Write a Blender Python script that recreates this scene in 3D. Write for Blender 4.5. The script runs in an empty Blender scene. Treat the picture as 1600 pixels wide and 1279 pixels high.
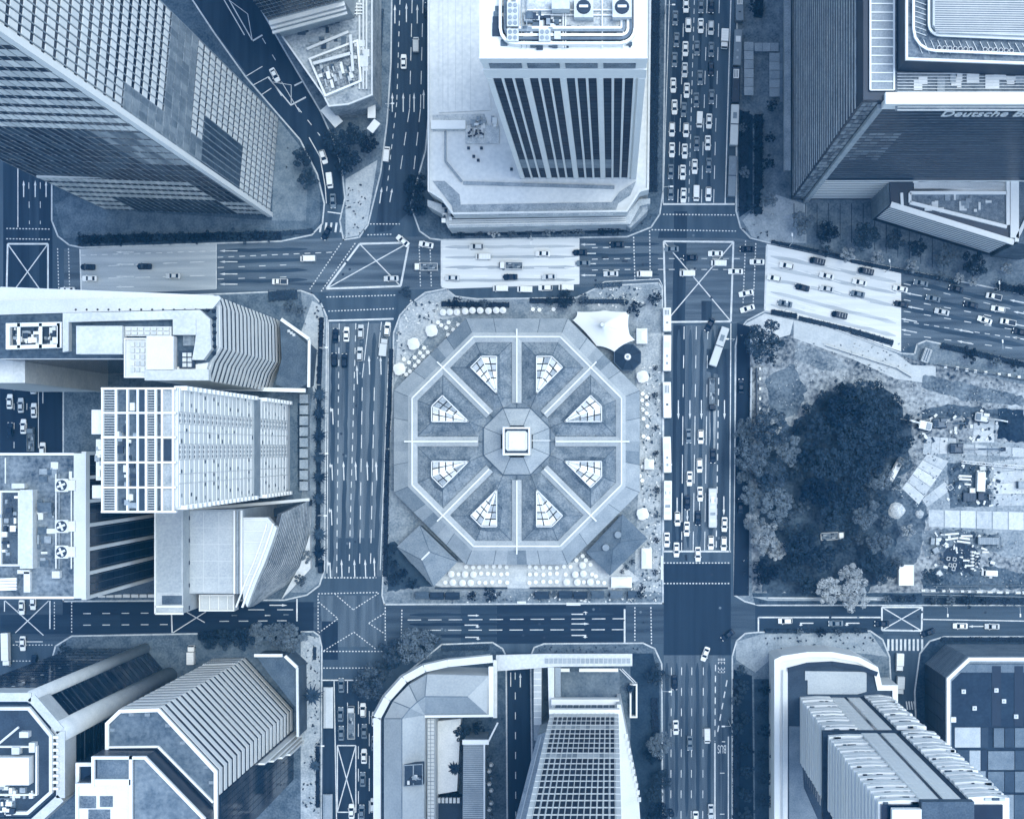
import bpy, bmesh, math, random
from mathutils import Vector, Matrix
S = bpy.context.scene
R = random.Random(7)
# ------------------------------------------------------------------ camera, sky, sun, exposure
H, F, VX, VY = 450.0, 2250.0, 955.0, 700.0      # camera height (m), focal length and foot point in photograph pixels
cam = bpy.data.cameras.new('camera')
cam.sensor_width = 36.0
cam.lens = 36.0 * F / 1600.0
cam.shift_x = (800.0 - VX) / 1600.0
cam.shift_y = (VY - 639.5) / 1600.0
cam.clip_end = 6000.0
cam_o = bpy.data.objects.new('camera', cam)
cam_o.location = (0, 0, H)
S.collection.objects.link(cam_o)
S.camera = cam_o
SUN_EL, SUN_AZ = math.radians(73), math.radians(66)
w = bpy.data.worlds.new('World'); S.world = w; w.use_nodes = True
nt = w.node_tree
bg = nt.nodes['Background']
sky = nt.nodes.new('ShaderNodeTexSky'); sky.sky_type = 'NISHITA'; sky.sun_disc = False
sky.sun_elevation = SUN_EL; sky.sun_rotation = SUN_AZ
sky.air_density = 1.0; sky.dust_density = 1.0; sky.ozone_density = 2.5
nt.links.new(sky.outputs[0], bg.inputs[0]); bg.inputs[1].default_value = 0.15
sl = bpy.data.lights.new('sun', 'SUN'); sl.energy = 1.1; sl.angle = math.radians(30); sl.color = (0.80, 0.92, 1.0)
so = bpy.data.objects.new('sun', sl); S.collection.objects.link(so)
sd = Vector((math.sin(SUN_AZ) * math.cos(SUN_EL), math.cos(SUN_AZ) * math.cos(SUN_EL), math.sin(SUN_EL)))
so.rotation_euler = sd.to_track_quat('Z', 'Y').to_euler(); so.location = (0, 0, 500)
vs = S.view_settings
vs.view_transform = 'Standard'; vs.look = 'None'; vs.gamma = 1.0; vs.use_curve_mapping = False
vs.exposure = 1.7
S.cycles.max_bounces = 5; S.cycles.diffuse_bounces = 3; S.cycles.glossy_bounces = 2
S.cycles.use_denoising = True
# ------------------------------------------------------------------ helpers
COL = S.collection
ORG = {}
def P(px, py, z=0.0):
    k = (H - z) / F
    return Vector(((px - VX) * k, (VY - py) * k, z))
def PX(v):
    k = F / (H - v[2]); return VX + v[0] * k, VY - v[1] * k
def XY(pts, z=0.0): return [tuple(P(a, b, z)[:2]) for a, b in pts]
def inframe(v, m=6):
    a, b = PX(v); return -m < a < 1600 + m and -m < b < 1279 + m
def lin(c): return c / 12.92 if c <= .04045 else ((c + .055) / 1.055) ** 2.4
DK, LT = (0.018, 0.110, 0.188), (0.965, 0.95, 0.90)
def duo(t, k=.80):
    t = max(0.0, min(1.0, t)); t = max(0.0, min(1.0, t - .085 * math.sin(6.2832 * t))) * .95
    return tuple(lin(a + (b - a) * t) * k for a, b in zip(DK, LT)) + (1.0,)
MATS = {}
def mat(t, var=.05, rough=.75, scale=.25, fine=2.5, metal=0.0, spec=.4, bump=0.0, rnd=0.0, stretch=None, name=None, streak=0.0):
    key = (round(t, 3), var, rough, scale, fine, metal, spec, bump, rnd, stretch, name, streak)
    if key in MATS: return MATS[key]
    m = bpy.data.materials.new(name or 'tone_%02d' % int(t * 100)); m.use_nodes = True
    n, l = m.node_tree.nodes, m.node_tree.links
    b = n['Principled BSDF']; b.inputs['Roughness'].default_value = rough
    b.inputs['Metallic'].default_value = metal; b.inputs['Specular IOR Level'].default_value = spec
    geo = n.new('ShaderNodeNewGeometry'); src = geo.outputs['Position']
    if stretch:
        mp = n.new('ShaderNodeMapping'); mp.inputs['Scale'].default_value = stretch
        l.new(src, mp.inputs[0]); src2 = mp.outputs[0]
    else: src2 = src
    a = n.new('ShaderNodeTexNoise'); a.inputs['Scale'].default_value = scale; a.inputs['Detail'].default_value = 6; l.new(src2, a.inputs[0])
    f = n.new('ShaderNodeTexNoise'); f.inputs['Scale'].default_value = fine; f.inputs['Detail'].default_value = 4; l.new(src, f.inputs[0])
    mx = n.new('ShaderNodeMix'); mx.data_type = 'FLOAT'; mx.inputs[0].default_value = .5
    l.new(a.outputs[0], mx.inputs[2]); l.new(f.outputs[0], mx.inputs[3]); fac = mx.outputs[0]
    if rnd:
        oi = n.new('ShaderNodeObjectInfo'); ma = n.new('ShaderNodeMath'); ma.operation = 'MULTIPLY_ADD'
        l.new(oi.outputs['Random'], ma.inputs[0]); ma.inputs[1].default_value = rnd; l.new(fac, ma.inputs[2])
        m2 = n.new('ShaderNodeMath'); m2.operation = 'SUBTRACT'; l.new(ma.outputs[0], m2.inputs[0]); m2.inputs[1].default_value = rnd / 2
        fac = m2.outputs[0]
    rp = n.new('ShaderNodeValToRGB'); e = rp.color_ramp.elements
    e[0].position = .34; e[0].color = duo(t - var); e[1].position = .66; e[1].color = duo(t + var)
    l.new(fac, rp.inputs[0]); l.new(rp.outputs[0], b.inputs['Base Color'])
    if bump:
        bp = n.new('ShaderNodeBump'); bp.inputs['Strength'].default_value = bump; bp.inputs['Distance'].default_value = .1
        l.new(f.outputs[0], bp.inputs['Height']); l.new(bp.outputs[0], b.inputs['Normal'])
    MATS[key] = m
    return m
def glass(t=.1, rough=.12, rnd=.5, var=.05): return mat(t, var, rough, .05, .4, 0, .25, 0, rnd, None, 'window_glass')
def rough(pts, step=10.0, amp=3.0, seed=1):
    rn = random.Random(seed); out = []
    for i in range(len(pts)):
        a, b = Vector(pts[i]), Vector(pts[(i + 1) % len(pts)]); n = max(1, int((b - a).length / step))
        for k in range(n): v = a.lerp(b, k / n); out.append((v.x + rn.gauss(0, amp), v.y + rn.gauss(0, amp)))
    return out
class MB:
    def __init__(s): s.v = []; s.f = []
    def poly(s, pts):
        i = len(s.v); s.v += [tuple(p) for p in pts]; s.f.append(tuple(range(i, i + len(pts)))); return s
    def prism(s, xy, z0, z1, bottom=False, top=True):
        a = sum(xy[i][0] * xy[(i + 1) % len(xy)][1] - xy[(i + 1) % len(xy)][0] * xy[i][1] for i in range(len(xy)))
        if a < 0: xy = xy[::-1]
        n, i = len(xy), len(s.v)
        s.v += [(x, y, z0) for x, y in xy] + [(x, y, z1) for x, y in xy]
        for k in range(n): s.f.append((i + k, i + (k + 1) % n, i + n + (k + 1) % n, i + n + k))
        if top: s.f.append(tuple(range(i + n, i + 2 * n)))
        if bottom: s.f.append(tuple(range(i + n - 1, i - 1, -1)))
        return s
    def loft(s, xy0, z0, xy1, z1, top=True):
        n, i = len(xy0), len(s.v)
        s.v += [(p[0], p[1], z0) for p in xy0] + [(p[0], p[1], z1) for p in xy1]
        for k in range(n): s.f.append((i + k, i + (k + 1) % n, i + n + (k + 1) % n, i + n + k))
        if top: s.f.append(tuple(range(i + n, i + 2 * n)))
        return s
    def box(s, x0, y0, z0, x1, y1, z1): return s.prism([(min(x0,x1), min(y0,y1)), (max(x0,x1), min(y0,y1)), (max(x0,x1), max(y0,y1)), (min(x0,x1), max(y0,y1))], min(z0,z1), max(z0,z1), True)
    def bar(s, p, q, w, h):           # box beam, p,q = end points of its axis at the underside
        p, q = Vector(p), Vector(q); d = (q - p); u = Vector((d.x, d.y, 0))
        u = u.normalized() if u.length > 1e-6 else Vector((1, 0, 0)); n = Vector((-u.y, u.x, 0)) * w / 2; i = len(s.v); zz = Vector((0, 0, h))
        if abs(d.z) > 3 * Vector((d.x, d.y)).length: zz = u * h
        s.v += [tuple(t) for t in (p - n, p + n, q + n, q - n, p - n + zz, p + n + zz, q + n + zz, q - n + zz)]
        s.f += [tuple(i + k for k in t) for t in ((0,1,2,3), (4,7,6,5), (0,4,5,1), (1,5,6,2), (2,6,7,3), (3,7,4,0))]; return s
    def tube(s, p, q, r0, r1=None, n=6, cap=True):
        p, q = Vector(p), Vector(q); r1 = r0 if r1 is None else r1
        d = (q - p).normalized(); a = d.orthogonal().normalized(); b = d.cross(a); i = len(s.v)
        for c, r in ((p, r0), (q, r1)):
            s.v += [tuple(c + (a * math.cos(6.2832 * k / n) + b * math.sin(6.2832 * k / n)) * r) for k in range(n)]
        for k in range(n): s.f.append((i + k, i + (k + 1) % n, i + n + (k + 1) % n, i + n + k))
        if cap: s.f += [tuple(range(i + n - 1, i - 1, -1)), tuple(range(i + n, i + 2 * n))]
        return s
    def disc(s, x, y, z0, z1, r0, r1=None, n=16, top=True):
        r1 = r0 if r1 is None else r1; c = [(math.cos(6.2832 * k / n), math.sin(6.2832 * k / n)) for k in range(n)]
        return s.loft([(x + a * r0, y + b * r0) for a, b in c], z0, [(x + a * r1, y + b * r1) for a, b in c], z1, top)
    def mesh(s, name, m, off=None, smooth=False):
        me = bpy.data.meshes.new(name); o = off or (0, 0, 0)
        me.from_pydata([(a - o[0], b - o[1], c - o[2]) for a, b, c in s.v], [], s.f); me.update()
        if m: me.materials.append(m)
        if smooth: me.polygons.foreach_set('use_smooth', [True] * len(me.polygons))
        return me
    def build(s, name, m, parent=None, at=None, smooth=False):
        off = ORG[parent] if parent else (at or (0, 0, 0))
        o = bpy.data.objects.new(name, s.mesh(name, m, off, smooth)); COL.objects.link(o)
        if parent: o.parent = parent
        else: o.location = off
        ORG[o] = Vector(off); return o
def tag(o, label=None, cat=None, group=None, kind=None):
    if label: o['label'] = label
    if cat: o['category'] = cat
    if group: o['group'] = group
    if kind: o['kind'] = kind
    return o
def thing(name, label, cat, loc=(0, 0, 0), rz=0, group=None):
    o = bpy.data.objects.new(name, None); COL.objects.link(o); o.location = loc; o.rotation_euler.z = rz; o.empty_display_size = .3
    ORG[o] = Vector(loc); return tag(o, label, cat, group)
def piece(name, me, parent, loc, rz=0):
    o = bpy.data.objects.new(name, me); COL.objects.link(o)
    if parent: o.parent = parent; o.location = Vector(loc) - ORG[parent]
    else: o.location = loc
    o.rotation_euler.z = rz; ORG[o] = Vector(loc); return o
def copy_tree(o, parent=None):
    c = o.copy(); COL.objects.link(c); c.parent = parent
    for ch in o.children: copy_tree(ch, c)
    return c
def facade(parent, name, A, B, z0, z1, cols, rows, m, fw=.8, fh=.8, depth=.3, skip=None, proud=0.0, limit=300):
    """one box for each cell of the wall A-B (outside on the right of A->B); the ones past the limit are joined"""
    A, B = Vector(A[:2]), Vector(B[:2]); d = B - A; L = d.length; d.normalize(); nrm = Vector((d.y, -d.x)); ang = math.atan2(d.y, d.x)
    cw, ch = L / cols, (z1 - z0) / rows; wd, hg = cw * fw, ch * fh
    mb = MB().box(-wd / 2, -depth, -hg / 2, wd / 2, 0, hg / 2); me = mb.mesh(name, m)
    cells = []
    for i in range(cols):
        for j in range(rows):
            if skip and skip((i + .5) / cols, (j + .5) / rows, i, j): continue
            p = A + d * ((i + .5) * cw) + nrm * proud; cells.append((p.x, p.y, z0 + (j + .5) * ch))
    vis = [c for c in cells if inframe(c)]; rest = [c for c in cells if not inframe(c)]
    vis.sort(key=lambda c: -c[2]); 
    for c in vis[:limit]: piece(name, me, parent, c, ang)
    rest += vis[limit:]
    if rest:
        mb = MB(); ca, sa = math.cos(ang), math.sin(ang); bx = [(-wd/2, -depth, -hg/2), (wd/2, -depth, -hg/2), (wd/2, 0, -hg/2), (-wd/2, 0, -hg/2)]
        bx += [(a, b, -c) for a, b, c in bx]
        for x, y, z in rest:
            i = len(mb.v); mb.v += [(x + a * ca - b * sa, y + a * sa + b * ca, z + c) for a, b, c in bx]
            mb.f += [tuple(i + k for k in t) for t in ((3,2,1,0), (4,5,6,7), (0,1,5,4), (1,2,6,5), (2,3,7,6), (3,0,4,7))]
        o = mb.build(name + '_field', m, parent); o['kind'] = 'stuff'
def nth(i): return ['first', 'second', 'third', 'fourth', 'fifth', 'sixth', 'seventh', 'eighth', 'ninth', 'tenth', 'eleventh', 'twelfth', 'thirteenth', 'fourteenth', 'fifteenth', 'sixteenth', 'seventeenth', 'eighteenth', 'nineteenth', 'twentieth', 'twenty-first', 'twenty-second', 'twenty-third', 'twenty-fourth', 'twenty-fifth'][i]
# ------------------------------------------------------------------ ground, road, pavements
mb = MB().poly([(-900, -900, -.02), (900, -900, -.02), (900, 900, -.02), (-900, 900, -.02)])
tag(mb.build('ground', mat(.2, .06, .9, .02, .5)), kind='structure')
ROAD_M = mat(.30, .07, .85, .35, 6.0, spec=.25, stretch=(1, .12, 1), bump=.15)
ROAD_H = mat(.30, .07, .85, .35, 6.0, spec=.25, stretch=(.12, 1, 1), bump=.15)
road = MB().prism(XY([(-140, -140), (1760, -140), (1760, 1440), (-140, 1440)]), -.018, 0).build('road', ROAD_M); tag(road, kind='structure')
def sheet(name, pts, z, m, parent=None, kind='structure'):
    xy = XY(pts); a = sum(xy[i][0] * xy[(i + 1) % len(xy)][1] - xy[(i + 1) % len(xy)][0] * xy[i][1] for i in range(len(xy)))
    if a < 0: xy = xy[::-1]
    o = MB().poly([(x, y, z) for x, y in xy]).build(name, m, parent)
    if not parent: tag(o, kind=kind)
    return o
def patch(pts, t, z=.005, var=.08, h=False, name='asphalt_patch', fine=6.0):
    return sheet(name, pts, z, mat(t * .84, var * 2.0, .85, .55, fine, spec=.25, stretch=(.05, 1, 1) if h else (1, .05, 1), bump=.15), road)
# cross streets
patch([(100, 388), (520, 372), (640, 370), (1040, 370), (1150, 372), (1200, 380), (1330, 406), (1620, 466), (1620, 572), (1440, 534), (1400, 550), (1195, 486), (1150, 505), (1036, 505), (1036, 440), (930, 448), (640, 452), (510, 456), (100, 464)], .36, .004, h=True)
patch([(-20, 940), (1620, 940), (1620, 994), (1180, 990), (1140, 1005), (1000, 1005), (490, 1005), (-20, 1000)], .25, .004, h=True)
# pale coated stretches
patch([(124, 389), (338, 379), (338, 452), (127, 461)], .74, .009, .05, True)
patch([(689, 375), (905, 371), (905, 444), (700, 451), (690, 449)], 1.02, .009, .05, True)
patch([(1198, 381), (1408, 427), (1408, 549), (1380, 540), (1290, 506), (1195, 485)], 1.06, .009, .05, True)
# dark strips of the avenues, some resurfaced, worn lanes, and painted street shade
patch([(612, 0), (671, 0), (668, 205), (640, 330), (610, 360), (585, 365), (600, 260), (612, 140)], .17, .009)
patch([(1056, 0), (1078, 0), (1070, 318), (1053, 318)], .12, .009)
patch([(1053, 330), (1074, 330), (1073, 372), (1028, 372), (1030, 362), (1053, 360)], .13, .009)
patch([(1053, 378), (1073, 378), (1070, 505), (1050, 505)], .12, .014)
patch([(1037, 505), (1052, 505), (1050, 590), (1037, 590)], .36, .009)
patch([(1052, 508), (1071, 508), (1068, 862), (1050, 862)], .11, .009)
patch([(1122, 560), (1141, 560), (1141, 862), (1120, 862)], .22, .009)
patch([(1071, 508), (1122, 508), (1122, 600), (1119, 862), (1068, 862)], .38, .009, .08)
patch([(1109, 620), (1119, 620), (1117, 720), (1108, 720)], .62, .014, .10)
patch([(1037, 880), (1142, 880), (1142, 1023), (1037, 1023)], .17, .014, .03)
patch([(1037, 1023), (1128, 1023), (1128, 1290), (1037, 1290)], .34, .009)
patch([(1128, 1120), (1143, 1120), (1143, 1290), (1128, 1290)], .26, .012)
patch([(1096, 470), (1104, 470), (1112, 470), (1112, 498), (1104, 505), (1096, 505)], .17, .018)
patch([(1104, 545), (1140, 545), (1140, 590), (1104, 580)], .20, .014)
patch([(513, 505), (612, 505), (598, 900), (511, 900)], .40, .009, .08)
patch([(528, 840), (590, 840), (588, 900), (527, 900)], .30, .014, .05)
patch([(500, 930), (600, 930), (605, 1010), (505, 1010)], .36, .012, .07)
patch([(503, 970), (528, 970), (528, 1030), (503, 1030)], .12, .017, .03)
patch([(720, 945), (775, 945), (775, 1004), (720, 1004)], .24, .013, .04, True)
patch([(776, 945), (978, 945), (978, 1005), (776, 1005)], .13, .013, .03, True)
patch([(98, 940), (490, 940), (490, 985), (98, 990)], .10, .013, .04, True)  # shade of the blocks above it painted into the street
patch([(0, 960), (188, 960), (188, 990), (0, 990)], .17, .017, .04, True)
patch([(1180, 945), (1380, 945), (1380, 990), (1180, 990)], .22, .013, .04, True)
patch([(1380, 945), (1620, 945), (1620, 993), (1380, 990)], .34, .013, .05, True)
patch([(5, 250), (82, 250), (82, 462), (5, 462)], .14, .013, .05)
patch([(45, 250), (60, 250), (62, 470), (46, 470)], .22, .018, .05)
patch([(505, 1060), (590, 1060), (592, 1290), (505, 1290)], .16, .013, .05)  # avenue toned dark to stand for shade between the buildings
patch([(788, 1020), (834, 1020), (834, 1290), (795, 1290)], .14, .013, .04)  # alley shade put into the asphalt tone
patch([(300, 0), (398, 0), (500, 170), (530, 240), (537, 320), (510, 320), (497, 272), (440, 190)], .15, .013, .05)
patch([(0, 560), (100, 560), (100, 720), (0, 720)], .10, .013, .04)  # shade of the gap between buildings painted as dark asphalt
patch([(1152, 505), (1172, 510), (1170, 930), (1146, 930)], .08, .2, .03, name='service_lane')
# blocks : polygon, tone of the paving
BLOCKS = {
 'tower': ([(80, 265), (80, 345), (90, 370), (108, 384), (128, 388), (440, 378), (488, 368), (505, 350), (508, 318), (497, 272), (470, 218), (385, 120), (335, 50), (302, 0), (265, -60), (80, -60)], .34),
 'island': ([(398, -60), (398, 0), (447, 85), (500, 175), (518, 215), (533, 262), (538, 310), (530, 345), (536, 376), (562, 372), (576, 352), (596, 270), (606, 190), (612, 100), (614, -60)], .46),
 'podium': ([(673, -60), (671, 150), (664, 235), (640, 320), (655, 362), (672, 374), (690, 376), (980, 371), (1018, 356), (1032, 335), (1037, 300), (1042, -60)], .38),
 'bank': ([(1151, -60), (1149, 330), (1156, 356), (1172, 373), (1200, 380), (1330, 406), (1600, 461), (1760, 495), (1760, -60)], .46),
 'site': ([(1146, 930), (1148, 540), (1153, 518), (1166, 500), (1195, 485), (1230, 492), (1290, 507), (1380, 541), (1410, 551), (1428, 552), (1432, 537), (1447, 531), (1480, 538), (1760, 600), (1760, 946), (1185, 946), (1163, 940), (1150, 932)], .50),
 'left': ([(98, 468), (470, 453), (490, 460), (503, 474), (512, 495), (511, 600), (508, 890), (500, 915), (480, 930), (445, 938), (98, 940)], .42),
 'southwest': ([(70, 1340), (80, 1030), (86, 1008), (112, 992), (490, 985), (500, 992), (504, 1010), (503, 1340)], .42),
 'curved': ([(590, 1340), (590, 1140), (597, 1105), (632, 1052), (690, 1005), (770, 1002), (786, 1012), (792, 1024), (794, 1340)], .36),
 'office': ([(832, 1340), (828, 1024), (834, 1010), (850, 1004), (1005, 1003), (1024, 1012), (1035, 1036), (1037, 1340)], .42),
 'southeast': ([(1143, 1340), (1143, 1025), (1150, 1000), (1164, 988), (1185, 986), (1360, 984), (1380, 998), (1391, 1025), (1395, 1110), (1410, 1170), (1440, 1340)], .46),
 'corner': ([(1450, 1340), (1432, 1180), (1428, 1080), (1436, 1020), (1452, 1000), (1475, 993), (1760, 993), (1760, 1340)], .24),
 'market': ([(612, 640), (614, 520), (624, 492), (640, 474), (664, 456), (697, 450), (712, 462), (745, 466), (900, 464), (938, 446), (1030, 441), (1036, 450), (1037, 943), (600, 945), (596, 930), (606, 700)], .56),
}
PAVE = {}
for k, (pts, t) in BLOCKS.items():
    o = MB().prism(XY(pts), -.01, .13).build('pavement', mat(t * .9, .09, .9, .3, 1.6, spec=.2, bump=.2)); tag(o, kind='structure'); PAVE[k] = o
    xy = XY(pts); kb = MB(); ar = sum(xy[i][0] * xy[(i + 1) % len(xy)][1] - xy[(i + 1) % len(xy)][0] * xy[i][1] for i in range(len(xy)))
    for i in range(len(xy)):
        a, b = Vector(xy[i]), Vector(xy[(i + 1) % len(xy)]); d = (b - a).normalized(); n = Vector((-d.y, d.x)) * (.22 if ar > 0 else -.22)
        kb.bar((a.x + n.x, a.y + n.y, .0), (b.x + n.x, b.y + n.y, .0), .45, .165)
    kb.build('kerb', mat(.7, .1, .9, .6, 3), o)
# paving areas on the blocks
def area(block, pts, t, z=.14, var=.07, scale=.3, fine=1.8, name='paving', bump=.2): return sheet(name, pts, z, mat(t * .9, var, .9, scale, fine, spec=.2, bump=bump), PAVE[block])
area('tower', [(86, 320), (110, 306), (200, 330), (430, 345), (480, 230), (500, 290), (500, 345), (480, 362), (128, 372), (100, 372)], .42)
area('tower', [(430, 180), (470, 230), (480, 300), (478, 345), (425, 345)], .50, .146)
area('island', [(540, 280), (590, 250), (574, 350), (560, 368), (540, 372)], .72)
area('left', [(470, 456), (490, 462), (510, 495), (509, 900), (480, 925), (455, 925), (490, 600)], .55)
area('left', [(488, 470), (502, 478), (508, 505), (496, 640), (470, 520)], .72, .146)
area('market', [(624, 500), (640, 478), (668, 460), (698, 454), (720, 466), (735, 490), (690, 500), (640, 560), (616, 600)], .74, .14, .12, .12)
area('market', [(930, 450), (1028, 444), (1033, 460), (1033, 520), (960, 500), (900, 470)], .62, .14, .1)
area('market', [(990, 520), (1033, 520), (1033, 925), (990, 930), (1000, 700)], .68, .14, .12, .15)
area('market', [(700, 878), (900, 878), (960, 870), (1000, 905), (960, 920), (690, 917), (676, 912)], .80, .146, .08)
area('market', [(608, 925), (960, 922), (1035, 925), (1035, 941), (602, 942)], .50, .15, .10)
area('market', rough([(602, 850), (618, 845), (634, 868), (676, 915), (606, 924)], 6, 1.2), .3, .152, .05, name='planting_bed')
area('southeast', [(1150, 1002), (1190, 990), (1360, 988), (1386, 1025), (1330, 1018), (1215, 1020), (1180, 1050), (1150, 1030)], .62)
area('southeast', [(1146, 1045), (1175, 1055), (1178, 1330), (1146, 1330)], .11, .15, .05, name='planting_bed')
area('southeast', [(1178, 1060), (1210, 1060), (1210, 1330), (1180, 1330)], .26, .146)
area('southwest', [(470, 990), (500, 996), (500, 1330), (470, 1330)], .68, .146, .1)
area('bank', [(1152, 170), (1176, 180), (1176, 325), (1155, 340)], .16, .15, .08, name='planting_bed')
area('bank', [(1160, 345), (1200, 300), (1260, 320), (1260, 380), (1200, 378), (1175, 370)], .62, .146)
area('office', [(985, 1020), (1020, 1020), (1030, 1060), (1035, 1330), (985, 1330)], .22, .146)
area('site', [(1150, 530), (1166, 505), (1195, 490), (1240, 500), (1230, 540), (1175, 560)], .84, .146, .06)
# open ground of the building site
area('site', [(1172, 540), (1245, 520), (1420, 560), (1640, 610), (1640, 925), (1175, 925)], .46, .15, .26, .10, .8, 'bare_earth', .5)
area('site', [(1240, 500), (1290, 510), (1400, 552), (1424, 570), (1462, 572), (1462, 600), (1400, 592), (1330, 560), (1240, 528)], .78, .16, .05, name='concrete_track')
area('site', rough([(1262, 640), (1320, 598), (1385, 610), (1422, 660), (1425, 720), (1398, 770), (1410, 830), (1400, 880), (1350, 925), (1190, 925), (1180, 700)], 7, 3.5), .24, .155, .16, .2, 1.2, 'undergrowth', .6)
area('site', rough([(1450, 700), (1480, 690), (1600, 690), (1640, 700), (1640, 870), (1560, 870), (1500, 830), (1448, 820), (1452, 790)], 9, 2), .60, .165, .10, .14, 1.4, 'concrete_slab')
area('site', rough([(1470, 880), (1560, 885), (1620, 900), (1620, 920), (1440, 922), (1440, 905)], 7, 2), .36, .165, .12, .15, 1.2, 'grass_strip', .4)
for k_, (pts_, t_) in enumerate((
 ([(1392, 765), (1440, 770), (1450, 800), (1438, 860), (1420, 905), (1385, 900), (1405, 830)], .34), ([(1440, 585), (1500, 596), (1600, 620), (1600, 634), (1500, 625), (1440, 605)], .40),
 ([(1195, 590), (1240, 570), (1262, 610), (1245, 650), (1205, 655)], .38), ([(1440, 640), (1480, 632), (1560, 640), (1570, 655), (1500, 652), (1440, 655)], .30),
 ([(1478, 722), (1545, 726), (1550, 790), (1485, 792), (1480, 760)], .32), ([(1560, 640), (1600, 640), (1600, 690), (1558, 685)], .10),
 ([(1440, 830), (1470, 825), (1560, 835), (1570, 860), (1475, 862), (1445, 870)], .42), ([(1245, 535), (1290, 548), (1330, 575), (1290, 580), (1240, 560)], .50))):
    area('site', rough(pts_, 6, 1.3, k_), t_, .1705 + .0015 * k_, .16, .16, 1.2, 'worn_ground', .5)
area('site', [(1175, 926), (1640, 926), (1640, 944), (1180, 944)], .26, .17, .12, .25, 1.5, 'verge', .4)
area('site', [(1175, 932), (1385, 932), (1385, 938), (1200, 938)], .66, .18, .05)
# ------------------------------------------------------------------ painted markings
PAINT = mat(.80, .16, .7, .5, 4.0)
def line(pts, wpx=1.0, dash=None, z=.024, name='lane_line', m=None):
    wd = wpx / 5.0; mb = MB()
    for i in range(len(pts) - 1):
        a, b = P(*pts[i]), P(*pts[i + 1]); d = b - a; L = d.length; d.normalize(); n = Vector((-d.y, d.x, 0)) * wd / 2
        if dash: 
            on, off = dash; s = 0.0; segs = []
            while s < L: segs.append((s, min(L, s + on))); s += on + off
        else: segs = [(0, L)]
        for s, e in segs:
            q = [a + d * s - n, a + d * e - n, a + d * e + n, a + d * s + n]; mb.poly([(v.x, v.y, z) for v in q])
    return mb.build(name, m or PAINT, road)
def arrow(px, py, ang, L=30, turn=0, wpx=1.6):       # ang: heading in degrees, 0 = right in the picture, 90 = up; L in pixels
    a = math.radians(ang); d = Vector((math.cos(a), math.sin(a))); n = Vector((-d.y, d.x)); c = Vector(P(px, py)[:2]); k = .2; L *= k; mb = MB(); hw = wpx * k / 2
    def q(*pp): mb.poly([(c.x + d.x * u + n.x * v, c.y + d.y * u + n.y * v, .024) for u, v in pp])
    q((-L / 2, -hw), (L * .2, -hw), (L * .2, hw), (-L / 2, hw))
    if turn == 0: q((L * .2, -2.4 * hw), (L / 2, 0), (L * .2, 2.4 * hw))
    else:
        q((L * .2, -hw), (L * .32, -hw), (L * .32, turn * 3 * hw), (L * .2, turn * 3 * hw)) if turn > 0 else q((L * .2, turn * 3 * hw), (L * .32, turn * 3 * hw), (L * .32, hw), (L * .2, hw))
        q((L * .12, turn * 3 * hw), (L * .26, turn * 5.5 * hw), (L * .42, turn * 3 * hw)) if turn < 0 else q((L * .42, turn * 3 * hw), (L * .26, turn * 5.5 * hw), (L * .12, turn * 3 * hw))
    mb.build('arrow_marking', PAINT, road)
DOT = (.5, .5)
def box_junction(c, wpx=3.0):
    n = len(c)
    for i in range(n): line([c[i], c[(i + 1) % n]], wpx, name='junction_edge')
    line([c[0], c[2]], 1.6, z=.028, name='junction_diagonal'); line([c[1], c[3]], 1.6, z=.032, name='junction_diagonal')
# left avenue (northbound)
DS, DL = (1.9, 1.9), (4.2, 3.2)
line([(513, 501), (615, 498)], 2.6, name='stop_line')
line([(530, 505), (526, 903)], 1.3, DS); line([(556, 505), (545, 903)], 1.3, DS)
line([(576, 503), (566, 590)], 1.2, (12, 1)); line([(566, 605), (562, 880)], 1.2, DL)
line([(596, 503), (590, 560)], 1.2, (8, 3)); line([(585, 605), (579, 880)], 1.2, DL)
line([(513, 503), (511, 895)], 1.4, name='edge_line'); line([(607, 560), (594, 890)], 1.2, name='edge_line')
for x, y in ((520, 648), (519, 735), (518, 805)): arrow(x, y, 92, 30, 1)
for x, y in ((537, 735), (556, 735), (574, 735), (588, 735), (577, 570), (595, 570), (558, 585), (534, 888), (554, 888), (571, 888), (585, 885)): arrow(x, y, 92, 30)
arrow(516, 888, 92, 30, 1)
line([(507, 902), (588, 902)], 1.8, DOT, name='crossing_dots')
# upper left avenue
line([(625, 0), (620, 160), (604, 300)], 1.2, (1.5, 1.8))
line([(644, 0), (640, 170), (625, 270)], 1.2, DL); line([(661, 0), (657, 170), (645, 280)], 1.2, DL)
for x, y in ((617, 22), (635, 20), (652, 22), (613, 160), (630, 160), (647, 160), (662, 155)): arrow(x, y, 90, 30)
arrow(595, 305, 82, 26); arrow(611, 305, 80, 22)
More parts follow.
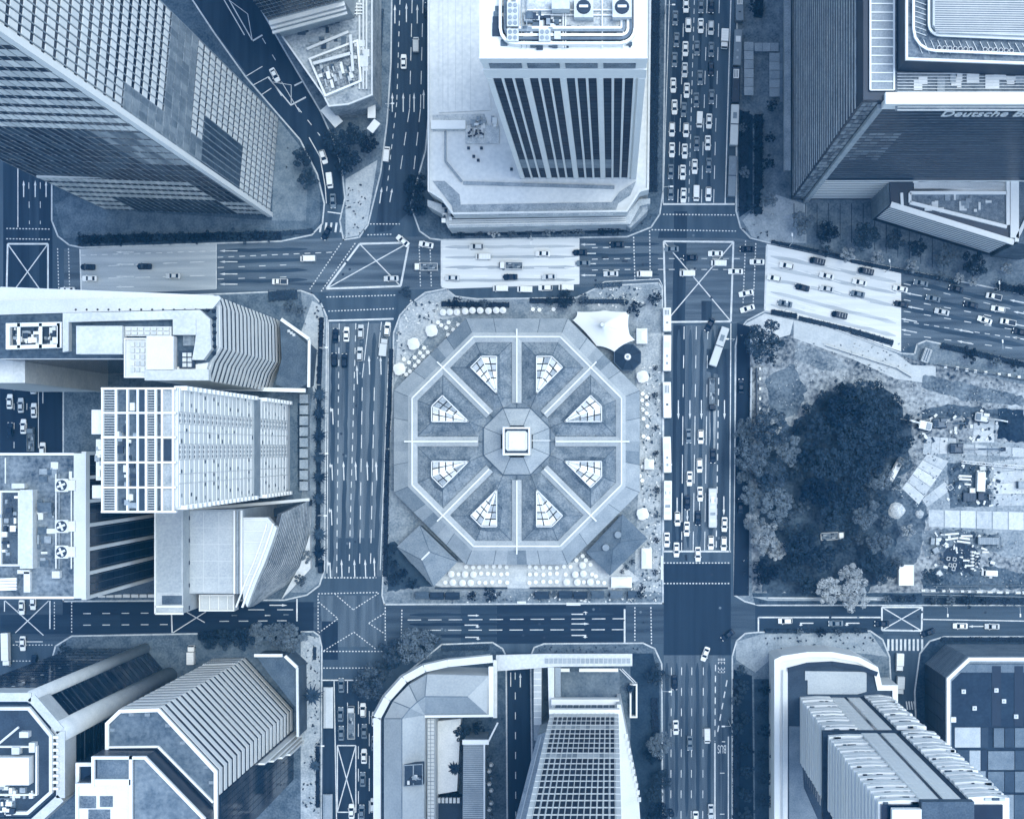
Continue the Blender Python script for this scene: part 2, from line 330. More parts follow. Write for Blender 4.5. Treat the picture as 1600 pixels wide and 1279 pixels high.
# top cross street
for a, b in (((340, 402), (520, 394)), ((125, 399), (338, 392))): line([a, b], 1.1, (1.8, 1.6))
line([(340, 418), (470, 413)], 1.1, (2, 4.5)); line([(340, 436), (470, 432)], 1.1, (2, 4.5))
line([(127, 417), (338, 408)], 1.1, (4.5, 4)); line([(127, 436), (338, 430)], 1.1, (4.5, 4))
for x, y in ((357, 392), (357, 409), (357, 428), (357, 444), (195, 394), (195, 413), (195, 432), (195, 448)): arrow(x, y, 180, 28)
line([(125, 389), (127, 461)], 2.0, name='stop_line'); line([(338, 380), (338, 451)], 1.2)
line([(90, 388), (92, 458)], 1.6, DOT, name='crossing_dots'); line([(107, 388), (109, 458)], 1.6, DOT, name='crossing_dots')
line([(690, 378), (690, 447)], 2.6, name='stop_line'); line([(655, 385), (657, 447)], 1.6, DOT, name='crossing_dots'); line([(672, 385), (674, 447)], 1.6, DOT, name='crossing_dots')
line([(533, 380), (484, 452)], 1.6, DOT, name='crossing_dots'); line([(555, 380), (502, 455)], 1.6, DOT, name='crossing_dots')
line([(574, 367), (612, 366)], 1.6, DOT, name='crossing_dots'); line([(578, 350), (625, 350)], 1.6, DOT, name='crossing_dots')
line([(510, 464), (620, 461)], 1.6, DOT, name='crossing_dots'); line([(513, 486), (618, 482)], 1.6, DOT, name='crossing_dots')
box_junction([(562, 381), (639, 379), (626, 447), (510, 451)])
for y in (389, 405, 420, 432): line([(692, y), (904, y - 2)], 1.0, (4.5, 5), m=mat(.98, .02, .7))
for y in (382, 396, 412, 430): arrow(919, y, 180, 24)
line([(925, 387), (985, 386)], 1.1, (1.8, 1.6)); line([(925, 405), (985, 404)], 1.1, (1.8, 1.6)); line([(925, 422), (985, 421)], 1.1, (1.8, 1.6))
line([(990, 370), (992, 436)], 1.8, DOT, name='crossing_dots'); line([(1015, 360), (1016, 436)], 1.8, DOT, name='crossing_dots')
line([(905, 373), (905, 443)], 1.0)
line([(932, 447), (945, 440), (1030, 436), (1035, 446), (1036, 880)], 1.2, name='edge_line')
# main crossing
box_junction([(1037, 377), (1146, 378), (1142, 502), (1040, 503)], 2.8)
line([(1036, 319), (1148, 319)], 2.8, name='stop_line')
line([(1036, 335), (1148, 336)], 1.7, DOT, name='crossing_dots'); line([(1018, 359), (1150, 361)], 1.7, DOT, name='crossing_dots')
line([(1165, 376), (1161, 474)], 1.7, DOT, name='crossing_dots'); line([(1181, 380), (1177, 472)], 1.7, DOT, name='crossing_dots')
line([(1198, 384), (1195, 484)], 2.6, name='stop_line')
line([(1028, 404), (1156, 404)], 1.0, (1.8, 1.6)); line([(1028, 421), (1150, 421)], 1.0, (1.8, 1.6))
# upper right avenue
for x0, x1, dsh in ((1069, 1059, DL), (1085, 1076, (1.6, 1.2)), (1105, 1096, DL), (1124, 1115, DL)): line([(x0, 0), (x1, 318)], 1.2, dsh)
line([(1142, 0), (1133, 318)], 1.6, name='edge_line'); line([(1046, 0), (1036, 318)], 1.2, name='edge_line'); line([(1160, 0), (1157, 170), (1150, 318)], 1.0, name='edge_line')
# lower right avenue
line([(1069, 510), (1067, 640)], 1.2, (4, 5)); line([(1067, 650), (1065, 860)], 1.2, (9, 3))
line([(1088, 510), (1086, 640)], 1.2, (4, 5)); line([(1086, 650), (1083, 860)], 1.2, (9, 3))
line([(1106, 510), (1104, 640)], 1.2, (4, 5)); line([(1104, 650), (1101, 860)], 1.2, (9, 3))
line([(1123, 590), (1119, 860)], 1.6, (2, 1.4)); line([(1142, 505), (1140, 862)], 1.6, name='edge_line'); line([(1037, 505), (1037, 862)], 1.2, name='edge_line')
for x in (1060, 1078, 1096, 1132): arrow(x, 640, 270, 30)
for x, y in ((1058, 792), (1131, 790), (1074, 800), (1093, 795)): arrow(x, y, 270, 30)
line([(1037, 861), (1142, 861)], 2.6, name='stop_line')
line([(1037, 879), (1142, 879)], 1.8, DOT, name='crossing_dots'); line([(1037, 911), (1142, 911)], 1.8, DOT, name='crossing_dots')
for x in (1049, 1065, 1081, 1099): line([(x, 1042), (x - 1, 1290)], 1.1, (2.4, 4.0))
line([(1118, 1038), (1117, 1158)], 1.6, (2, 1.4)); line([(1136, 1062), (1120, 1150)], 1.8, (2, 1.6)); line([(1117, 1160), (1117, 1290)], 2.2, name='bus_lane_line')
line([(1138, 1150), (1138, 1290)], 1.6, name='edge_line'); line([(1125, 1207), (1132, 1207)], 1.2); line([(1125, 1271), (1132, 1271)], 1.2); line([(1128, 1158), (1133, 1158)], 1.4)
def road_text(txt, px, py, hpx, wpx, rot):
    c = bpy.data.curves.new('road_lettering', 'FONT'); c.body = txt; c.align_x = 'CENTER'; c.align_y = 'CENTER'; c.size = 1
    o = bpy.data.objects.new('road_lettering', c); COL.objects.link(o); bpy.context.view_layer.update()
    d = o.dimensions; me = bpy.data.meshes.new_from_object(o.evaluated_get(bpy.context.evaluated_depsgraph_get())); bpy.data.objects.remove(o)
    me.materials.clear(); me.materials.append(PAINT); o = bpy.data.objects.new('road_lettering', me); COL.objects.link(o)
    o.scale = (wpx / 5 / max(d.x, .01), hpx / 5 / max(d.y, .01), 1); o.rotation_euler.z = rot; p = P(px, py); o.location = (p.x, p.y, .03); o.parent = road
road_text('BUS', 1128, 1169, 13, 13, math.pi)
for k in range(5):      # worn lettering, no longer readable
    line([(1122.5 + 2.4 * k, 1028), (1122.5 + 2.4 * k, 1037 - 2 * (k % 2))], 1.0, (.7, .35), name='worn_lettering'); line([(1122.5 + 2.4 * k, 1042 + 2 * (k % 2)), (1122.5 + 2.4 * k, 1051)], 1.0, (.6, .5), name='worn_lettering')
# bottom cross street
line([(976, 951), (976, 1003)], 2.6, name='stop_line'); line([(992, 948), (992, 1002)], 1.7, DOT, name='crossing_dots'); line([(1017, 948), (1018, 1006)], 1.7, DOT, name='crossing_dots')
line([(637, 968), (975, 966)], 1.2, (4.2, 2.2)); line([(668, 984), (975, 983)], 1.2, (4.2, 2.2))
for y, t in ((959, 1), (974, 0), (992, -1)): arrow(907, y, 0, 28, t)
arrow(740, 961, 0, 18); arrow(739, 976, 0, 26, -1); arrow(740, 995, 0, 26, -1)
line([(628, 952), (627, 1000)], 1.6, DOT, name='crossing_dots'); line([(602, 948), (602, 1000)], 1.6, DOT, name='crossing_dots')
line([(497, 927), (590, 925)], 1.6, DOT, name='crossing_dots'); line([(505, 1017), (598, 1017)], 1.6, DOT, name='crossing_dots'); line([(505, 1043), (590, 1043)], 1.6, DOT, name='crossing_dots')
line([(523, 927), (552, 952), (592, 926)], 1.4, DOT, name='junction_dots'); line([(498, 940), (528, 966), (498, 988)], 1.4, DOT, name='junction_dots')
line([(600, 958), (576, 973), (602, 990)], 1.4, DOT, name='junction_dots'); line([(506, 1016), (553, 987), (588, 1014)], 1.4, DOT, name='junction_dots'); line([(497, 930), (497, 986)], 1.6, DOT, name='crossing_dots')
line([(130, 958), (270, 957)], 1.2, (2.4, 3.6)); line([(130, 976), (270, 975)], 1.2, (2.4, 3.6)); line([(268, 957), (269, 988)], 2)
line([(270, 988), (322, 955)], 1.4); line([(292, 956), (320, 972)], 1.4)
line([(85, 940), (85, 985)], 1.6, DOT, name='crossing_dots'); line([(112, 940), (112, 990)], 1.6, DOT, name='crossing_dots')
line([(8, 938), (68, 992)], 1.4); line([(76, 938), (24, 988)], 1.4, z=.03); line([(7, 938), (7, 955)], 1.4); line([(78, 938), (78, 982)], 2.0)
line([(464, 935), (464, 970)], 2.2, name='stop_line'); line([(343, 952), (460, 952)], 1.2, (5, 4)); line([(343, 970), (460, 969)], 1.2, (3, 3)); arrow(435, 945, 0, 28)
line([(1185, 964), (1376, 964)], 2.2); line([(1185, 964), (1185, 990)], 2.2); line([(1440, 967), (1620, 970)], 1.6)
box_junction([(1378, 948), (1441, 948), (1440, 985), (1378, 984)], 2.6)
for x in (1258, 1330): arrow(x, 973, 180, 26, 1)
arrow(1525, 978, 180, 24)
for i in range(9): line([(1388 + i * 6.6, 998), (1388 + i * 6.6, 1016)], 3.2, name='zebra_stripe')
for i in range(5): line([(1416 + i * 4, 1095), (1418 + i * 4, 1108)], 2.0, name='zebra_stripe')
# right arm of the top street
for k, (ya, yb) in enumerate(((399, 447), (418, 466), (436, 484), (452, 500), (468, 520))):
    line([(1200, ya - 8), (1408, yb + 1)], 1.0, (4.5, 5), m=mat(.98, .02, .7)); line([(1412, yb + 2 - 6 * (k < 1)), (1620, yb + 45 - 4 * k)], 1.1, (2.2, 4.2) if k != 3 else (1.6, 1.6))
for x, y in ((1428, 460), (1430, 481), (1420, 500), (1420, 517), (1508, 517), (1508, 535), (1590, 471), (1596, 489), (1594, 508), (1594, 529)): arrow(x, y, 169, 26)
for x, y in ((1267, 426), (1272, 450), (1262, 483)): arrow(x, y, 169, 26)
# far left avenue
box_junction([(12, 381), (75, 381), (75, 470), (10, 470)], 2.6)
line([(10, 357), (80, 358)], 1.6, DOT, name='crossing_dots'); line([(10, 373), (80, 374)], 1.6, DOT, name='crossing_dots')
line([(28, 262), (28, 355)], 1.4); 
for x, y in ((37, 295), (55, 295), (72, 295)): arrow(x, y, 90, 26)
line([(45, 285), (46, 350)], 1.0, (2, 4)); line([(63, 285), (63, 350)], 1.0, (2, 4))
for x in (22, 42): line([(x, 600), (x, 705)], 1.0, (2, 4))
line([(67, 605), (67, 630)], 1.4); line([(60, 600), (60, 700)], 1.0)
line([(24, 1002), (67, 1002)], 1.4); line([(20, 1007), (82, 1007)], 1.4, DOT, name='crossing_dots'); line([(20, 1032), (76, 1032)], 1.4, DOT, name='crossing_dots')
# diagonal street
line([(350, 0), (382, 55)], 1.6); line([(358, 0), (394, 63)], 1.6); line([(394, 62), (387, 22), (360, 2)], 1.0); line([(395, 64), (410, 55)], 2.4); line([(410, 60), (440, 110)], 1.0, (2, 4)); line([(418, 120), (455, 165)], 1.8); line([(424, 128), (455, 133), (455, 162)], 1.0); line([(455, 164), (478, 152)], 2.4); line([(440, 128), (468, 175)], 1.0); line([(460, 134), (472, 128)], 2.4)
line([(465, 168), (500, 212)], 1.2, (2, 3)); line([(483, 215), (500, 245), (508, 290), (510, 318)], 1.4); line([(380, 122), (410, 104)], 1.2); line([(392, 135), (420, 120), (440, 150)], 1.2); line([(406, 150), (424, 138)], 1.2)
for i in range(5): line([(502 + i * 8, 348), (500 + i * 8, 363)], 3.0, name='zebra_stripe')
line([(512, 331), (541, 335)], 1.8, name='stop_line')
# lower left avenue
line([(522, 1062), (526, 1290)], 1.6); line([(503, 1062), (590, 1062)], 2.0); line([(543, 1062), (543, 1160)], 1.2, (4, 3)); line([(560, 1095), (560, 1290)], 1.2, (4, 3)); line([(577, 1110), (577, 1290)], 1.2, (4, 3))
box_junction([(527, 1164), (556, 1164), (556, 1268), (527, 1268)], 1.8)
line([(805, 1050), (806, 1290)], 1.2, (2.2, 4)); line([(798, 1050), (798, 1072)], 1.2); arrow(813, 1062, 90, 22)

# oil and tyre darkened lane centres, manholes
def stain(a, b, wpx, t, z=.0165):
    d = (Vector(b) - Vector(a)).normalized(); n = Vector((-d.y, d.x)) * wpx / 2; L = (Vector(b) - Vector(a)).length; rn = random.Random(int(a[0] * 3 + a[1])); k = max(2, int(L / 14)); l1, l2 = [], []
    for i in range(k + 1):
        c = Vector(a).lerp(Vector(b), i / k); e = .3 if i in (0, k) else 1; l1.append(tuple(c + n * e * rn.uniform(.6, 1.2))); l2.append(tuple(c - n * e * rn.uniform(.6, 1.2)))
    sheet('lane_stain', l1 + l2[::-1], z, mat(t, .10, .85, .5, 6.0, spec=.25, stretch=(1, .05, 1) if abs(d.y) > .6 else (.05, 1, 1), bump=.15), road)
for xa, xb in ((521, 518), (543, 536), (566, 554), (585, 571), (601, 587)): stain((xa, 520), (xb, 890), 7, .25)
for xa, xb in ((1060, 1058), (1078, 1075), (1096, 1092), (1113, 1110)): stain((xa + 1, 515), (xb, 855), 6, .24)
for x in (1042, 1057, 1073, 1090, 1108): stain((x, 1035), (x, 1275), 6, .22)
for x in (1050, 1090, 1109): stain((x + 5, 5), (x - 2, 312), 6, .20)
for y in (392, 409, 425, 440): stain((345, y), (480, y - 3), 6, .22); stain((910, y - 10), (1030, y - 11), 6, .23)
for k, (ya, yb) in enumerate(((440, 478), (462, 498), (482, 516), (505, 540))): stain((1415, ya), (1600, yb), 7, .24)
for y in (960, 975, 993): stain((640, y), (960, y - 1), 5, .12 if y > 970 else .16)
for y, t in ((386, .74), (402, .74), (418, .72), (438, .72)): stain((696, y), (898, y - 1), 5, t - .10)
for ya, yb in ((400, 440), (418, 458), (436, 478), (456, 505), (476, 525)): stain((1204, ya), (1400, yb), 6, .70)
rn = random.Random(77)
for k in range(60):
    x, y = rn.choice([(rn.uniform(515, 600), rn.uniform(500, 1000)), (rn.uniform(1045, 1140), rn.uniform(330, 1270)), (rn.uniform(340, 1030), rn.uniform(385, 440)), (rn.uniform(500, 1030), rn.uniform(950, 1000)), (rn.uniform(1190, 1590), rn.uniform(955, 985))]); c = P(x, y)
    MB().disc(c.x, c.y, .02, .034, .42, .42, 10).build('manhole_cover', mat(rn.choice((.08, .14, .4)), .04), road)
# ------------------------------------------------------------------ buildings
WHITE = mat(.95, .04, .7, .15, 1.2); PALE = mat(.82, .06, .7, .2, 1.5); MIDT = mat(.55, .07, .8, .2, 1.5); GREY = mat(.36, .09, .85, .22, 1.2, bump=.2)
DARK = mat(.16, .06, .7, .3, 1.5); BLACK = mat(.05, .03, .6); STEEL = mat(.7, .08, .5, .5, 3); ROOF_D = mat(.28, .11, .9, .14, .9, bump=.2); ROOF_M = mat(.46, .12, .9, .14, .9, bump=.2)
PANEL = mat(.88, .05, .6, .3, 2, rnd=.5); PANEL2 = mat(.62, .12, .6, .3, 2, rnd=.8)
def rim(parent, xy, z0, z1, wd, m, name='parapet', closed=True):
    """parapet along a roof outline, built inside it"""
    mb = MB(); n = len(xy); a = sum(xy[i][0] * xy[(i + 1) % n][1] - xy[(i + 1) % n][0] * xy[i][1] for i in range(n))
    q = [Vector(p) for p in (xy if a > 0 else xy[::-1])]; inn = []
    for i in range(n):
        d0, d1 = (q[i] - q[i - 1]).normalized(), (q[(i + 1) % n] - q[i]).normalized(); n0, n1 = Vector((-d0.y, d0.x)), Vector((-d1.y, d1.x))
        b = (n0 + n1); b = b / max(.3, b.length_squared) * 2; inn.append(q[i] + b * wd)
    for i in range(n):
        j = (i + 1) % n; A, B, C, D = q[i], q[j], inn[j], inn[i]
        mb.poly([(A.x, A.y, z1), (B.x, B.y, z1), (C.x, C.y, z1), (D.x, D.y, z1)]); mb.poly([(A.x, A.y, z0), (B.x, B.y, z0), (B.x, B.y, z1), (A.x, A.y, z1)]); mb.poly([(C.x, C.y, z0), (D.x, D.y, z0), (D.x, D.y, z1), (C.x, C.y, z1)])
    return mb.build(name, m, parent)
DIMMED_WHITE = mat(.77, .07, .8, .15, 1.2)  # white darkened on roofs to offset their stronger light than the walls
def slab(parent, pts, zr, z0, z1, m, name, raw=False):       # prism whose outline is read off the photograph at height zr
    m = DIMMED_WHITE if m is WHITE else m
    return MB().prism(pts if raw else XY(pts, zr), z0, z1, True).build(name, m, parent)
def rbox(parent, x0, y0, x1, y1, z, h, m, name):           # roof box from pixel rectangle seen at height z+h
    m = DIMMED_WHITE if m is WHITE else m; a, b = P(x0, y1, z + h), P(x1, y0, z + h); return MB().box(a.x, a.y, z, b.x, b.y, z + h).build(name, m, parent)
def rbar(parent, p, q, z, wd, h, m, name): a, b = P(p[0], p[1], z), P(q[0], q[1], z); return MB().bar(a, b, wd, h).build(name, m, parent)
def fan_unit(parent, px, py, z, s, h=1.6, m=PALE):         # roof fan: housing with a dark ring and blades
    c = P(px, py, z + h); o = MB().box(c.x - s / 2, c.y - s / 2, z, c.x + s / 2, c.y + s / 2, z + h).build('fan_housing', m, parent)
    MB().disc(c.x, c.y, z + h, z + h + .25, s * .43, s * .40, 14).build('fan_ring', DARK, o)
    bl = MB()
    for k in range(4):
        a = k * math.pi / 2 + .4; bl.bar((c.x, c.y, z + h + .28), (c.x + math.cos(a) * s * .34, c.y + math.sin(a) * s * .34, z + h + .28), s * .16, .06)
    bl.build('fan_blade', PALE, o); MB().disc(c.x, c.y, z + h + .27, z + h + .42, s * .13, None, 8).build('fan_hub', PALE, o)
def litter(parent, x0, y0, x1, y1, z, n, smin, smax, mats, name, seed, hmax=1.2):
    r = random.Random(seed)
    for k in range(n):
        a = P(r.uniform(x0, x1), r.uniform(y0, y1), z); sx, sy, h = r.uniform(smin, smax), r.uniform(smin, smax), r.uniform(.3, hmax)
        MB().box(a.x - sx / 2, a.y - sy / 2, z, a.x + sx / 2, a.y + sy / 2, z + h).build(name, r.choice(mats), parent)
# ---- 1 gridded tower, upper left
b = thing('office_tower', 'huge gridded office tower leaning out of the upper left corner', 'tower', P(422, 336))
fp = XY([(165, 327), (422, 336), (435, 185), (180, 172)]); ZT = 235
MB().prism(fp, 0, ZT).build('glass_wall', glass(.06, .1), b)
SW_, SE_, NE_ = fp[0], fp[1], fp[2]
rows = 43
def z_of(v): return v * ZT
def zone_e(u, v, i, j):
    z = z_of(v)
    if 40 < z < 76 and u < .42: return 'dark'
    if 87 < z < 112 and u > .2: return 'tint'
    if 112 < z < 165 and u > .22: return 'fin'
    if 78 < z < 135 and u < .22: return 'tint'
    return 'grid'
facade(b, 'wall_panel', SE_, NE_, 0, ZT, 18, rows, PANEL, .78, .70, .1, lambda u, v, i, j: zone_e(u, v, i, j) != 'grid')
facade(b, 'tinted_panel', SE_, NE_, 0, ZT, 18, rows, mat(.5, .08, .4, .2, 1, rnd=.3), .9, .9, .2, lambda u, v, i, j: zone_e(u, v, i, j) != 'tint')
facade(b, 'dark_panel', SE_, NE_, 0, ZT, 18, rows, mat(.26, .06, .35, .2, 1, rnd=.3), .93, .95, .15, lambda u, v, i, j: zone_e(u, v, i, j) != 'dark')
facade(b, 'white_band', SE_, NE_, 0, ZT, 18, rows, mat(.93, .05, .6, .3, 2, rnd=.25), .97, .60, .1, lambda u, v, i, j: zone_e(u, v, i, j) != 'fin')
d = (Vector(NE_) - Vector(SE_)).normalized(); f1 = MB()
for k in range(19):
    p = Vector(SE_).lerp(Vector(NE_), k / 18.0); f1.box(p.x, p.y - .12, 0, p.x + .2, p.y + .12, ZT)
f1.build('mullion', mat(.55, .08, .6), b)
MB().box(SE_[0] - .6, SE_[1] - .7, 0, SE_[0] + .9, SE_[1] + .7, ZT).build('corner_column', WHITE, b)
def zone_s(u, v):
    z = z_of(v)
    if z > 118: return 'g' if (z > 150 or u > .2) else 'd'
    if 22 < z < 58 and u < .8: return 'g'
    if z < 22: return 'g' if u > .8 or u < .2 else 'd'
    return 'd' if (u < .75 or z < 80) else 'm'
facade(b, 'spandrel_panel', SW_, SE_, 0, ZT, 26, 30, mat(.86, .10, .5, .2, 1.2, rnd=.6), .88, .58, .05, lambda u, v, i, j: zone_s(u, v) != 'g')
facade(b, 'tinted_panel', SW_, SE_, 0, ZT, 26, 30, mat(.17, .12, .4, .1, 1.2, 0, .12, 0, 1.0), .92, .8, .04, lambda u, v, i, j: zone_s(u, v) != 'd')
facade(b, 'tinted_panel', SW_, SE_, 0, ZT, 26, 30, mat(.5, .14, .3, .1, 1.2, rnd=.8), .92, .8, .04, lambda u, v, i, j: zone_s(u, v) != 'm')
f1 = MB()
for k in range(27):
    p = Vector(SW_).lerp(Vector(SE_), k / 26.0); f1.box(p.x - .07, p.y - .12, 0, p.x + .07, p.y, ZT)
f1.build('mullion', mat(.6, .08, .6), b)
a, c = P(58, 275, 56), P(228, 279, 56); MB().box(a.x, a.y - .5, 55, c.x, c.y + 6, 56.5).build('ledge', PALE, b)
for k in range(4): q = a.lerp(c, .12 + .25 * k); MB().box(q.x, q.y + .2, 56.5, q.x + 5, q.y + 4, 60).build('ledge_box', MIDT, b)
# ---- 2 older block with a courtyard between two streets
b = thing('courtyard_building', 'old low building with rubble filled open roof between the two upper streets', 'building', P(590, 150))
z = 16
pts = [(428, 40), (505, 150), (514, 168), (545, 165), (583, 150), (583, -40), (428, -40)]
slab(b, pts, z, 0.13, z, mat(.58, .14, .85, .2, 1.2), 'wall'); rim(b, XY(pts, z), z, z + .9, .5, PALE)
cp = [(482, 92), (560, 62), (566, 128), (508, 152)]
slab(b, cp, z, z, z + .35, mat(.42, .25, .9, .5, 2), 'roof_well'); rim(b, XY(cp, z + 1), z, z + 1.6, .6, WHITE, 'well_wall')
r = random.Random(3)
for k in range(26):
    u = r.uniform(.12, .9); x = 488 + 70 * u; y = r.uniform(95, 130); L = r.uniform(5, 16); t = r.choice((.95, .9, .7, .3))
    rbar(b, (x, y), (x + L * .25, y + L), z + .4 + k * .02, r.uniform(.4, 1.1), .35, mat(t, .06, .8), 'timber')
rbar(b, (490, 100), (549, 84), z + 2, .9, .7, PALE, 'beam'); rbar(b, (548, 55), (552, 112), z + 2, .8, .7, PALE, 'beam'); rbar(b, (480, 78), (545, 51), z + .1, .8, .9, PALE, 'low_wall')
litter(b, 462, 30, 540, 70, z, 26, .5, 3, [MIDT, GREY, DARK], 'roof_patch', 4, .5); litter(b, 552, 60, 578, 110, z, 10, 1, 3.5, [PALE, MIDT], 'roof_box', 5)
for x in (562, 568, 573): rbar(b, (x, 0), (x, 140), z + .3, .5, .5, PALE, 'pipe')
for k in range(3):
    x = 553 + 5 * k; rbar(b, (x, 5), (x, 25), z + .3, .35, .5, WHITE, 'rack')
for k in range(4): rbar(b, (551, 7 + 5 * k), (566, 7 + 5 * k), z + .9, .3, .3, WHITE, 'rack_rail')
rbar(b, (581, 50), (581, 185), 6, 2.4, .5, WHITE, 'canopy'); rbar(b, (578, 205), (590, 190), 6.6, 2.4, .5, WHITE, 'canopy')
rbar(b, (507, 168), (530, 195), 5, 3.2, .4, PALE, 'canopy')
# its taller rear part with tiles of dark glass
b = thing('slab_block', 'dark gridded block standing at the top edge beside the diagonal street', 'building', P(470, 20))
A, B_ = P(424, 37, 30), P(541, 6, 30)
ft = [(A.x, A.y), (B_.x, B_.y), (B_.x + 6, B_.y + 40), (A.x - 12, A.y + 40)]
MB().prism(ft, 0.13, 110).build('wall', mat(.62, .08, .7), b)
facade(b, 'window', ft[0], ft[1], 34, 110, 17, 26, mat(.13, .05, .25, .2, 1, rnd=.4), .88, .68, .2)
for k, (zz, wd) in enumerate(((32, 1.4), (30, 1.0), (28, .8))): MB().bar((ft[0][0], ft[0][1] - .6 - k * .8, zz), (ft[1][0], ft[1][1] - .6 - k * .8, zz), wd, .8).build('cornice', PALE, b)
# ---- 3 pale podium with banded tower, top centre
b = thing('banded_tower', 'white tower with dark vertical window strips on a pale podium', 'tower', P(900, 277))
zp = 20
pod = [(668, -40), (668, 298), (690, 312), (707, 335), (980, 331), (1000, 300), (1014, 296), (1018, -40)]
slab(b, pod, zp, .13, zp, mat(.82, .07, .7, .1, .8), 'podium_wall'); rim(b, XY(pod, zp + 1), zp, zp + 1.0, .6, PALE)
rbar(b, (674, 196), (728, 196), zp + .2, 2.6, 1.2, WHITE, 'roof_wall')
slab(b, [(676, 180), (757, 178), (766, 205), (676, 206)], zp, zp, zp + .2, mat(.68, .12, .8, .3, 2), 'roof_deck')
slab(b, [(686, -40), (760, -40), (752, 40), (768, 172), (686, 176)], zp + .3, zp, zp + .3, mat(.82, .08, .7, .1, .8), 'roof_deck')
for x in (692, 700, 712, 722, 735): rbar(b, (x, -20), (x, 172), zp + .3, .12, .05, mat(.7, .05), 'roof_seam')
pts = [(688, 288), (726, 284), (757, 284), (765, 292), (952, 297), (938, 316), (720, 319), (714, 300)]
slab(b, [(676, 283), (695, 283), (718, 304), (720, 320), (956, 316), (968, 300), (994, 283), (985, 305), (966, 318), (960, 336), (709, 337), (706, 322)], zp, zp, zp + .25, mat(.55, .1, .8), 'gutter_deck')
rbar(b, (724, 286), (960, 293), zp + .2, 1.0, .5, MIDT, 'channel'); rbar(b, (696, 205), (696, 252), zp + .2, .6, .5, MIDT, 'channel'); rbar(b, (696, 252), (722, 284), zp + .2, .7, .5, MIDT, 'channel')
slab(b, [(727, 196), (780, 196), (780, 224), (727, 224)], zp + .5, zp, zp + .5, mat(.74, .14, .8, .5, 3), 'plant_deck')
for k in range(3): rbox(b, 732 + 9 * k, 200, 737 + 9 * k, 215, zp + .5, 1.0, WHITE, 'air_handler'); litter(b, 732 + 9 * k, 202, 737 + 9 * k, 214, zp + 1.5, 5, .4, .7, [BLACK], 'vent', 9 + k, .4)
litter(b, 735, 185, 780, 198, zp + .3, 14, .6, 2, [PALE, MIDT, WHITE], 'roof_box', 14)
for x, y in ((732, 231), (752, 231), (740, 244), (747, 250), (799, 264)): rbox(b, x - 2, y - 2, x + 2, y + 2, zp, .8, DARK, 'vent')
# lower ring of the podium towards the street
zl = 12
pts = [(668, 312), (700, 322), (706, 343), (978, 338), (998, 312), (1016, 310), (1016, 318), (1000, 322), (985, 350), (700, 356), (690, 334), (668, 322)]
slab(b, pts, zl, .13, zl, mat(.66, .1, .8), 'lower_terrace')
for k in range(4): rbar(b, (702, 341 + 3.4 * k), (978, 337 + 3.4 * k), zl + .1, .22, .4, WHITE if k % 2 else PALE, 'louvre')
litter(b, 693, 315, 705, 345, zl, 12, .6, 1.4, [WHITE, PALE, DARK], 'terrace_box', 21); litter(b, 940, 318, 985, 330, zl, 16, .6, 1.6, [WHITE, PALE, DARK], 'terrace_box', 22)
rbar(b, (706, 328), (952, 324), zl + .3, 2.2, .3, DARK, 'planter'); rbar(b, (670, 220), (670, 300), zp + 1.2, .3, .3, WHITE, 'rail')
slab(b, [(976, 334), (1000, 308), (1012, 312), (1012, 330), (985, 356), (978, 352)], 9, .13, 9, mat(.6, .1), 'corner_wing'); slab(b, [(984, 334), (1000, 318), (1004, 328), (990, 346)], 9.3, 9, 9.3, MIDT, 'corner_roof')
k0 = (H - zp) / F; X0, X1, Y0 = (813 - VX) * k0, (994 - VX) * k0, (VY - 278) * k0; ZT = 153
MB().box(X0, Y0, zp, X1, Y0 + 42, ZT).build('wall', WHITE, b)
# window strips
kx0, kx1 = X0 + .9, X1 - 1.7
W4 = (kx1 - kx0) / 4
GS = mat(.09, .06, .5, .05, .4, 0, .08, 0, .9, None, 'window_glass')
for g in range(4):
    for s_ in range(3):
        xa = kx0 + g * W4 + .55 + s_ * (W4 - .9) / 3; xb = xa + (W4 - .9) / 3 - .62
        facade(b, 'window', (xa, Y0), (xb, Y0), zp + 1, ZT - 17, 1, 33, GS, 1.0, .93, .10)
        MB().box(xa, Y0 - .06, zp + 16, xb, Y0 - .18, zp + 28).build('louvre_panel', mat(.5, .08), b) if not (g == 3 and s_ > 0) else None
        MB().box(xb + .05, Y0 - .35, zp, xb + .57, Y0 - .02, ZT - 16).build('fin', WHITE, b)
    MB().box(kx0 + g * W4 - .75, Y0 - .4, zp, kx0 + g * W4 + .5, Y0 - .02, ZT - 16).build('pier', WHITE, b)
    MB().box(kx0 + g * W4 + .6, Y0 - .25, ZT - 8, kx0 + g * W4 + W4 - .6, Y0 - .04, ZT - 4.5).build('slot', mat(.42, .15), b)
MB().box(X1 - 1.6, Y0 - .4, zp, X1, Y0 - .02, ZT - 16).build('pier', WHITE, b)
MB().box(X0 - .1, Y0 - .3, ZT - 16, X1 + .1, Y0 - .03, ZT - 9).build('crown_band', WHITE, b); MB().box(X0 - .1, Y0 - .35, ZT - 3.5, X1 + .1, Y0 - .03, ZT + .1).build('crown_band', WHITE, b)
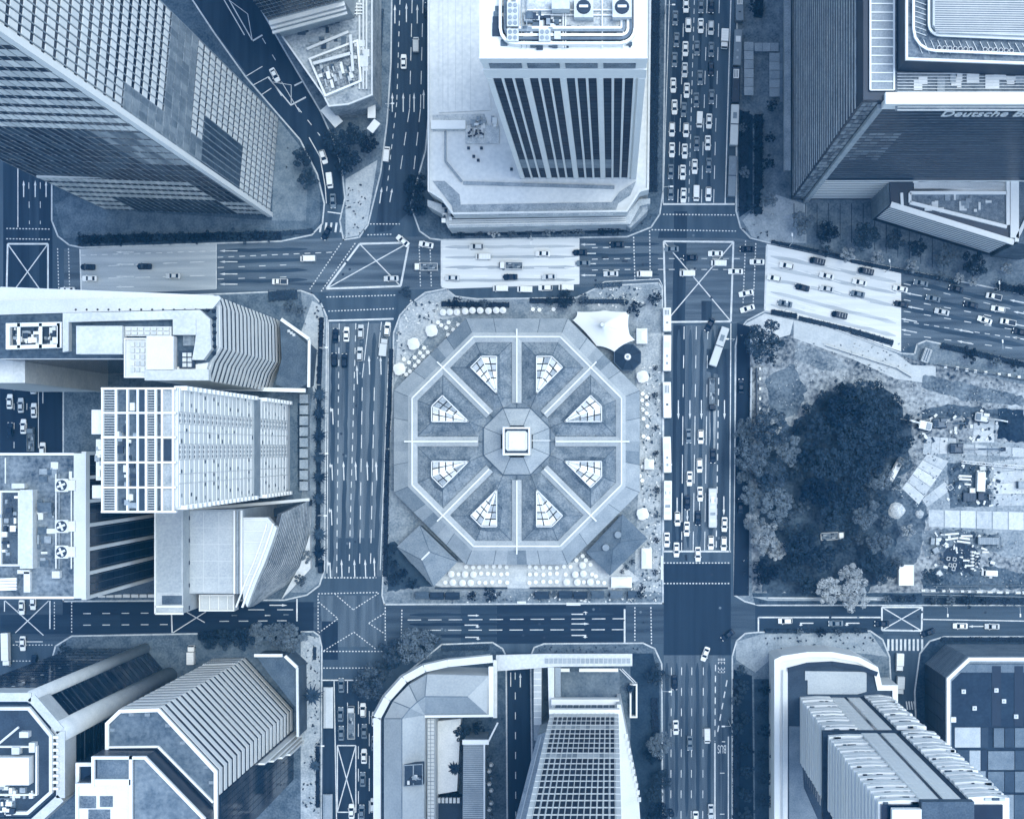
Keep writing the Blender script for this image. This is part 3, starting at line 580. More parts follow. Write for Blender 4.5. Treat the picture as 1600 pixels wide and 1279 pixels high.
for k, (o_, t) in enumerate(((1.6, .98), (2.6, .4), (3.4, .98), (4.4, .5), (5.0, .95))):
    q = []; x0, x1, y0, y1 = X0 + 2.5 + o_, X1 - 1.0 - o_ * .8, Y0 + o_ + .5, Y0 + 41 - o_; rr = max(.6, 5 - o_)
    for cx, cy, a0 in ((x0 + rr, y0 + rr, 180), (x1 - rr, y0 + rr, 270), (x1 - rr, y1 - rr, 0), (x0 + rr, y1 - rr, 90)):
        for m_ in range(5): a = math.radians(a0 + m_ * 22.5); q.append((cx + rr * math.cos(a), cy + rr * math.sin(a)))
    rim(b, q, ZT, ZT + 1.8 - .2 * k, .55, mat(t, .05), 'parapet_ring')
ZR = ZT + .05; MB().box(X0 + 8.5, Y0 + 6.2, ZT, X1 - 6, Y0 + 36, ZR).build('roof_deck', mat(.7, .16, .85, .3, 2), b)
for (x0, y0, n) in ((792, 3, 1), (792, 22, 1), (792, 45, 1), (842, 45, 1)):
    rbox(b, x0, y0, x0 + 18, y0 + 19, ZR, 2.5, WHITE, 'chiller')
    for q in range(4): c = P(x0 + 5 + 8 * (q % 2), y0 + 5 + 9 * (q // 2), ZR + 2.5); MB().disc(c.x, c.y, ZR + 2.5, ZR + 2.7, .42, None, 10).build('chiller_fan', MIDT, b)
for x0 in (897, 957): rbox(b, x0, -5, x0 + 30, 27, ZR, 3, WHITE, 'cooling_tower'); c = P(x0 + 15, 11, ZR + 3); MB().disc(c.x, c.y, ZR + 3, ZR + 3.4, 1.5, 1.4, 16).build('fan_ring', DARK, b); MB().box(c.x - .9, c.y - .25, ZR + 3.42, c.x + .9, c.y + .25, ZR + 3.6).build('fan_blade', WHITE, b)
rbox(b, 862, -6, 890, 14, ZR, 4, WHITE, 'stair_head'); rbox(b, 866, 49, 876, 61, ZR, 2, WHITE, 'roof_box')
for k in range(14): rbar(b, (888 + 7 * k, 40), (888 + 7 * k, 73), ZR + .02, .1, .12, WHITE if k % 2 else MIDT, 'roof_rail')
for y in (16, 24, 63): rbar(b, (822, y), (985, y), ZR + .5, .25, .2, WHITE, 'roof_pipe')
for x in (815, 823, 880, 884, 941, 974): rbar(b, (x, -5), (x, 75), ZR + .8, .2, .2, WHITE if x > 870 else MIDT, 'roof_pipe')
litter(b, 885, 42, 985, 72, ZR, 40, .3, 1.4, [MIDT, DARK, PALE, GREY], 'roof_box', 33, .6); litter(b, 820, 20, 875, 72, ZR, 70, .4, 1.8, [MIDT, DARK, PALE, GREY], 'roof_box', 31); litter(b, 776, 15, 790, 70, ZR, 8, 1.2, 2.2, [GREY, DARK], 'roof_box', 32, .5)
# ---- 4 bank tower, upper right
b = thing('bank_tower', 'dark louvred bank tower with white lettering at the upper right', 'tower', P(1234, 312))
c0 = P(1236, 312); X0, Y0, ZT = c0.x, c0.y, 129
MB().box(X0, Y0, .13, X0 + 110, Y0 + 110, ZT).build('glass_wall', mat(.08, .06, .3, .05, .3, spec=.12), b)
X1 = X0 + 110
facade(b, 'floor_band', (X0 + 5.5, Y0), (X1, Y0), 36, ZT - 6, 1, 30, mat(.32, .12, .5, .1, 1.0, stretch=(1, 1, 6)), 1, .34, .08)
facade(b, 'white_louvre', (X0 + 5.5, Y0), (X0 + 66, Y0), 2, 33, 1, 11, mat(.93, .05, .6), 1, .55, .07)
facade(b, 'grid_panel', (X0 + .3, Y0), (X0 + 3.6, Y0), 2, ZT - 2, 3, 30, mat(.42, .12, .4, .1, 1, rnd=.5), .9, .8, .15)
MB().box(X0 + 3.9, Y0 - .9, .2, X0 + 5.3, Y0 - .02, ZT - 4).build('corner_pier', mat(.6, .06), b)
facade(b, 'tinted_panel', (X0 + 5.5, Y0), (X0 + 15.5, Y0), 62, 96, 5, 10, mat(.34, .12, .3, .1, 1, rnd=.6), .92, .55, .12)
MB().box(X0 + 4.6, Y0 - 1.4, ZT - 3, X1, Y0 + 1.2, ZT + 2).build('parapet_beam', WHITE, b)
facade(b, 'floor_band', (X0, Y0 + 110), (X0, Y0 + .4), 4, ZT - 8, 1, 30, mat(.66, .12, .5, .2, 1), 1, .26, .2)
facade(b, 'dark_panel', (X0, Y0 + 70), (X0, Y0 + .4), 1, ZT - 8, 22, 10, mat(.20, .1, .4, .2, 1, 0, .12, 0, .8), .94, .97, .06)
# skylight strip along the western edge of the roof
k = 0; xa, xb = P(1359, 0, ZT).x, P(1396, 0, ZT).x; ya, yb = P(0, 142, ZT).y, P(0, -60, ZT).y
MB().box(xa, ya, ZT, xb, yb, ZT + .5).build('skylight_base', mat(.52, .06, .5), b)
nn = int((yb - ya) / 1.85)
for k in range(nn + 1): y = ya + (yb - ya) * k / nn; MB().box(xa, y - .12, ZT + .5, xb, y + .12, ZT + .75).build('skylight_bar', WHITE, b)
for x in (xa, xb): MB().box(x - .2, ya, ZT + .5, x + .2, yb, ZT + .9).build('skylight_rail', WHITE, b)
for k in range(26):
    y = ya - 1.5 + k * .68
    MB().box(xb + .8, y - 3.0, ZT + .02, xb + 42, y - 2.82, ZT + .5).build('roof_louvre', mat(.74, .08), b)
MB().box(xb + .4, ya - 4.5, ZT, xb + 45, ya + 40, ZT + .06).build('roof_deck', mat(.36, .14, .7, .3, 1.5), b)
litter(b, 1420, 115, 1600, 135, ZT, 16, .8, 3.5, [PALE, MIDT], 'roof_box', 41, .5)
ph = [(1414, -40), (1414, 95), (1660, 104), (1660, -40)]; zz = ZT + 9
slab(b, ph, zz, ZT, zz, mat(.12, .05, .6), 'penthouse_wall'); slab(b, [(1418, -40), (1418, 91), (1660, 100), (1660, -40)], zz, zz, zz + .3, mat(.38, .14, .7, .4, 2), 'penthouse_deck')
rim(b, XY(ph, zz), zz, zz + .8, .5, WHITE)
for o_, t in ((0, .97), (24, .97)):
    rr = 34 - o_ * .7; q = [(1427 + o_, -40)] + [(1427 + o_ + rr - rr * math.cos(a), 80 - o_ - rr + rr * math.sin(a)) for a in (0, .4, .8, 1.2, 1.57)] + [(1660, 88 - o_)]
    for i in range(len(q) - 1): rbar(b, q[i], q[i + 1], zz + 1.2, .5, .5, mat(t, .03), 'crown_rail')
slab(b, [(1458, -40), (1458, 39), (1470, 51), (1660, 58), (1660, -40)], zz + 3, zz + .3, zz + 3, mat(.74, .06, .6), 'plant_enclosure')
for k in range(30): rbar(b, (1461, 0 + k * 1.75), (1640, 2 + k * 1.75), zz + 3.02, .1, .2, mat(.92 if k % 2 else .5, .05), 'plant_louvre')
for k in range(13): c = P(1466 + 8.2 * k + (k > 6) * 14, 77 + k * .35, zz); MB().disc(c.x, c.y, zz + .3, zz + 1.1, .5, .5, 10).build('roof_fan', PALE, b); MB().disc(c.x, c.y, zz + 1.12, zz + 1.2, .36, .36, 10).build('roof_fan_opening', BLACK, b)
r = random.Random(8)
for k in range(16): x = 1432 + 11 * k; rbar(b, (x, 62 + .4 * k), (x + 9, 84), zz + .5, .12, .15, PALE, 'brace')
for k in range(7): rbar(b, (1430, 2 + 8 * k), (1447, 8 + 8 * k), zz + .5, .12, .15, PALE, 'brace')
# lettering on the south face
c = bpy.data.curves.new('lettering', 'FONT'); c.body = 'Deutsche Bank'; c.size = 1; c.extrude = .08
o = bpy.data.objects.new('lettering', c); COL.objects.link(o); bpy.context.view_layer.update(); dm = o.dimensions.copy()
me = bpy.data.meshes.new_from_object(o.evaluated_get(bpy.context.evaluated_depsgraph_get())); bpy.data.objects.remove(o)
me.materials.clear(); me.materials.append(mat(1.0, .0))
xt = P(1468, 172, 119).x; o = bpy.data.objects.new('lettering', me); COL.objects.link(o); o.parent = b
o.rotation_euler = (math.pi / 2, 0, 0); sx = (P(1632, 172, 119).x - xt) / dm.x; o.scale = (sx, 5.2 / dm.y, 1.5); o.location = Vector((xt, Y0 - 1.3, 118.8)) - ORG[b]
# western wing wall of the plaza
rbar(b, (1229, -30), (1229, 268), 8, 1.9, 2.5, mat(.55, .08), 'plaza_wall')
# ---- low wedge shaped annex in front of the bank
b = thing('wedge_annex', 'white wedge shaped low annex with dark roof slot beside the bank tower', 'building', P(1480, 370))
zz = 30
pts = [(1392, 318), (1584, 377), (1584, 236), (1390, 281)]
slab(b, pts, zz, .13, zz, mat(.12, .05, .5), 'wall')
A, B_ = XY([pts[0]], zz)[0], XY([pts[1]], zz)[0]
facade(b, 'white_louvre', A, B_, 4, zz - 1, 1, 10, mat(.9, .05), .97, .5, .07); MB().bar((A[0], A[1] - .3, zz - .6), (B_[0], B_[1] - .3, zz - .6), 1.6, 1.0).build('parapet_beam', WHITE, b)
facade(b, 'shade_panel', XY([pts[3]], zz)[0], A, 0.3, zz - 1, 4, 3, mat(.5, .06), .95, .95, .25)
for p, q, wd in (((1392, 281), (1581, 238), 1.2), ((1426, 284), (1574, 250), .9), ((1574, 250), (1574, 352), 1.0), ((1421, 317), (1572, 355), 1.0), ((1421, 302), (1421, 317), .8), ((1408, 302), (1409, 321), .8), ((1582, 237), (1582, 372), 1.6), ((1421, 302), (1572, 302), .9)): rbar(b, p, q, zz + .05, wd, .9, WHITE, 'roof_beam')
slab(b, [(1424, 303), (1571, 303), (1571, 351), (1424, 315)], zz + .2, zz, zz + .2, mat(.40, .12, .6, .8, 3), 'roof_deck')
for k in range(12): rbar(b, (1428, 286 + 1.4 * k) if k < 8 else (1428, 296), (1572, 279 + 2 * k) if k < 12 else (1572, 300), zz + .02, .22, .3, mat(.85, .06), 'roof_slat')
litter(b, 1450, 306, 1560, 330, zz + .2, 20, .5, 2.2, [MIDT, PALE], 'roof_box', 43, .4)
slab(b, [(1586, 238), (1640, 240), (1640, 385), (1590, 380)], zz, .13, zz, mat(.34, .12), 'side_wing'); rbar(b, (1588, 236), (1588, 378), zz + .1, 1.1, .8, WHITE, 'roof_beam'); rbar(b, (1588, 372), (1612, 325), zz + .1, 1.0, .8, PALE, 'roof_beam')
# ---- 5 white finned building on the left (roof garden, frames)
b = thing('finned_building', 'white building with stacked fins on its chamfered end, left of the avenue', 'building', P(440, 540)); ZT = 75
base = [(437, 501), (441, 514), (442, 568), (431, 587), (424, 611), (350, 611), (350, 584), (160, 584), (150, 505), (160, 490)]
bx = XY(base); MB().prism(bx, .13, ZT).build('wall', mat(.88, .05, .7), b)
for i, (p, q) in enumerate(((bx[3], bx[2]), (bx[2], bx[1]), (bx[1], bx[0]), (bx[4], bx[3]))):
    facade(b, 'fin', p, q, 2, ZT - 1.5, 1, 17, WHITE, 1.01, .58, .12)
    facade(b, 'window_band', p, q, 2 + 36.5 / 17, ZT - 1.5 + 36.5 / 17, 1, 17, glass(.14, .2), .99, .46, .08, lambda u, v, i, j: j > 15)
facade(b, 'window', bx[7], bx[6], 3, 72, 16, 16, glass(.06, .12), .97, .93, .08)
facade(b, 'window', bx[5], bx[4], 4, 9, 10, 1, glass(.1), .7, .9, .12)
facade(b, 'window', bx[8], bx[7], 3, 72, 6, 16, glass(.08, .12), .96, .9, .12)
z = ZT
slab(b, [(-90, 486), (338, 478), (338, 552), (326, 566), (226, 580), (200, 560), (-90, 560)], z + .15, z, z + .15, mat(.30, .1, .9, .15, 1), 'roof_deck')
pb = [(-90, 472), (342, 462), (345, 466), (332, 482), (-90, 494)]
slab(b, pb, z + 1.2, z + .15, z + 1.2, mat(.80, .05, .8, .1, 2), 'parapet_walk')
for k in range(13): c = P(120 + 17 * k, 484, z + .5); MB().disc(c.x, c.y, z + .2, z + 1.2, .65, .3, 7).build('planter_shrub', mat(.10, .05, .9), b)
for k in range(7): c = P(334 + k % 2, 486 + 11 * k, z + .5); MB().disc(c.x, c.y, z + .2, z + 1.2, .6, .3, 7).build('planter_shrub', mat(.10, .05, .9), b)
fr = [(98, 489), (312, 484), (328, 498), (330, 545), (318, 562), (300, 562), (304, 540), (307, 515), (300, 498), (107, 503), (107, 548), (98, 550)]
slab(b, fr, z + 2.5, z + .2, z + 2.5, WHITE, 'roof_frame')
for x0, y0, x1, y1, h, m, nm in ((119, 509, 191, 553, 3.5, WHITE, 'plant_room'), (229, 525, 271, 577, 3.2, mat(.88, .06), 'plant_room'), (270, 498, 306, 523, 2.8, WHITE, 'plant_room'), (193, 510, 268, 525, 1.2, PALE, 'tank_deck'), (194, 530, 228, 588, 1.2, PALE, 'tank_deck'), (226, 577, 326, 594, 2.4, WHITE, 'plant_room'), (280, 548, 304, 575, 1.0, DARK, 'roof_well'), (286, 524, 304, 540, .6, ROOF_M, 'roof_well')): rbox(b, x0, y0, x1, y1, z + .2, h, m, nm)
for i in range(7): 
    for j in range(2): rbox(b, 196 + i * 10, 511.5 + j * 6.5, 204 + i * 10, 516.5 + j * 6.5, z + 1.4, .5, WHITE if (i + j) % 3 else PALE, 'tank')
for i in range(3):
    for j in range(5): rbox(b, 204 + i * 8, 534 + j * 10, 210 + i * 8, 541 + j * 10, z + 1.4, .5, WHITE if (i + j) % 3 else PALE, 'tank')
for i in range(2):
    for j in range(3): rbox(b, 285 + i * 8, 551 + j * 8, 291 + i * 8, 557 + j * 8, z + 1.2, .6, WHITE, 'tank')
rim(b, XY([(194, 528), (230, 528), (230, 590), (194, 590)], z + 2), z + .2, z + 2.2, .35, WHITE, 'rail')
rim(b, XY([(10, 505), (97, 503), (97, 543), (10, 546)], z + 2), z + .2, z + 2.4, 1.0, WHITE, 'frame')
slab(b, [(14, 508), (95, 507), (95, 540), (14, 543)], z + .3, z + .15, z + .3, mat(.2, .08), 'frame_floor')
for x in (30, 64, 92): rbar(b, (x, 505), (x, 544), z + 2, .8, .4, WHITE, 'frame_bar')
litter(b, 18, 512, 90, 536, z + .3, 46, .3, 1.6, [WHITE, PALE, DARK, MIDT], 'machine', 51, 1.4)
slab(b, [(-90, 556), (20, 555), (20, 598), (-90, 598)], 62, .13, 62, PALE, 'west_block'); slab(b, [(20, 554), (39, 554), (39, 598), (20, 598)], 64, .13, 64, WHITE, 'west_block')
slab(b, [(437, 497), (485, 543), (480, 600), (457, 611), (430, 600), (440, 560)], 10, .13, 10, mat(.32, .1, .8), 'podium'); rbar(b, (440, 499), (484, 530), 10, 1.0, .9, WHITE, 'podium_parapet'); rbar(b, (484, 530), (483, 605), 10, .8, .9, WHITE, 'podium_parapet'); rbar(b, (326, 606), (478, 610), 10, 1.2, .9, WHITE, 'podium_parapet')
for k in range(3): rbox(b, 449 + 4 * k, 515 + 3 * k, 453 + 4 * k, 519 + 3 * k, 10, .6, WHITE, 'roof_box')
# ---- 6 apartment slab with white balcony front
b = thing('apartment_slab', 'broad white apartment slab with balcony grid facing the left avenue', 'building', P(453, 700)); ZT = 116
base = [(453, 630), (453, 769), (366, 769), (366, 630)]; bx = XY(base)
MB().prism(bx, .13, ZT).build('wall', mat(.8, .05, .7), b)
SE_, NE_ = bx[1], bx[0]; fl = 29
holes = {1: 1, 4: 1}
bays = [(0, .20, 0), (.20, .28, 0), (.28, .40, 0), (.40, .53, 1), (.53, .63, 0), (.63, .70, 0), (.70, .80, 1), (.80, 1.0, 0)]
def gap(z): return 38 < z < 46
A, B_ = Vector(SE_), Vector(NE_); fh = (ZT - 3) / fl
for u0, u1, hole in bays:
    p, q = A.lerp(B_, u0 + .004), A.lerp(B_, u1 - .004); n = max(2, round((u1 - u0) * 24))
    if hole:
        facade(b, 'window', p, q, 3, ZT, n, fl, glass(.08, .15), .55, .5, .1, lambda u, v, i, j: gap(3 + (j + .5) * fh))
        facade(b, 'balcony_slab', p, q, 3, ZT, 1, fl, WHITE, 1, .3, .12, lambda u, v, i, j: gap(3 + (j + .5) * fh), .02)
    else:
        facade(b, 'balcony', p, q, 3, ZT, 1, fl, mat(.92, .06, .7, .6, 2, rnd=.3), 1, .66, .2, lambda u, v, i, j: gap(3 + (j + .5) * fh))
        facade(b, 'shutter', p, q, 3, ZT, n, fl, mat(.42, .2, .6, .6, 2, rnd=.9), .8, .3, .22, lambda u, v, i, j: gap(3 + (j + .5) * fh) or (i * 7 + j * 5 + int(u0 * 50)) % 11 > 1)
MB().box(A.x - .1, A.y, 38.5, A.x + .15, B_.y, 45.5).build('sky_garden_wall', mat(.55, .05), b)
for k in range(fl):
    zz = 3 + k * fh
    if gap(zz + 2): continue
    for y in (A.y, B_.y): MB().box(A.x - 1.5, y - .5, zz + .6, A.x + 1.6, y + .5, zz + 2.2).build('end_bracket', WHITE, b)
z = ZT; rf = [(158, 606), (278, 607), (278, 795), (163, 800)]
slab(b, [(162, 607), (262, 608), (262, 799), (162, 800)], z + .2, z, z + .2, mat(.33, .1, .8, .3, 2), 'roof_deck'); slab(b, [(255, 607), (271, 607), (271, 798), (255, 798)], z + .25, z, z + .3, mat(.62, .1), 'roof_walk')
for x in (162, 183, 201, 217, 230, 245, 255, 272): rbar(b, (x, 606), (x, 800), z + .3, .45, 1.0, WHITE, 'roof_beam')
for y in (607, 645, 683, 722, 761, 799): rbar(b, (160, y), (277, y), z + .35, .45, 1.0, WHITE, 'roof_beam')
for x0, x1 in ((163, 183), (232, 245)):
    for k in range(48): rbar(b, (x0, 609 + k * 4), (x1, 609 + k * 4), z + .3, .14, .5, PALE, 'pergola_slat')
slab(b, [(217, 607), (229, 607), (229, 799), (217, 799)], z + .8, z + .2, z + .8, mat(.2, .06), 'roof_trough')
slab(b, [(256, 686), (270, 686), (270, 720), (256, 720)], z + .9, z + .3, z + .9, DARK, 'roof_well')
litter(b, 186, 612, 214, 796, z + .2, 26, .5, 2, [MIDT, PALE, DARK], 'roof_box', 61); 
for y0, y1, x0 in ((640, 678, 143), (686, 750, 150), (758, 778, 144)): rbox(b, x0, y0, x0 + 18, y1, z - 8, 5, mat(.86, .08), 'side_block')
litter(b, 152, 690, 160, 745, z - 3, 10, .5, 1.5, [MIDT, WHITE], 'roof_box', 62)
for k in range(9): rbox(b, 468, 616 + k * 17, 481, 630 + k * 17, .2, 3.2, mat(.55, .08), 'canopy_roof')
# ---- 7 flat roofed block with three big fans
b = thing('fan_roof_block', 'flat roofed block with three round fans and dark ribbed flank, left edge', 'building', P(277, 800)); ZT = 80
rf = [(-60, 708), (128, 708), (128, 934), (-60, 934)]; bx = XY(rf, ZT); MB().prism(bx, .13, ZT).build('wall', mat(.7, .05), b)
xs = sorted(bx, key=lambda p: (p[0], p[1])); SE_ = (xs[2][0], min(p[1] for p in bx)); NE_ = (xs[2][0], max(p[1] for p in bx))
facade(b, 'window', SE_, NE_, 1, ZT - 1, 6, 18, glass(.08, .15, .9), .985, .97, .25)
facade(b, 'mullion', SE_, NE_, 1, ZT - 1, 18, 1, mat(.3, .08), .07, 1, .45)
for k in range(7): y = SE_[1] + (NE_[1] - SE_[1]) * k / 6; MB().box(SE_[0] - .1, y - .45, .2, SE_[0] + 1.1, y + .45, ZT).build('pier', mat(.8, .04), b)
MB().box(SE_[0] - 1.8, SE_[1], ZT - 2, SE_[0] + 1.3, NE_[1], ZT + .8).build('parapet_beam', mat(.78, .04), b)
MB().box(bx[0][0], SE_[1] - .1, ZT, SE_[0] - 1.8, SE_[1] + .5, ZT + .8).build('parapet_beam', WHITE, b); MB().box(bx[0][0], NE_[1] - .5, ZT, SE_[0] - 1.8, NE_[1] + .1, ZT + .8).build('parapet_beam', WHITE, b)
z = ZT; slab(b, [(-60, 711), (124, 711), (124, 931), (-60, 931)], z + .1, z, z + .1, mat(.38, .16, .9, .16, 1.0, bump=.2), 'roof_deck')
for y in (758, 822, 862): fan_unit(b, 96, y, z + .1, 3.3)
for y in (758, 822, 862): rbox(b, 104, y - 8, 117, y + 8, z + .1, 1.4, PALE, 'fan_duct')
for x in (88, 93, 112): rbar(b, (x, 740), (x, 888), z + .4, .25, .3, WHITE if x != 93 else MIDT, 'pipe')
rbox(b, 31, 765, 51, 888, z + .1, 3, WHITE, 'roof_slab'); rim(b, XY([(0, 766), (32, 766), (32, 884), (0, 884)], z + 1), z + .1, z + 1.4, .5, PALE, 'well_wall'); slab(b, [(-20, 768), (31, 768), (31, 882), (-20, 882)], z + .4, z + .1, z + .4, mat(.26, .14), 'well_floor')
for k in range(4): rbar(b, (0, 905 + 5 * k), (27, 904 + 5 * k), z + .6, .7, .6, WHITE, 'duct')
rbox(b, 27, 890, 46, 896, z + .1, 1.2, PALE, 'duct'); rbox(b, 37, 893, 47, 925, z + .1, 1.2, PALE, 'duct'); rbox(b, 81, 892, 93, 903, z + .1, 1.6, PALE, 'roof_box'); rbox(b, 18, 755, 38, 763, z + .1, 2, WHITE, 'roof_box'); rbox(b, 58, 785, 80, 800, z + .1, 1.6, GREY, 'roof_box'); rbar(b, (9, 715), (9, 755), z + .2, .3, .3, PALE, 'pipe')
litter(b, 50, 780, 85, 880, z + .1, 22, .5, 2.4, [MIDT, GREY, PALE], 'roof_box', 71, .9); litter(b, 2, 775, 28, 875, z + .4, 22, .4, 1.6, [MIDT, WHITE, DARK], 'machine', 72); litter(b, 60, 725, 120, 750, z + .1, 12, .5, 2.5, [MIDT, GREY, PALE], 'roof_box', 73, .5)
slab(b, [(130, 880), (245, 860), (245, 925), (130, 932)], 14, .13, 14, mat(.3, .1), 'podium')
for k in range(7): rbox(b, 153 + 13 * k, 928, 164 + 13 * k, 933, 4, .5, PALE, 'canopy_panel')
# ---- 8 pale block with curved louvred front
b = thing('curved_louvre_building', 'pale flat roofed building with curved striped front at the avenue corner', 'building', P(470, 850)); ZT = 41
slab(b, [(243, 795), (286, 795), (286, 958), (243, 958)], ZT + 6, .13, ZT + 6, mat(.66, .06, .8), 'stair_wall'); slab(b, [(246, 797), (283, 797), (283, 925), (246, 925)], ZT + 6.1, ZT + 6, ZT + 6.15, mat(.62, .05, .8, .1, 1.5), 'stair_roof')
rbox(b, 253, 930, 284, 944, ZT + 4, 2.15, mat(.30, .1), 'stair_well'); rbar(b, (243, 947), (287, 947), ZT + 6.1, .5, .5, WHITE, 'rail'); rbar(b, (243, 958), (287, 958), ZT + 6.1, .5, .5, WHITE, 'rail'); rbar(b, (243, 797), (243, 958), ZT + 6.1, .4, .5, WHITE, 'rail')
for k in range(5): rbox(b, 287, 806 + 35 * k, 296, 812 + 35 * k, ZT, .5, BLACK, 'vent')
pts = [(287, 797), (380, 795), (380, 927), (287, 927)]; slab(b, pts, ZT, .13, ZT, mat(.62, .05), 'wall'); slab(b, [(297, 799), (366, 798), (366, 925), (297, 925)], ZT + .1, ZT, ZT + .15, mat(.68, .06, .85, .1, 2), 'roof_deck')
for k in range(1, 5): rbar(b, (297, 798 + 26 * k), (366, 798 + 26 * k), ZT + .16, .1, .04, mat(.82, .04), 'roof_seam')
for x in (318, 342): rbar(b, (x, 800), (x, 924), ZT + .17, .1, .04, mat(.82, .04), 'roof_seam')
for x in (367, 372, 378): rbar(b, (x, 797), (x, 927), ZT + .2, .5, .7, WHITE if x != 372 else MIDT, 'rail')
rbox(b, 312, 928, 367, 954, 30, 4, mat(.72, .06), 'terrace_block'); rim(b, XY([(312, 928), (367, 928), (367, 954), (312, 954)], 34), 34, 34.8, .4, WHITE, 'rail')
for k in range(3): rbar(b, (328 + 14 * k, 930), (328 + 14 * k, 952), 34.1, .25, .3, WHITE, 'rail')
# curved front: louvre slabs set floor above floor along an arc
arc_top = [(438, 803), (432, 826), (424, 850), (413, 880), (402, 905), (386, 948)]
arc_bot = [(485, 780), (485, 812), (480, 848), (470, 885), (448, 912), (395, 946)]
Tp = [P(x, y, ZT) for x, y in arc_top]; Bt = [P(x, y, 1) for x, y in arc_bot]
def arc(L, n=32):
    out = []
    for i in range(n + 1):
        t = i / n * (len(L) - 1); j = min(int(t), len(L) - 2); out.append(L[j].lerp(L[j + 1], t - j))
    return out
Tp, Bt = arc(Tp), arc(Bt); N = 20
inner = MB()
for i in range(32): inner.poly([Bt[i] - Vector((.8, 0, 0)), Bt[i + 1] - Vector((.8, 0, 0)), Tp[i + 1] - Vector((.8, 0, .2)), Tp[i] - Vector((.8, 0, .2))])
inner.build('glass_front', glass(.04, .2), b)
for k in range(N):
    mb = MB(); z0 = 1 + (ZT - 2) * k / N
    for i in range(32):
        a0, a1 = Bt[i].lerp(Tp[i], k / N), Bt[i + 1].lerp(Tp[i + 1], k / N); d = (a1 - a0); n = Vector((-d.y, d.x, 0)).normalized() * .24
        if n.x < 0: n = -n
        mb.poly([a0, a1, a1 + n, a0 + n]); mb.poly([a0 + n, a1 + n, a1 + n - Vector((0, 0, .5)), a0 + n - Vector((0, 0, .5))])
    mb.build('louvre', mat(.52, .14, .5, .12, 1), b)
mb = MB(); cr = [P(x, y, ZT - .2) for x, y in ((380, 808), (418, 808))] + [Tp[i] for i in range(6, 33)] + [P(380, 935, ZT - .2)]
mb.prism([(p.x, p.y) for p in cr], ZT - 3, ZT - .1).build('balcony_deck', mat(.78, .05), b)
for k in range(7): y = 812 + 17 * k; rbar(b, (382, y), (418 - max(0, k - 2) * 5.2, y), ZT, .2, .3, WHITE, 'glazing_bar')
for i in range(4, 32): MB().bar(Tp[i] + Vector((-1.2, 0, 0)), Tp[i + 1] + Vector((-1.2, 0, 0)), .5, .9).build('curved_rail', WHITE, b); MB().bar(Tp[i] + Vector((-3, 0, 0)), Tp[i + 1] + Vector((-3, 0, 0)), .4, .6).build('curved_rail', WHITE, b)
slab(b, [(400, 800), (484, 781), (484, 790), (440, 806), (400, 808)], 4, .13, 4, mat(.2, .06), 'north_recess'); MB().bar(P(290, 797, ZT), P(484, 780, 4), .9, .8).build('north_parapet', WHITE, b)
slab(b, [(484, 835), (485, 888), (454, 922), (440, 935), (470, 880)], 3, .13, 3, WHITE, 'forecourt_roof')
# ---- 9 rounded dark glass tower, lower left
b = thing('column_tower', 'dark glass tower with three thick rounded columns, lower left edge', 'tower', P(250, 1030)); ZT = 88
rf = [(-90, 1088), (50, 1088), (96, 1141), (96, 1245), (52, 1285), (-90, 1285)]; bx = XY(rf, ZT); MB().prism(bx, .13, ZT).build('glass_wall', glass(.10, .12), b)
for p, q, n in ((bx[0], bx[1], 1), (bx[1], bx[2], 1), (bx[2], bx[3], 1)):
    facade(b, 'floor_band', q, p, 2, ZT - 8, n, 24, mat(.3, .08, .4), .98, .16, .12)
    facade(b, 'window', q, p, 3, ZT - 9, 5, 12, glass(.12, .12, 1.0, .06), .94, .8, .12)
def column(p, r0, m=mat(.72, .06, .6)): MB().tube((p[0], p[1], .2), (p[0], p[1], ZT + .2), r0, r0, 14).build('column', m, b, smooth=True)
column(bx[1], 1.7); column(bx[2], 2.7); column(P(-20, 1096, ZT)[:2], 1.4)
m_ = MB()
for i in range(len(bx)):
    p, q = Vector(bx[i]), Vector(bx[(i + 1) % len(bx)]); d = (q - p).normalized(); n = Vector((d.y, -d.x)) * 0.4
    m_.bar((p.x, p.y, ZT - 7), (q.x, q.y, ZT - 7), 2.2, 7.6)
m_.build('crown_ring', mat(.72, .06), b)
z = ZT + .4; slab(b, [(-90, 1100), (44, 1100), (85, 1146), (85, 1240), (46, 1275), (-90, 1275)], z, z - .4, z, mat(.2, .08), 'roof_deck')
rim(b, XY([(-90, 1104), (46, 1104), (82, 1148), (82, 1238), (44, 1272), (-90, 1272)], z + 1), z, z + 1.2, .8, PALE, 'inner_ring')
for k in range(9): c = P(85, 1150 + 10 * k, z); MB().box(c.x, c.y - .3, z, c.x + 1.4, c.y + .3, z + 1.1).build('ring_bracket', WHITE, b)
rim(b, XY([(-60, 1165), (58, 1165), (58, 1242), (-60, 1242)], z + 1), z, z + 1.2, .35, WHITE, 'rail'); rbox(b, -40, 1183, 45, 1226, z, 3, mat(.92, .05), 'plant_room'); rbox(b, 30, 1143, 44, 1152, z, 2, WHITE, 'roof_box'); rbox(b, 18, 1167, 30, 1178, z, 2, WHITE, 'roof_box'); rbox(b, 45, 1160, 54, 1175, z, 2, PALE, 'roof_box')
rbox(b, -20, 1246, 24, 1272, z, 1, GREY, 'machine_deck'); litter(b, 0, 1226, 56, 1245, z, 16, .4, 1.5, [WHITE, PALE, MIDT], 'roof_box', 91); litter(b, 0, 1250, 22, 1272, z + 1, 16, .4, 1.4, [WHITE, DARK], 'machine', 92); rbar(b, (0, 1160), (30, 1135), z, .5, .6, PALE, 'pipe')
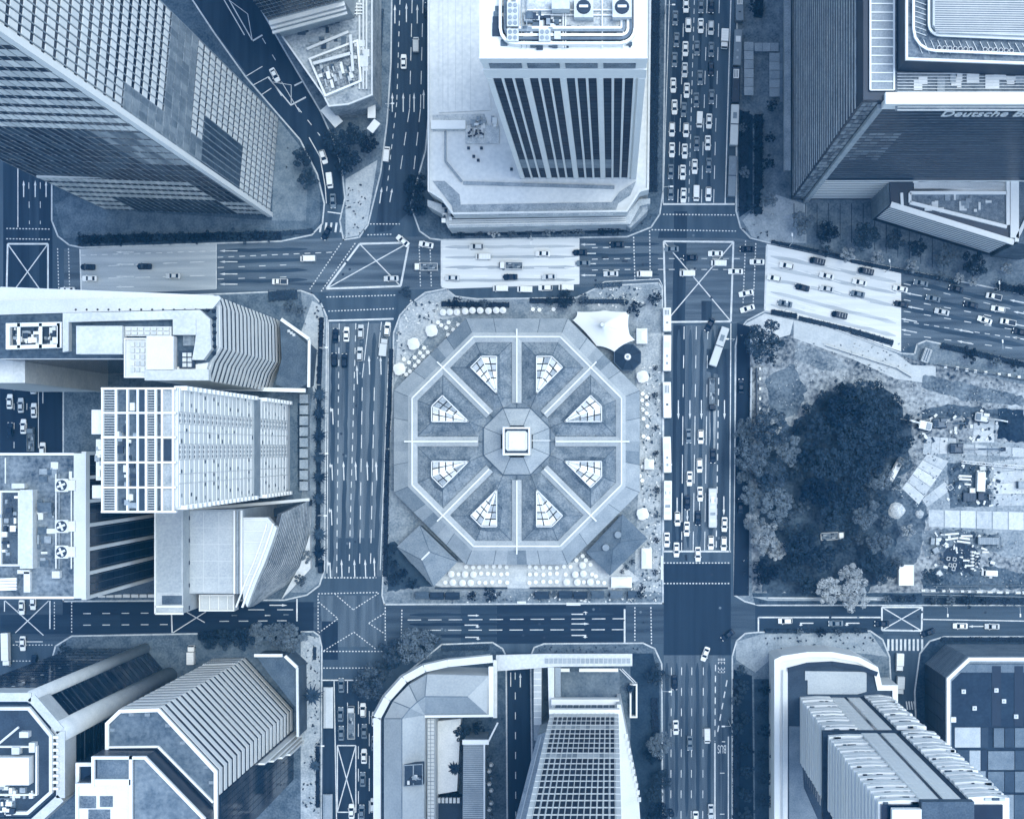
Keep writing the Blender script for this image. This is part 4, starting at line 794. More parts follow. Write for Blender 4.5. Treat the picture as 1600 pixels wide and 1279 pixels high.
# ---- 10 striped tower, lower left
b = thing('striped_tower', 'octagonal tower with alternating white and dark floor stripes, lower left', 'tower', P(385, 1040)); ZT = 86.5
rf = [(166, 1190), (166, 1128), (188, 1107), (250, 1105), (341, 1203), (341, 1340), (120, 1340), (120, 1190)]
bx = XY(rf, ZT); MB().prism(bx, .13, ZT).build('wall', glass(.08, .15), b)
SM = mat(.93, .04, .6, .2, 1.5)
for i in (1, 2, 3):
    p, q = bx[i], bx[i + 1]
    facade(b, 'floor_band', q, p, 1, ZT, 1, 19, SM, 1.012, .58, .1)
yk = P(0, 1242, ZT).y; E0, E1 = bx[4], (bx[4][0], yk)
facade(b, 'floor_band', E1, E0, 1, ZT, 1, 19, SM, 1.01, .58, .1)
facade(b, 'window', (bx[4][0], yk - 14), (bx[4][0], yk - .3), 2, ZT - 2, 8, 15, glass(.12, .1, 1.0), .94, .95, .15)
for k, t in enumerate((0.4, 1.6, 2.6, 3.6)): MB().box(E1[0] + .2, yk - .8 - t, .2, E1[0] + 2.0 + k * .4, yk - .3 - t, 46 - 9 * k).build('fin', WHITE, b)
facade(b, 'ribbed_panel', bx[3], bx[2], 1, 14, 16, 3, mat(.7, .08), .7, .7, .4)
z = ZT; slab(b, [(172, 1190), (172, 1131), (192, 1111), (246, 1109), (336, 1206), (336, 1340), (172, 1340)], z + .1, z, z + .1, mat(.38, .09, .9, .2, 1, bump=.2), 'roof_deck'); rim(b, bx, z, z + .9, .9, WHITE)
for x, y in ((205, 1116), (230, 1116), (262, 1133), (285, 1160), (322, 1198), (330, 1222), (175, 1140)): rbox(b, x - 4, y - 2.5, x + 4, y + 2.5, z + .1, .3, mat(.5, .06), 'roof_hatch')
dkp = [(168, 1166), (248, 1165), (334, 1252), (328, 1262), (300, 1258), (228, 1180), (168, 1177)]
slab(b, dkp, z + .2, z + .05, z + .25, mat(.10, .03), 'light_well'); 
for i in range(2): rbar(b, dkp[i], dkp[i + 1], z + .2, .5, .8, WHITE, 'well_rail')
lp = [(145, 1180), (229, 1180), (322, 1276), (322, 1340), (120, 1340), (120, 1222), (145, 1222)]; zz = ZT + 8
slab(b, lp, zz, z, zz, mat(.08, .03, .4), 'penthouse'); slab(b, [(121, 1223), (205, 1223), (205, 1340), (121, 1340)], zz + .05, zz, zz + .05, mat(.86, .05), 'penthouse_roof'); slab(b, [(210, 1185), (228, 1184), (316, 1276), (316, 1340), (210, 1340)], zz + .1, zz, zz + .12, mat(.44, .08, .9, .2, 1), 'penthouse_roof'); slab(b, [(152, 1184), (203, 1184), (203, 1218), (152, 1218)], zz + .15, zz, zz + .15, mat(.40, .08), 'penthouse_roof')
rim(b, XY(lp, zz), zz, zz + 1.0, .7, WHITE); rbar(b, (206, 1180), (206, 1300), zz, .8, 1.0, WHITE, 'divider'); rbar(b, (150, 1220), (206, 1220), zz, 1.4, 1.0, WHITE, 'divider')
for x0, y0, x1, y1 in ((122, 1243, 150, 1262), (156, 1243, 176, 1260), (138, 1264, 172, 1285)): rbox(b, x0, y0, x1, y1, zz + .02, .2, mat(.35, .15), 'opening')
slab(b, [(400, 1024), (447, 1024), (466, 1042), (467, 1150), (462, 1105), (420, 1052)], 12, .13, 12, mat(.32, .08), 'podium'); rbar(b, (446, 1024), (465, 1042), 12, .9, .8, WHITE, 'podium_parapet'); rbar(b, (465, 1042), (466, 1150), 12, .7, .8, PALE, 'podium_parapet'); rbar(b, (398, 1023), (442, 1023), 12, .9, .8, WHITE, 'podium_parapet')
# ---- 11 curved hip roofed block
b = thing('curved_hip_building', 'low building with curved pale hip roof wrapping a courtyard, bottom centre', 'building', P(620, 1150)); zE, zR = 16, 21
ou = [(600, 1330), (600, 1122), (614, 1095), (639, 1069), (667, 1053), (764, 1055)]; ri = [(628, 1330), (628, 1122), (641, 1106), (652, 1096), (664, 1087.5), (731, 1088)]; inn = [(662, 1330), (664, 1117), (664, 1117), (664, 1117), (664, 1117), (762, 1115.6)]
for i in range(5):
    for a_, b_, za, zb, t in ((ou, ri, zE, zR, .60 + .05 * (i % 3)), (ri, inn, zR, zE, .66 - .07 * (i % 2) - .1 * (i == 4))):
        q = [P(*a_[i], za), P(*a_[i + 1], za), P(*b_[i + 1], zb), P(*b_[i], zb)]
        if (q[2] - q[3]).length < .01: q = q[:3]
        MB().poly(q[::-1]).build('roof_panel', mat(t, .04, .7, .15, 1.5), b)
MB().poly([P(764, 1055, zE), P(762, 1115.6, zE), P(731, 1088, zR)][::-1]).build('roof_panel', mat(.70, .04, .7, .15, 1.5), b)
for i in range(5):
    MB().bar(P(*ri[i], zR - .1), P(*ri[i + 1], zR - .1), .3, .25).build('ridge_cap', mat(.45, .05), b)
    if 0 < i: MB().bar(P(*ou[i], zE), P(*ri[i], zR), .25, .15).build('hip_seam', mat(.45, .05), b)
wl = MB().prism(XY(ou, zE) + XY([inn[5], inn[1], inn[0]], zE), .13, zE - .1, top=False).build('wall', PALE, b)
o2 = [(590, 1330), (590, 1120), (606, 1090), (633, 1060), (664, 1043), (700, 1035), (770, 1028)]
for i in range(6): rbar(b, o2[i], o2[i + 1], 14, 2.2, 1.2, mat(.86, .06), 'cornice')
for i in range(1, 6): rbar(b, (o2[i][0] - 4, o2[i][1] - 3), (o2[i + 1][0] - 4, o2[i + 1][1] - 3), 10, 1.6, .8, mat(.6, .08), 'lower_cornice')
rbar(b, (768, 1040), (768, 1118), 15, 1.5, 1.5, WHITE, 'end_wall'); rbar(b, (774, 1030), (774, 1120), 12, 1.2, 1.0, PALE, 'end_wall'); rbar(b, (664, 1118), (764, 1117), 15.8, .7, .8, WHITE, 'eave')
slab(b, [(631, 1194), (661, 1192), (661, 1226), (631, 1228)], zR, zR - 3, zR + .1, mat(.2, .08), 'roof_well'); rim(b, XY([(631, 1194), (661, 1192), (661, 1226), (631, 1228)], zR), zR, zR + .5, .25, MIDT, 'well_kerb')
rbar(b, (646, 1194), (646, 1226), zR + .2, .3, .3, MIDT, 'well_bar'); litter(b, 634, 1212, 658, 1224, zR + .1, 8, .5, 1.3, [PALE, DARK, MIDT], 'machine', 101)
slab(b, [(667, 1122), (680, 1122), (680, 1330), (667, 1330)], 12, .13, 12, PALE, 'gallery')
for k in range(26): rbar(b, (668, 1124 + 6 * k), (679, 1124 + 6 * k), 12.02, .12, .25, MIDT, 'gallery_bar')
for x in (668, 673, 679): rbar(b, (x, 1122), (x, 1300), 12.05, .15, .3, MIDT, 'gallery_rail')
slab(b, [(684, 1126), (720, 1122), (714, 1235), (684, 1240)], 5, .13, 5, mat(.86, .1, .8, .3, 2), 'terrace'); rbar(b, (683, 1128), (683, 1240), 5, .6, 1.0, WHITE, 'terrace_wall')
slab(b, [(724, 1157), (757, 1157), (757, 1330), (722, 1330)], 14, .13, 14, mat(.50, .05), 'ribbed_wing')
for k in range(40): rbar(b, (724, 1164 + 3.2 * k), (756, 1164 + 3.2 * k), 14.02, .18, .2, mat(.66, .05), 'roof_rib')
rbar(b, (723, 1158), (764, 1158), 14.1, 1.4, 1.0, WHITE, 'wing_parapet'); rbar(b, (763, 1158), (778, 1128), 14, .5, .6, PALE, 'wing_parapet'); rbar(b, (757, 1160), (757, 1300), 14.1, .5, .8, PALE, 'wing_parapet')
for k in range(10): c = P(764 + (k % 2) * 3, 1185 + 10 * k, 8); MB().disc(c.x, c.y, 7, 8, .8, .5, 6).build('planter_shrub', mat(.72 if k % 3 else .3, .1), b)
slab(b, [(684, 1244), (722, 1244), (722, 1330), (684, 1330)], 4, .13, 4, mat(.14, .06), 'loading_deck'); 
for k in range(6): rbox(b, 684 + 6 * k, 1246, 688 + 6 * k, 1254, 4, 1.2, WHITE, 'crate_row')
# ---- 12 office tower, bottom centre, with bridge and terrace
b = thing('grid_tower', 'white gridded office tower leaning over the bottom edge', 'tower', P(915, 1110)); z0 = 14; ZT = 170
k0 = (H - z0) / F; X0, X1, Y0 = (863 - VX) * k0, (966 - VX) * k0, (VY - 1100) * k0
MB().box(X0, Y0 - 50, .13, X1, Y0, ZT).build('wall', mat(.86, .05, .7), b)
facade(b, 'window', (X1 - 1.0, Y0), (X0 + 1.0, Y0), 34, ZT, 13, 22, mat(.06, .05, .5, .05, .4, 0, .08, 0, .9, None, 'window_glass'), .84, .76, .06, lambda u, v, i, j: j in (2, 8))
facade(b, 'window', (X1 - 1.0, Y0), (X0 + 1.0, Y0), 34, ZT, 13, 22, mat(.62, .12, .4, .2, 1, rnd=.8), .84, .7, .06, lambda u, v, i, j: j not in (2, 8))
facade(b, 'mullion', (X1 - .6, Y0), (X0 + .6, Y0), 28, ZT, 14, 1, mat(.9, .04), .12, 1, .2)
facade(b, 'sill', (X1, Y0), (X0, Y0), 31, ZT - 3, 1, 22, mat(.9, .05), 1, .07, .1)
facade(b, 'louvre_window', (X1 - 1.0, Y0), (X0 + 1.0, Y0), 16, 26, 10, 1, mat(.34, .1), .85, .9, .3)
MB().box(X0 - .3, Y0 - .2, 26.5, X1 + .3, Y0 + 1.2, 29).build('string_course', WHITE, b); MB().box(X0 - .3, Y0 - .2, 11, X1 + .3, Y0 + 1.6, 14.5).build('string_course', WHITE, b)
slab(b, [(840, 1148), (864, 1140), (846, 1330), (790, 1330), (806, 1279)], 24, .13, 24, mat(.58, .08), 'west_wing')
for t in (.25, .55, .8): rbar(b, (840 + 22 * t, 1150), (795 + 40 * t, 1310), 24.1, .3, .3, mat(.75, .05), 'roof_seam')
rbar(b, (860, 1140), (815, 1330), 24, .8, 1.2, WHITE, 'wing_parapet')
slab(b, [(964, 1100), (970, 1100), (998, 1245), (1004, 1330), (970, 1330)], 20, .13, 20, mat(.82, .05), 'east_wing'); 
for k in range(10): rbox(b, 976 + k * 2.3, 1146 + 11 * k, 981 + k * 2.3, 1153 + 11 * k, 20, .5, WHITE if k % 2 else PALE, 'cornice_block')
slab(b, [(775, 1023), (850, 1021), (988, 1021), (988, 1040), (870, 1041), (775, 1048)], 10, 9, 10, WHITE, 'footbridge')
for k in range(19): rbox(b, 851 + 7.1 * k, 1028, 857 + 7.1 * k, 1036, 10, .15, mat(.6, .05), 'bridge_skylight')
slab(b, [(834, 1042), (846, 1042), (846, 1132), (834, 1132)], 8, .13, 8, mat(.70, .05), 'covered_walk')
for k in range(8): rbar(b, (834, 1050 + 10 * k), (846, 1050 + 10 * k), 8, .25, .2, WHITE, 'walk_rib')
slab(b, [(834, 1132), (846, 1132), (846, 1156), (834, 1156)], 7, .13, 7, MIDT, 'covered_walk'); slab(b, [(856, 1042), (866, 1042), (866, 1110), (858, 1130)], 11, .13, 11, PALE, 'side_wall'); slab(b, [(867, 1042), (876, 1042), (876, 1094), (867, 1094)], 10, .13, 10, mat(.55, .05), 'side_terrace')
slab(b, [(876, 1048), (968, 1048), (968, 1093), (876, 1093)], 1.0, .13, 1.0, mat(.42, .07, .8, .2, 1.4), 'terrace'); rbar(b, (905, 1046), (966, 1046), 8, 1.0, .6, WHITE, 'beam'); rbar(b, (876, 1046), (890, 1046), 8, 1.0, .6, WHITE, 'beam')
for q in ((968, 1044, 990, 1066), (972, 1044, 994, 1066)): rbar(b, q[:2], q[2:], 4, .25, .3, PALE, 'rail')
rim(b, XY([(984, 1068), (996, 1068), (996, 1121), (984, 1121)], 3), .13, 3, .5, WHITE, 'shaft_wall')
# ---- 13 tower with stacked balcony slabs, lower right
b = thing('balcony_tower', 'white tower of stacked curved balcony slabs, lower right', 'tower', P(1320, 1090)); zp = 15; ZT = 144
po = [(1210, 1340), (1210, 1030), (1222, 1024), (1262, 1018), (1300, 1018), (1342, 1026), (1372, 1042), (1378, 1070), (1403, 1070), (1403, 1130), (1420, 1340)]
slab(b, po, zp, .13, zp, mat(.9, .05, .7), 'podium_wall')
pi_ = [(1231, 1340), (1231, 1046), (1262, 1038), (1300, 1036), (1342, 1042), (1370, 1052), (1374, 1072), (1396, 1074), (1396, 1130), (1412, 1340)]
slab(b, pi_, zp + .1, zp, zp + .12, mat(.20, .08), 'podium_roof'); rim(b, XY(po, zp + 1), zp, zp + .9, 1.6, WHITE)
for i in range(1, 5): rbar(b, pi_[i], pi_[i + 1], zp + .15, 1.4, 1.0, mat(.12, .06), 'hedge_planter')
slab(b, [(1258, 1048), (1354, 1049), (1354, 1080), (1340, 1084), (1262, 1084), (1262, 1062), (1258, 1062)], zp + .6, zp + .1, zp + .6, mat(.66, .05, .8, .1, 2), 'terrace')
rbar(b, (1224, 1046), (1224, 1330), zp + 1, .4, .5, PALE, 'rail'); slab(b, [(1233, 1134), (1250, 1134), (1256, 1230), (1300, 1330), (1233, 1330)], zp + .3, zp + .1, zp + .3, mat(.48, .05), 'lower_terrace')
k0 = (H - zp) / F; gx = lambda x: (x - VX) * k0; gy = lambda y: (VY - y) * k0
cx0, cx1, cy = gx(1296), gx(1350), gy(1089)
MB().box(cx0, cy - 26, zp, cx1, cy, ZT).build('core_wall', mat(1, .0, .6), b)
for u0, u1 in ((.02, .40), (.52, .86)): facade(b, 'cladding_panel', (cx0 + (cx1 - cx0) * u1, cy), (cx0 + (cx1 - cx0) * u0, cy), zp + 1, ZT, 4, 30, mat(.98, .03, .5, .3, 1, rnd=.3), .96, .96, .1)
MB().box(cx0 + (cx1 - cx0) * .42, cy, zp, cx0 + (cx1 - cx0) * .49, cy + .12, ZT - 1).build('glass_slot', glass(.05), b); MB().box(cx0 + (cx1 - cx0) * .88, cy, zp, cx1, cy + .14, ZT - 1).build('planted_slot', mat(.12, .08, .9, 1, 4), b)
NF = 30; fh = (ZT - zp) / NF
for side in (0, 1):
    for k in range(NF):
        zz = zp + k * fh
        if k in (12,): continue
        if side == 0: x0, x1, y1, dep = gx(1250), cx0 - .05, gy(1087 + (2 if k > 12 else 0)), 20
        else: x0, x1, y1, dep = cx1 + .05, gx(1395 - (k < 12) * 4), gy(1083), 18
        r_ = random.Random(k * 2 + side); j_ = r_.uniform(-.25, .25); th = fh * r_.uniform(.5, .62)
        MB().prism([(x0 + r_.uniform(-.15, .15), y1 - dep), (x1, y1 - dep), (x1, y1 + j_ - (.1 if side == 0 else .5)), (x0 * .45 + x1 * .55, y1 + j_), (x0 + r_.uniform(-.15, .15), y1 + j_ - .35)], zz, zz + th, True).build('balcony', mat(.95, .05, .6, .3, 1, rnd=.4), b)
        for q_ in range(3):
            xx = x0 + (x1 - x0) * r_.uniform(.1, .85); MB().box(xx, y1 + j_ - .9, zz + th, xx + r_.uniform(.5, 1.6), y1 + j_ - .4, zz + th + .5).build('balcony_item', mat(r_.choice((.06, .3, .7)), .05), b)
    x0, x1 = (gx(1251) + .35, cx0 - .1) if side == 0 else (cx1 + .1, gx(1391) - .8)
    MB().box(x0, gy(1088) - 21, zp, x1, gy(1088) - .95, ZT - 1).build('glass_wall', glass(.10), b)
MB().box(cx0 - 10, cy - 24, zp + 12.1 * fh, cx1 + 8, cy + .35, zp + 12.75 * fh).build('sky_garden', mat(.16, .1, .9, .8, 3), b)
MB().box(cx0 - .3, cy - 24, ZT - 1, cx1 + .4, cy + .5, ZT + 1.5).build('roof_slab', mat(.3, .08), b)
MB().box(gx(1262), cy - 22, ZT + .2, cx0 - .4, cy - 1, ZT + 2).build('roof_block', mat(.9, .04), b)
facade(b, 'window', (gx(1250) + .75, gy(1110)), (gx(1250) + .75, gy(1210)), zp + 2, ZT - 2, 6, 30, glass(.12, .1, .9), .9, .5, .1)
# ---- 14 dark flat roofed block in the lower right corner
b = thing('dark_roof_building', 'dark flat roofed building with tiny white skylights in the lower right corner', 'building', P(1530, 1060)); ZT = 28
po = [(1478, 1340), (1478, 1058), (1512, 1026), (1720, 1026), (1720, 1340)]; slab(b, po, ZT, .13, ZT, mat(.50, .06), 'wall')
bx = XY(po, ZT)
facade(b, 'louvre', bx[3], bx[2], 1, ZT - 1, 1, 14, mat(.4, .06), 1, .6, .12); facade(b, 'louvre', bx[2], bx[1], 1, ZT - 1, 1, 14, mat(.45, .06), 1, .6, .12); facade(b, 'dark_panel', bx[1], bx[0], 1, ZT - 1, 12, 6, mat(.1, .04), .96, .96, .3)
rim(b, bx, ZT, ZT + 1.2, 1.0, WHITE); slab(b, [(1487, 1340), (1487, 1064), (1516, 1036), (1720, 1036), (1720, 1340)], ZT + .1, ZT, ZT + .1, mat(.14, .07, .9, .2, 1), 'roof_deck'); slab(b, [(1510, 1037), (1720, 1037), (1720, 1050), (1498, 1050)], ZT + .2, ZT, ZT + .2, mat(.4, .06), 'roof_walk')
for x, y in ((1506, 1080), (1557, 1078), (1569, 1095), (1523, 1106), (1588, 1119)): rbox(b, x - 3.2, y - 3.2, x + 3.2, y + 3.2, ZT + .1, .7, WHITE, 'skylight'); rbox(b, x - 1.2, y - 1.2, x + 1.2, y + 1.2, ZT + .8, .1, MIDT, 'skylight_cap')
rbox(b, 1486, 1120, 1494, 1128, ZT + .1, 1, PALE, 'roof_box')
for x0, y0, x1, y1, t in ((1492, 1136, 1533, 1168, .66), (1533, 1136, 1545, 1168, .2), (1553, 1137, 1570, 1168, .4), (1570, 1137, 1586, 1168, .2), (1586, 1137, 1620, 1168, .42), (1496, 1171, 1516, 1215, .22), (1515, 1172, 1533, 1204, .6), (1544, 1173, 1586, 1203, .45), (1533, 1171, 1544, 1300, .12), (1586, 1172, 1620, 1203, .25), (1544, 1205, 1570, 1237, .4), (1570, 1205, 1586, 1238, .22), (1586, 1205, 1620, 1238, .42), (1516, 1204, 1541, 1300, .5), (1562, 1241, 1585, 1300, .5), (1585, 1241, 1620, 1300, .3)): rbox(b, x0, y0, x1 - 1, y1 - 1, ZT + .1, .25 + (x0 % 7) * .05, mat(t, .05, .8, .3, 3), 'roof_panel')
for x in (1550, 1585): rbox(b, x, 1040, x + 14, 1134, ZT + .1, .15, mat(.09, .03), 'roof_panel')
# ------------------------------------------------------------------ octagonal market hall
b = thing('market_hall', 'octagonal market hall with grey ribbed roof and central clock tower', 'building', P(807, 690))
CX, CY = 807.5, 689.5
def O(r, deg, z): a = math.radians(deg); return P(CX + r * math.cos(a), CY - r * math.sin(a), z)
def V(ap, k, z): return O(ap / math.cos(math.radians(22.5)), 22.5 + 45 * k, z)
SEAM = mat(.33, .06, .8)
MB().prism([tuple(V(186, k, 6)[:2]) for k in range(8)], .13, 6.2, top=False).build('wall', mat(.6, .06), b)
rr = random.Random(11)
RT = [mat(t, .05, .8, .25, 2.2, stretch=None, bump=.1) for t in (.57, .59, .60, .61, .56)]
for k in range(8):
    a0, a1, i0, i1 = V(192, k - 1, 6), V(192, k, 6), V(170, k - 1, 9), V(170, k, 9); cuts = [0, .27, .40, .5, .60, .73, 1]
    for j in range(6):
        u, v = cuts[j], cuts[j + 1]; dark = (k, j) in ((3, 2), (3, 0), (1, 2), (0, 1), (5, 2), (6, 3), (5, 0))
        mid = .5 * (1 - abs(u + v - 1)) * 0
        MB().poly([a0.lerp(a1, u), a0.lerp(a1, v), i0.lerp(i1, v), i0.lerp(i1, u)]).build('eave_panel', mat(.48, .05, .8, .25, 2.2) if dark else rr.choice(RT), b)
    for u in (0, .27, .73): MB().bar(a0.lerp(a1, u) + Vector((0, 0, .02)), i0.lerp(i1, u) + Vector((0, 0, .02)), .14, .06).build('eave_seam', SEAM, b)
    r0, r1, n0, n1 = V(163.5, k - 1, 10.2), V(163.5, k, 10.2), V(155, k - 1, 9), V(155, k, 9)
    MB().poly([i0, i1, r1, r0]).build('ring_panel', mat(.68, .05, .8, .25, 2), b); MB().poly([r0, r1, n1, n0]).build('ring_panel', mat(.66, .05, .8, .25, 2), b)
    MB().bar(r0, r1, .42, .14).build('ridge_cap', mat(.92, .04), b)
    # spoke ridge
    g = 45 * k; c_, s_ = math.cos(math.radians(g)), math.sin(math.radians(g))
    def Q(r, t, z): return P(CX + r * c_ - t * s_, CY - r * s_ - t * c_, z)
    for sg in (1, -1):
        q = [Q(163, 0, 10.2), Q(60, 0, 10.2), Q(60, 7.5 * sg, 9.1), Q(158, 7.5 * sg, 9.1)]
        MB().poly(q if sg > 0 else q[::-1]).build('spoke_panel', mat(.67, .05, .8, .25, 2), b)
    MB().poly([Q(60, -7.5, 8.6), Q(60, 7.5, 8.6), Q(60, 7.5, 9.1), Q(60, 0, 10.2), Q(60, -7.5, 9.1)]).build('gable', mat(.4, .05), b)
    MB().bar(Q(176, 0, 10.3), Q(61, 0, 10.3), .42, .14).build('ridge_cap', mat(.92, .04), b)
    MB().bar(Q(60, 0, 9.0), Q(52, 0, 9.4), .2, .15).build('gutter', SEAM, b)
    # sector between spoke k and k+1
    def Z(r, t, kk, z): a = math.radians(45 * kk); return P(CX + r * math.cos(a) - t * math.sin(a), CY - r * math.sin(a) - t * math.cos(a), z)
    zb, zk = 8.7, 12.2
    s1, s2, vv, s3, s4 = Z(60, 7.5, k, zb), Z(156, 7.5, k, zb), V(156, k, zb), Z(156, -7.5, k + 1, zb), Z(60, -7.5, k + 1, zb)
    ce = V(52, k, zb + .2); h = 45 * k + 22.5
    ap, sa, ko, sb = O(81, h, zk), O(136, h - 9.3, zk), O(143.5, h, zk), O(136, h + 9.3, zk)
    for pl in ([s1, s2, sa, ap], [s2, vv, ko, sa], [vv, s3, sb, ko], [s3, s4, ap, sb], [s4, ce, ap], [ce, s1, ap]): MB().poly(pl).build('roof_panel', mat(.48 + rr.uniform(-.03, .03), .11, .85, .3, 1.8, stretch=None, bump=.12), b)
    for pl in ((s1, s2, sa, ap), (s2, vv, ko, sa), (vv, s3, sb, ko), (s3, s4, ap, sb)):
        u8 = Vector((0, 0, .04)); ft_ = rr.uniform(.12, .3); fo_ = rr.uniform(.12, .3); md_ = pl[2].lerp(pl[3], .5).lerp(pl[1].lerp(pl[0], .5), rr.uniform(.1, .4))
        MB().poly([pl[2] + u8, pl[3] + u8, pl[3].lerp(pl[0], ft_) + u8, md_ + u8, pl[2].lerp(pl[1], fo_) + u8]).build('stained_strip', mat(.38, .12, .85, .4, 2.0), b)
        for q_ in range(1, 6): MB().bar(pl[0].lerp(pl[1], q_ / 6) + u8, pl[3].lerp(pl[2], q_ / 6) + u8, .06, .05).build('sheet_seam', mat(.40, .05), b)
    MB().poly([s1, ce, V(52, k - 1, zb + .2), Z(60, -7.5, k, zb)][::-1]).build('valley_panel', mat(.46, .08), b)
    for p, q in ((s2, sa), (vv, ko), (s3, sb), (ce, ap)): MB().bar(p, q, .16, .1).build('hip_seam', SEAM, b)
    up = Vector((0, 0, .9)); K = [ap + up, sa + up, ko + up, sb + up]
    kb = MB()
    for i in range(4): A_, B_ = (ap, sa, ko, sb)[i], (ap, sa, ko, sb)[(i + 1) % 4]; kb.poly([A_, B_, B_ + up, A_ + up])
    sk = kb.build('skylight', mat(.8, .05), b)
    for A_, B_ in ((K[0], K[1]), (K[1], K[2]), (K[2], K[3]), (K[3], K[0]), (K[0], K[2])): MB().bar(A_, B_, .28, .18).build('glazing_frame', mat(.93, .03), sk)
    for e0, e1 in ((K[1], K[2]), (K[2], K[3])):
        ts = [.12, .42, .62, .8, .985]
        for j in range(4):
            for m_ in range(2):
                c0, c1 = m_ * .5 + .04, m_ * .5 + .46; f = lambda t, u: K[0].lerp(e0.lerp(e1, u), t)
                t0, t1 = ts[j] + .015, ts[j + 1] - .015
                MB().poly([f(t0, c0), f(t1, c0), f(t1, c1), f(t0, c1)]).build('pane', mat(rr.choice((.55, .68, .76, .84, .9, .92)) + (.08 if k in (2,) else 0), .1, .3, .5, 3), sk)
for k in range(8):
    a0, a1 = V(52, k - 1, 9.4), V(52, k, 9.4); i0, i1 = V(25, k - 1, 12.5), V(25, k, 12.5)
    MB().poly([a0, a1, i1, i0]).build('cupola_panel', mat(.60 + .02 * (k % 3), .05, .8, .25, 2), b); MB().bar(a0, a1, .3, .25).build('cupola_gutter', SEAM, b); MB().bar(a0, i0, .14, .08).build('hip_seam', SEAM, b)
t0 = [(785.5, 667), (828.5, 667), (828.5, 711), (785.5, 711)]; zt = 20
slab(b, t0, zt, 9, zt, mat(.9, .04), 'clock_tower'); slab(b, [(789, 670), (825, 670), (825, 707.5), (789, 707.5)], zt + .1, zt, zt + .15, mat(.12, .04), 'tower_gutter')
slab(b, [(793, 673), (821, 673), (824, 676), (824, 701), (821, 704), (793, 704), (790, 701), (790, 676)], zt + .6, zt + .1, zt + .6, mat(.8, .05), 'tower_ring'); slab(b, [(795, 675), (820, 675), (820, 702), (795, 702)], zt + 1.2, zt + .5, zt + 1.2, mat(.95, .12, .8, .6, 3), 'tower_cap'); rbar(b, (829, 688), (860, 688), 13.2, .2, .15, WHITE, 'ridge_cap')
rim(b, XY([(785.5, 667), (828.5, 667), (828.5, 711), (785.5, 711)], zt), zt, zt + .5, .5, WHITE, 'tower_parapet')
def hip(name, label, c, inset, z0, z1, t, seed):
    o = thing(name, label, 'pavilion', P(sum(p[0] for p in c) / 4, sum(p[1] for p in c) / 4))
    q = [P(x, y, z0) for x, y in c]; e0, e1 = q[0].lerp(q[3], .5), q[1].lerp(q[2], .5); up = Vector((0, 0, z1 - z0)); r0, r1 = e0.lerp(e1, inset) + up, e0.lerp(e1, 1 - inset) + up
    for pl in ([q[0], q[1], r1, r0], [q[2], q[3], r0, r1], [q[3], q[0], r0], [q[1], q[2], r1]): MB().poly(pl).build('roof_panel', mat(t, .06, .8, .25, 2.2), o)
    MB().bar(r0 + Vector((0, 0, -.05)), r1 + Vector((0, 0, -.05)), .5, .25).build('ridge_cap', mat(.85, .05) if seed else SEAM, o)
    for p, r_ in ((q[0], r0), (q[1], r1), (q[2], r1), (q[3], r0)): MB().bar(p, r_, .16, .1).build('hip_seam', SEAM, o)
    MB().prism([(v.x * .97 + ORG[o].x * .03, v.y * .97 + ORG[o].y * .03) for v in q], .13, z0 - .1, top=False).build('wall', mat(.45, .06), o)
    return o
hip('hip_pavilion', 'square hip roofed pavilion with white ridge at the lower left of the hall', [(620, 854), (656, 820), (715, 877), (677, 916)], .33, 5, 8, .50, 1)
o = hip('hip_pavilion', 'square hip roofed pavilion with two round vents at the lower right of the hall', [(916, 862), (972, 803), (1012, 841), (953, 899)], .40, 5, 7.6, .40, 0)
for x, y in ((965.5, 835), (946.5, 855)): c = P(x, y, 7.6); MB().disc(c.x, c.y, 6.4, 8.2, 1.15, 1.05, 16).build('roof_vent', mat(.52, .04), o)
o = thing('octagon_kiosk', 'small dark octagonal kiosk with white finial ring beside the tent', 'kiosk', P(980.5, 558.6)); c = P(980.5, 558, 4)
w8 = lambda r: [(c.x + r * math.cos(math.radians(22.5 + 45 * k)), c.y + r * math.sin(math.radians(22.5 + 45 * k))) for k in range(8)]
for k in range(8): p, q = w8(4.4), w8(.8); MB().poly([(*p[k], 4), (*p[(k + 1) % 8], 4), (*q[(k + 1) % 8], 6), (*q[k], 6)]).build('roof_panel', mat(.15 + .02 * (k % 3), .04, .8, .4, 3), o); MB().bar((*p[k], 4), (*q[k], 6), .12, .1).build('hip_seam', mat(.08), o); MB().bar((*p[k], 3.9), (*p[(k + 1) % 8], 3.9), .3, .3).build('eave', mat(.3), o)
MB().disc(c.x, c.y, 5.9, 6.7, 1.1, .9, 14).build('finial', WHITE, o); MB().disc(c.x, c.y, 6.7, 6.9, .5, .4, 10).build('finial_cap', MIDT, o); MB().prism(w8(3.9), .13, 3.9, top=False).build('wall', MIDT, o)
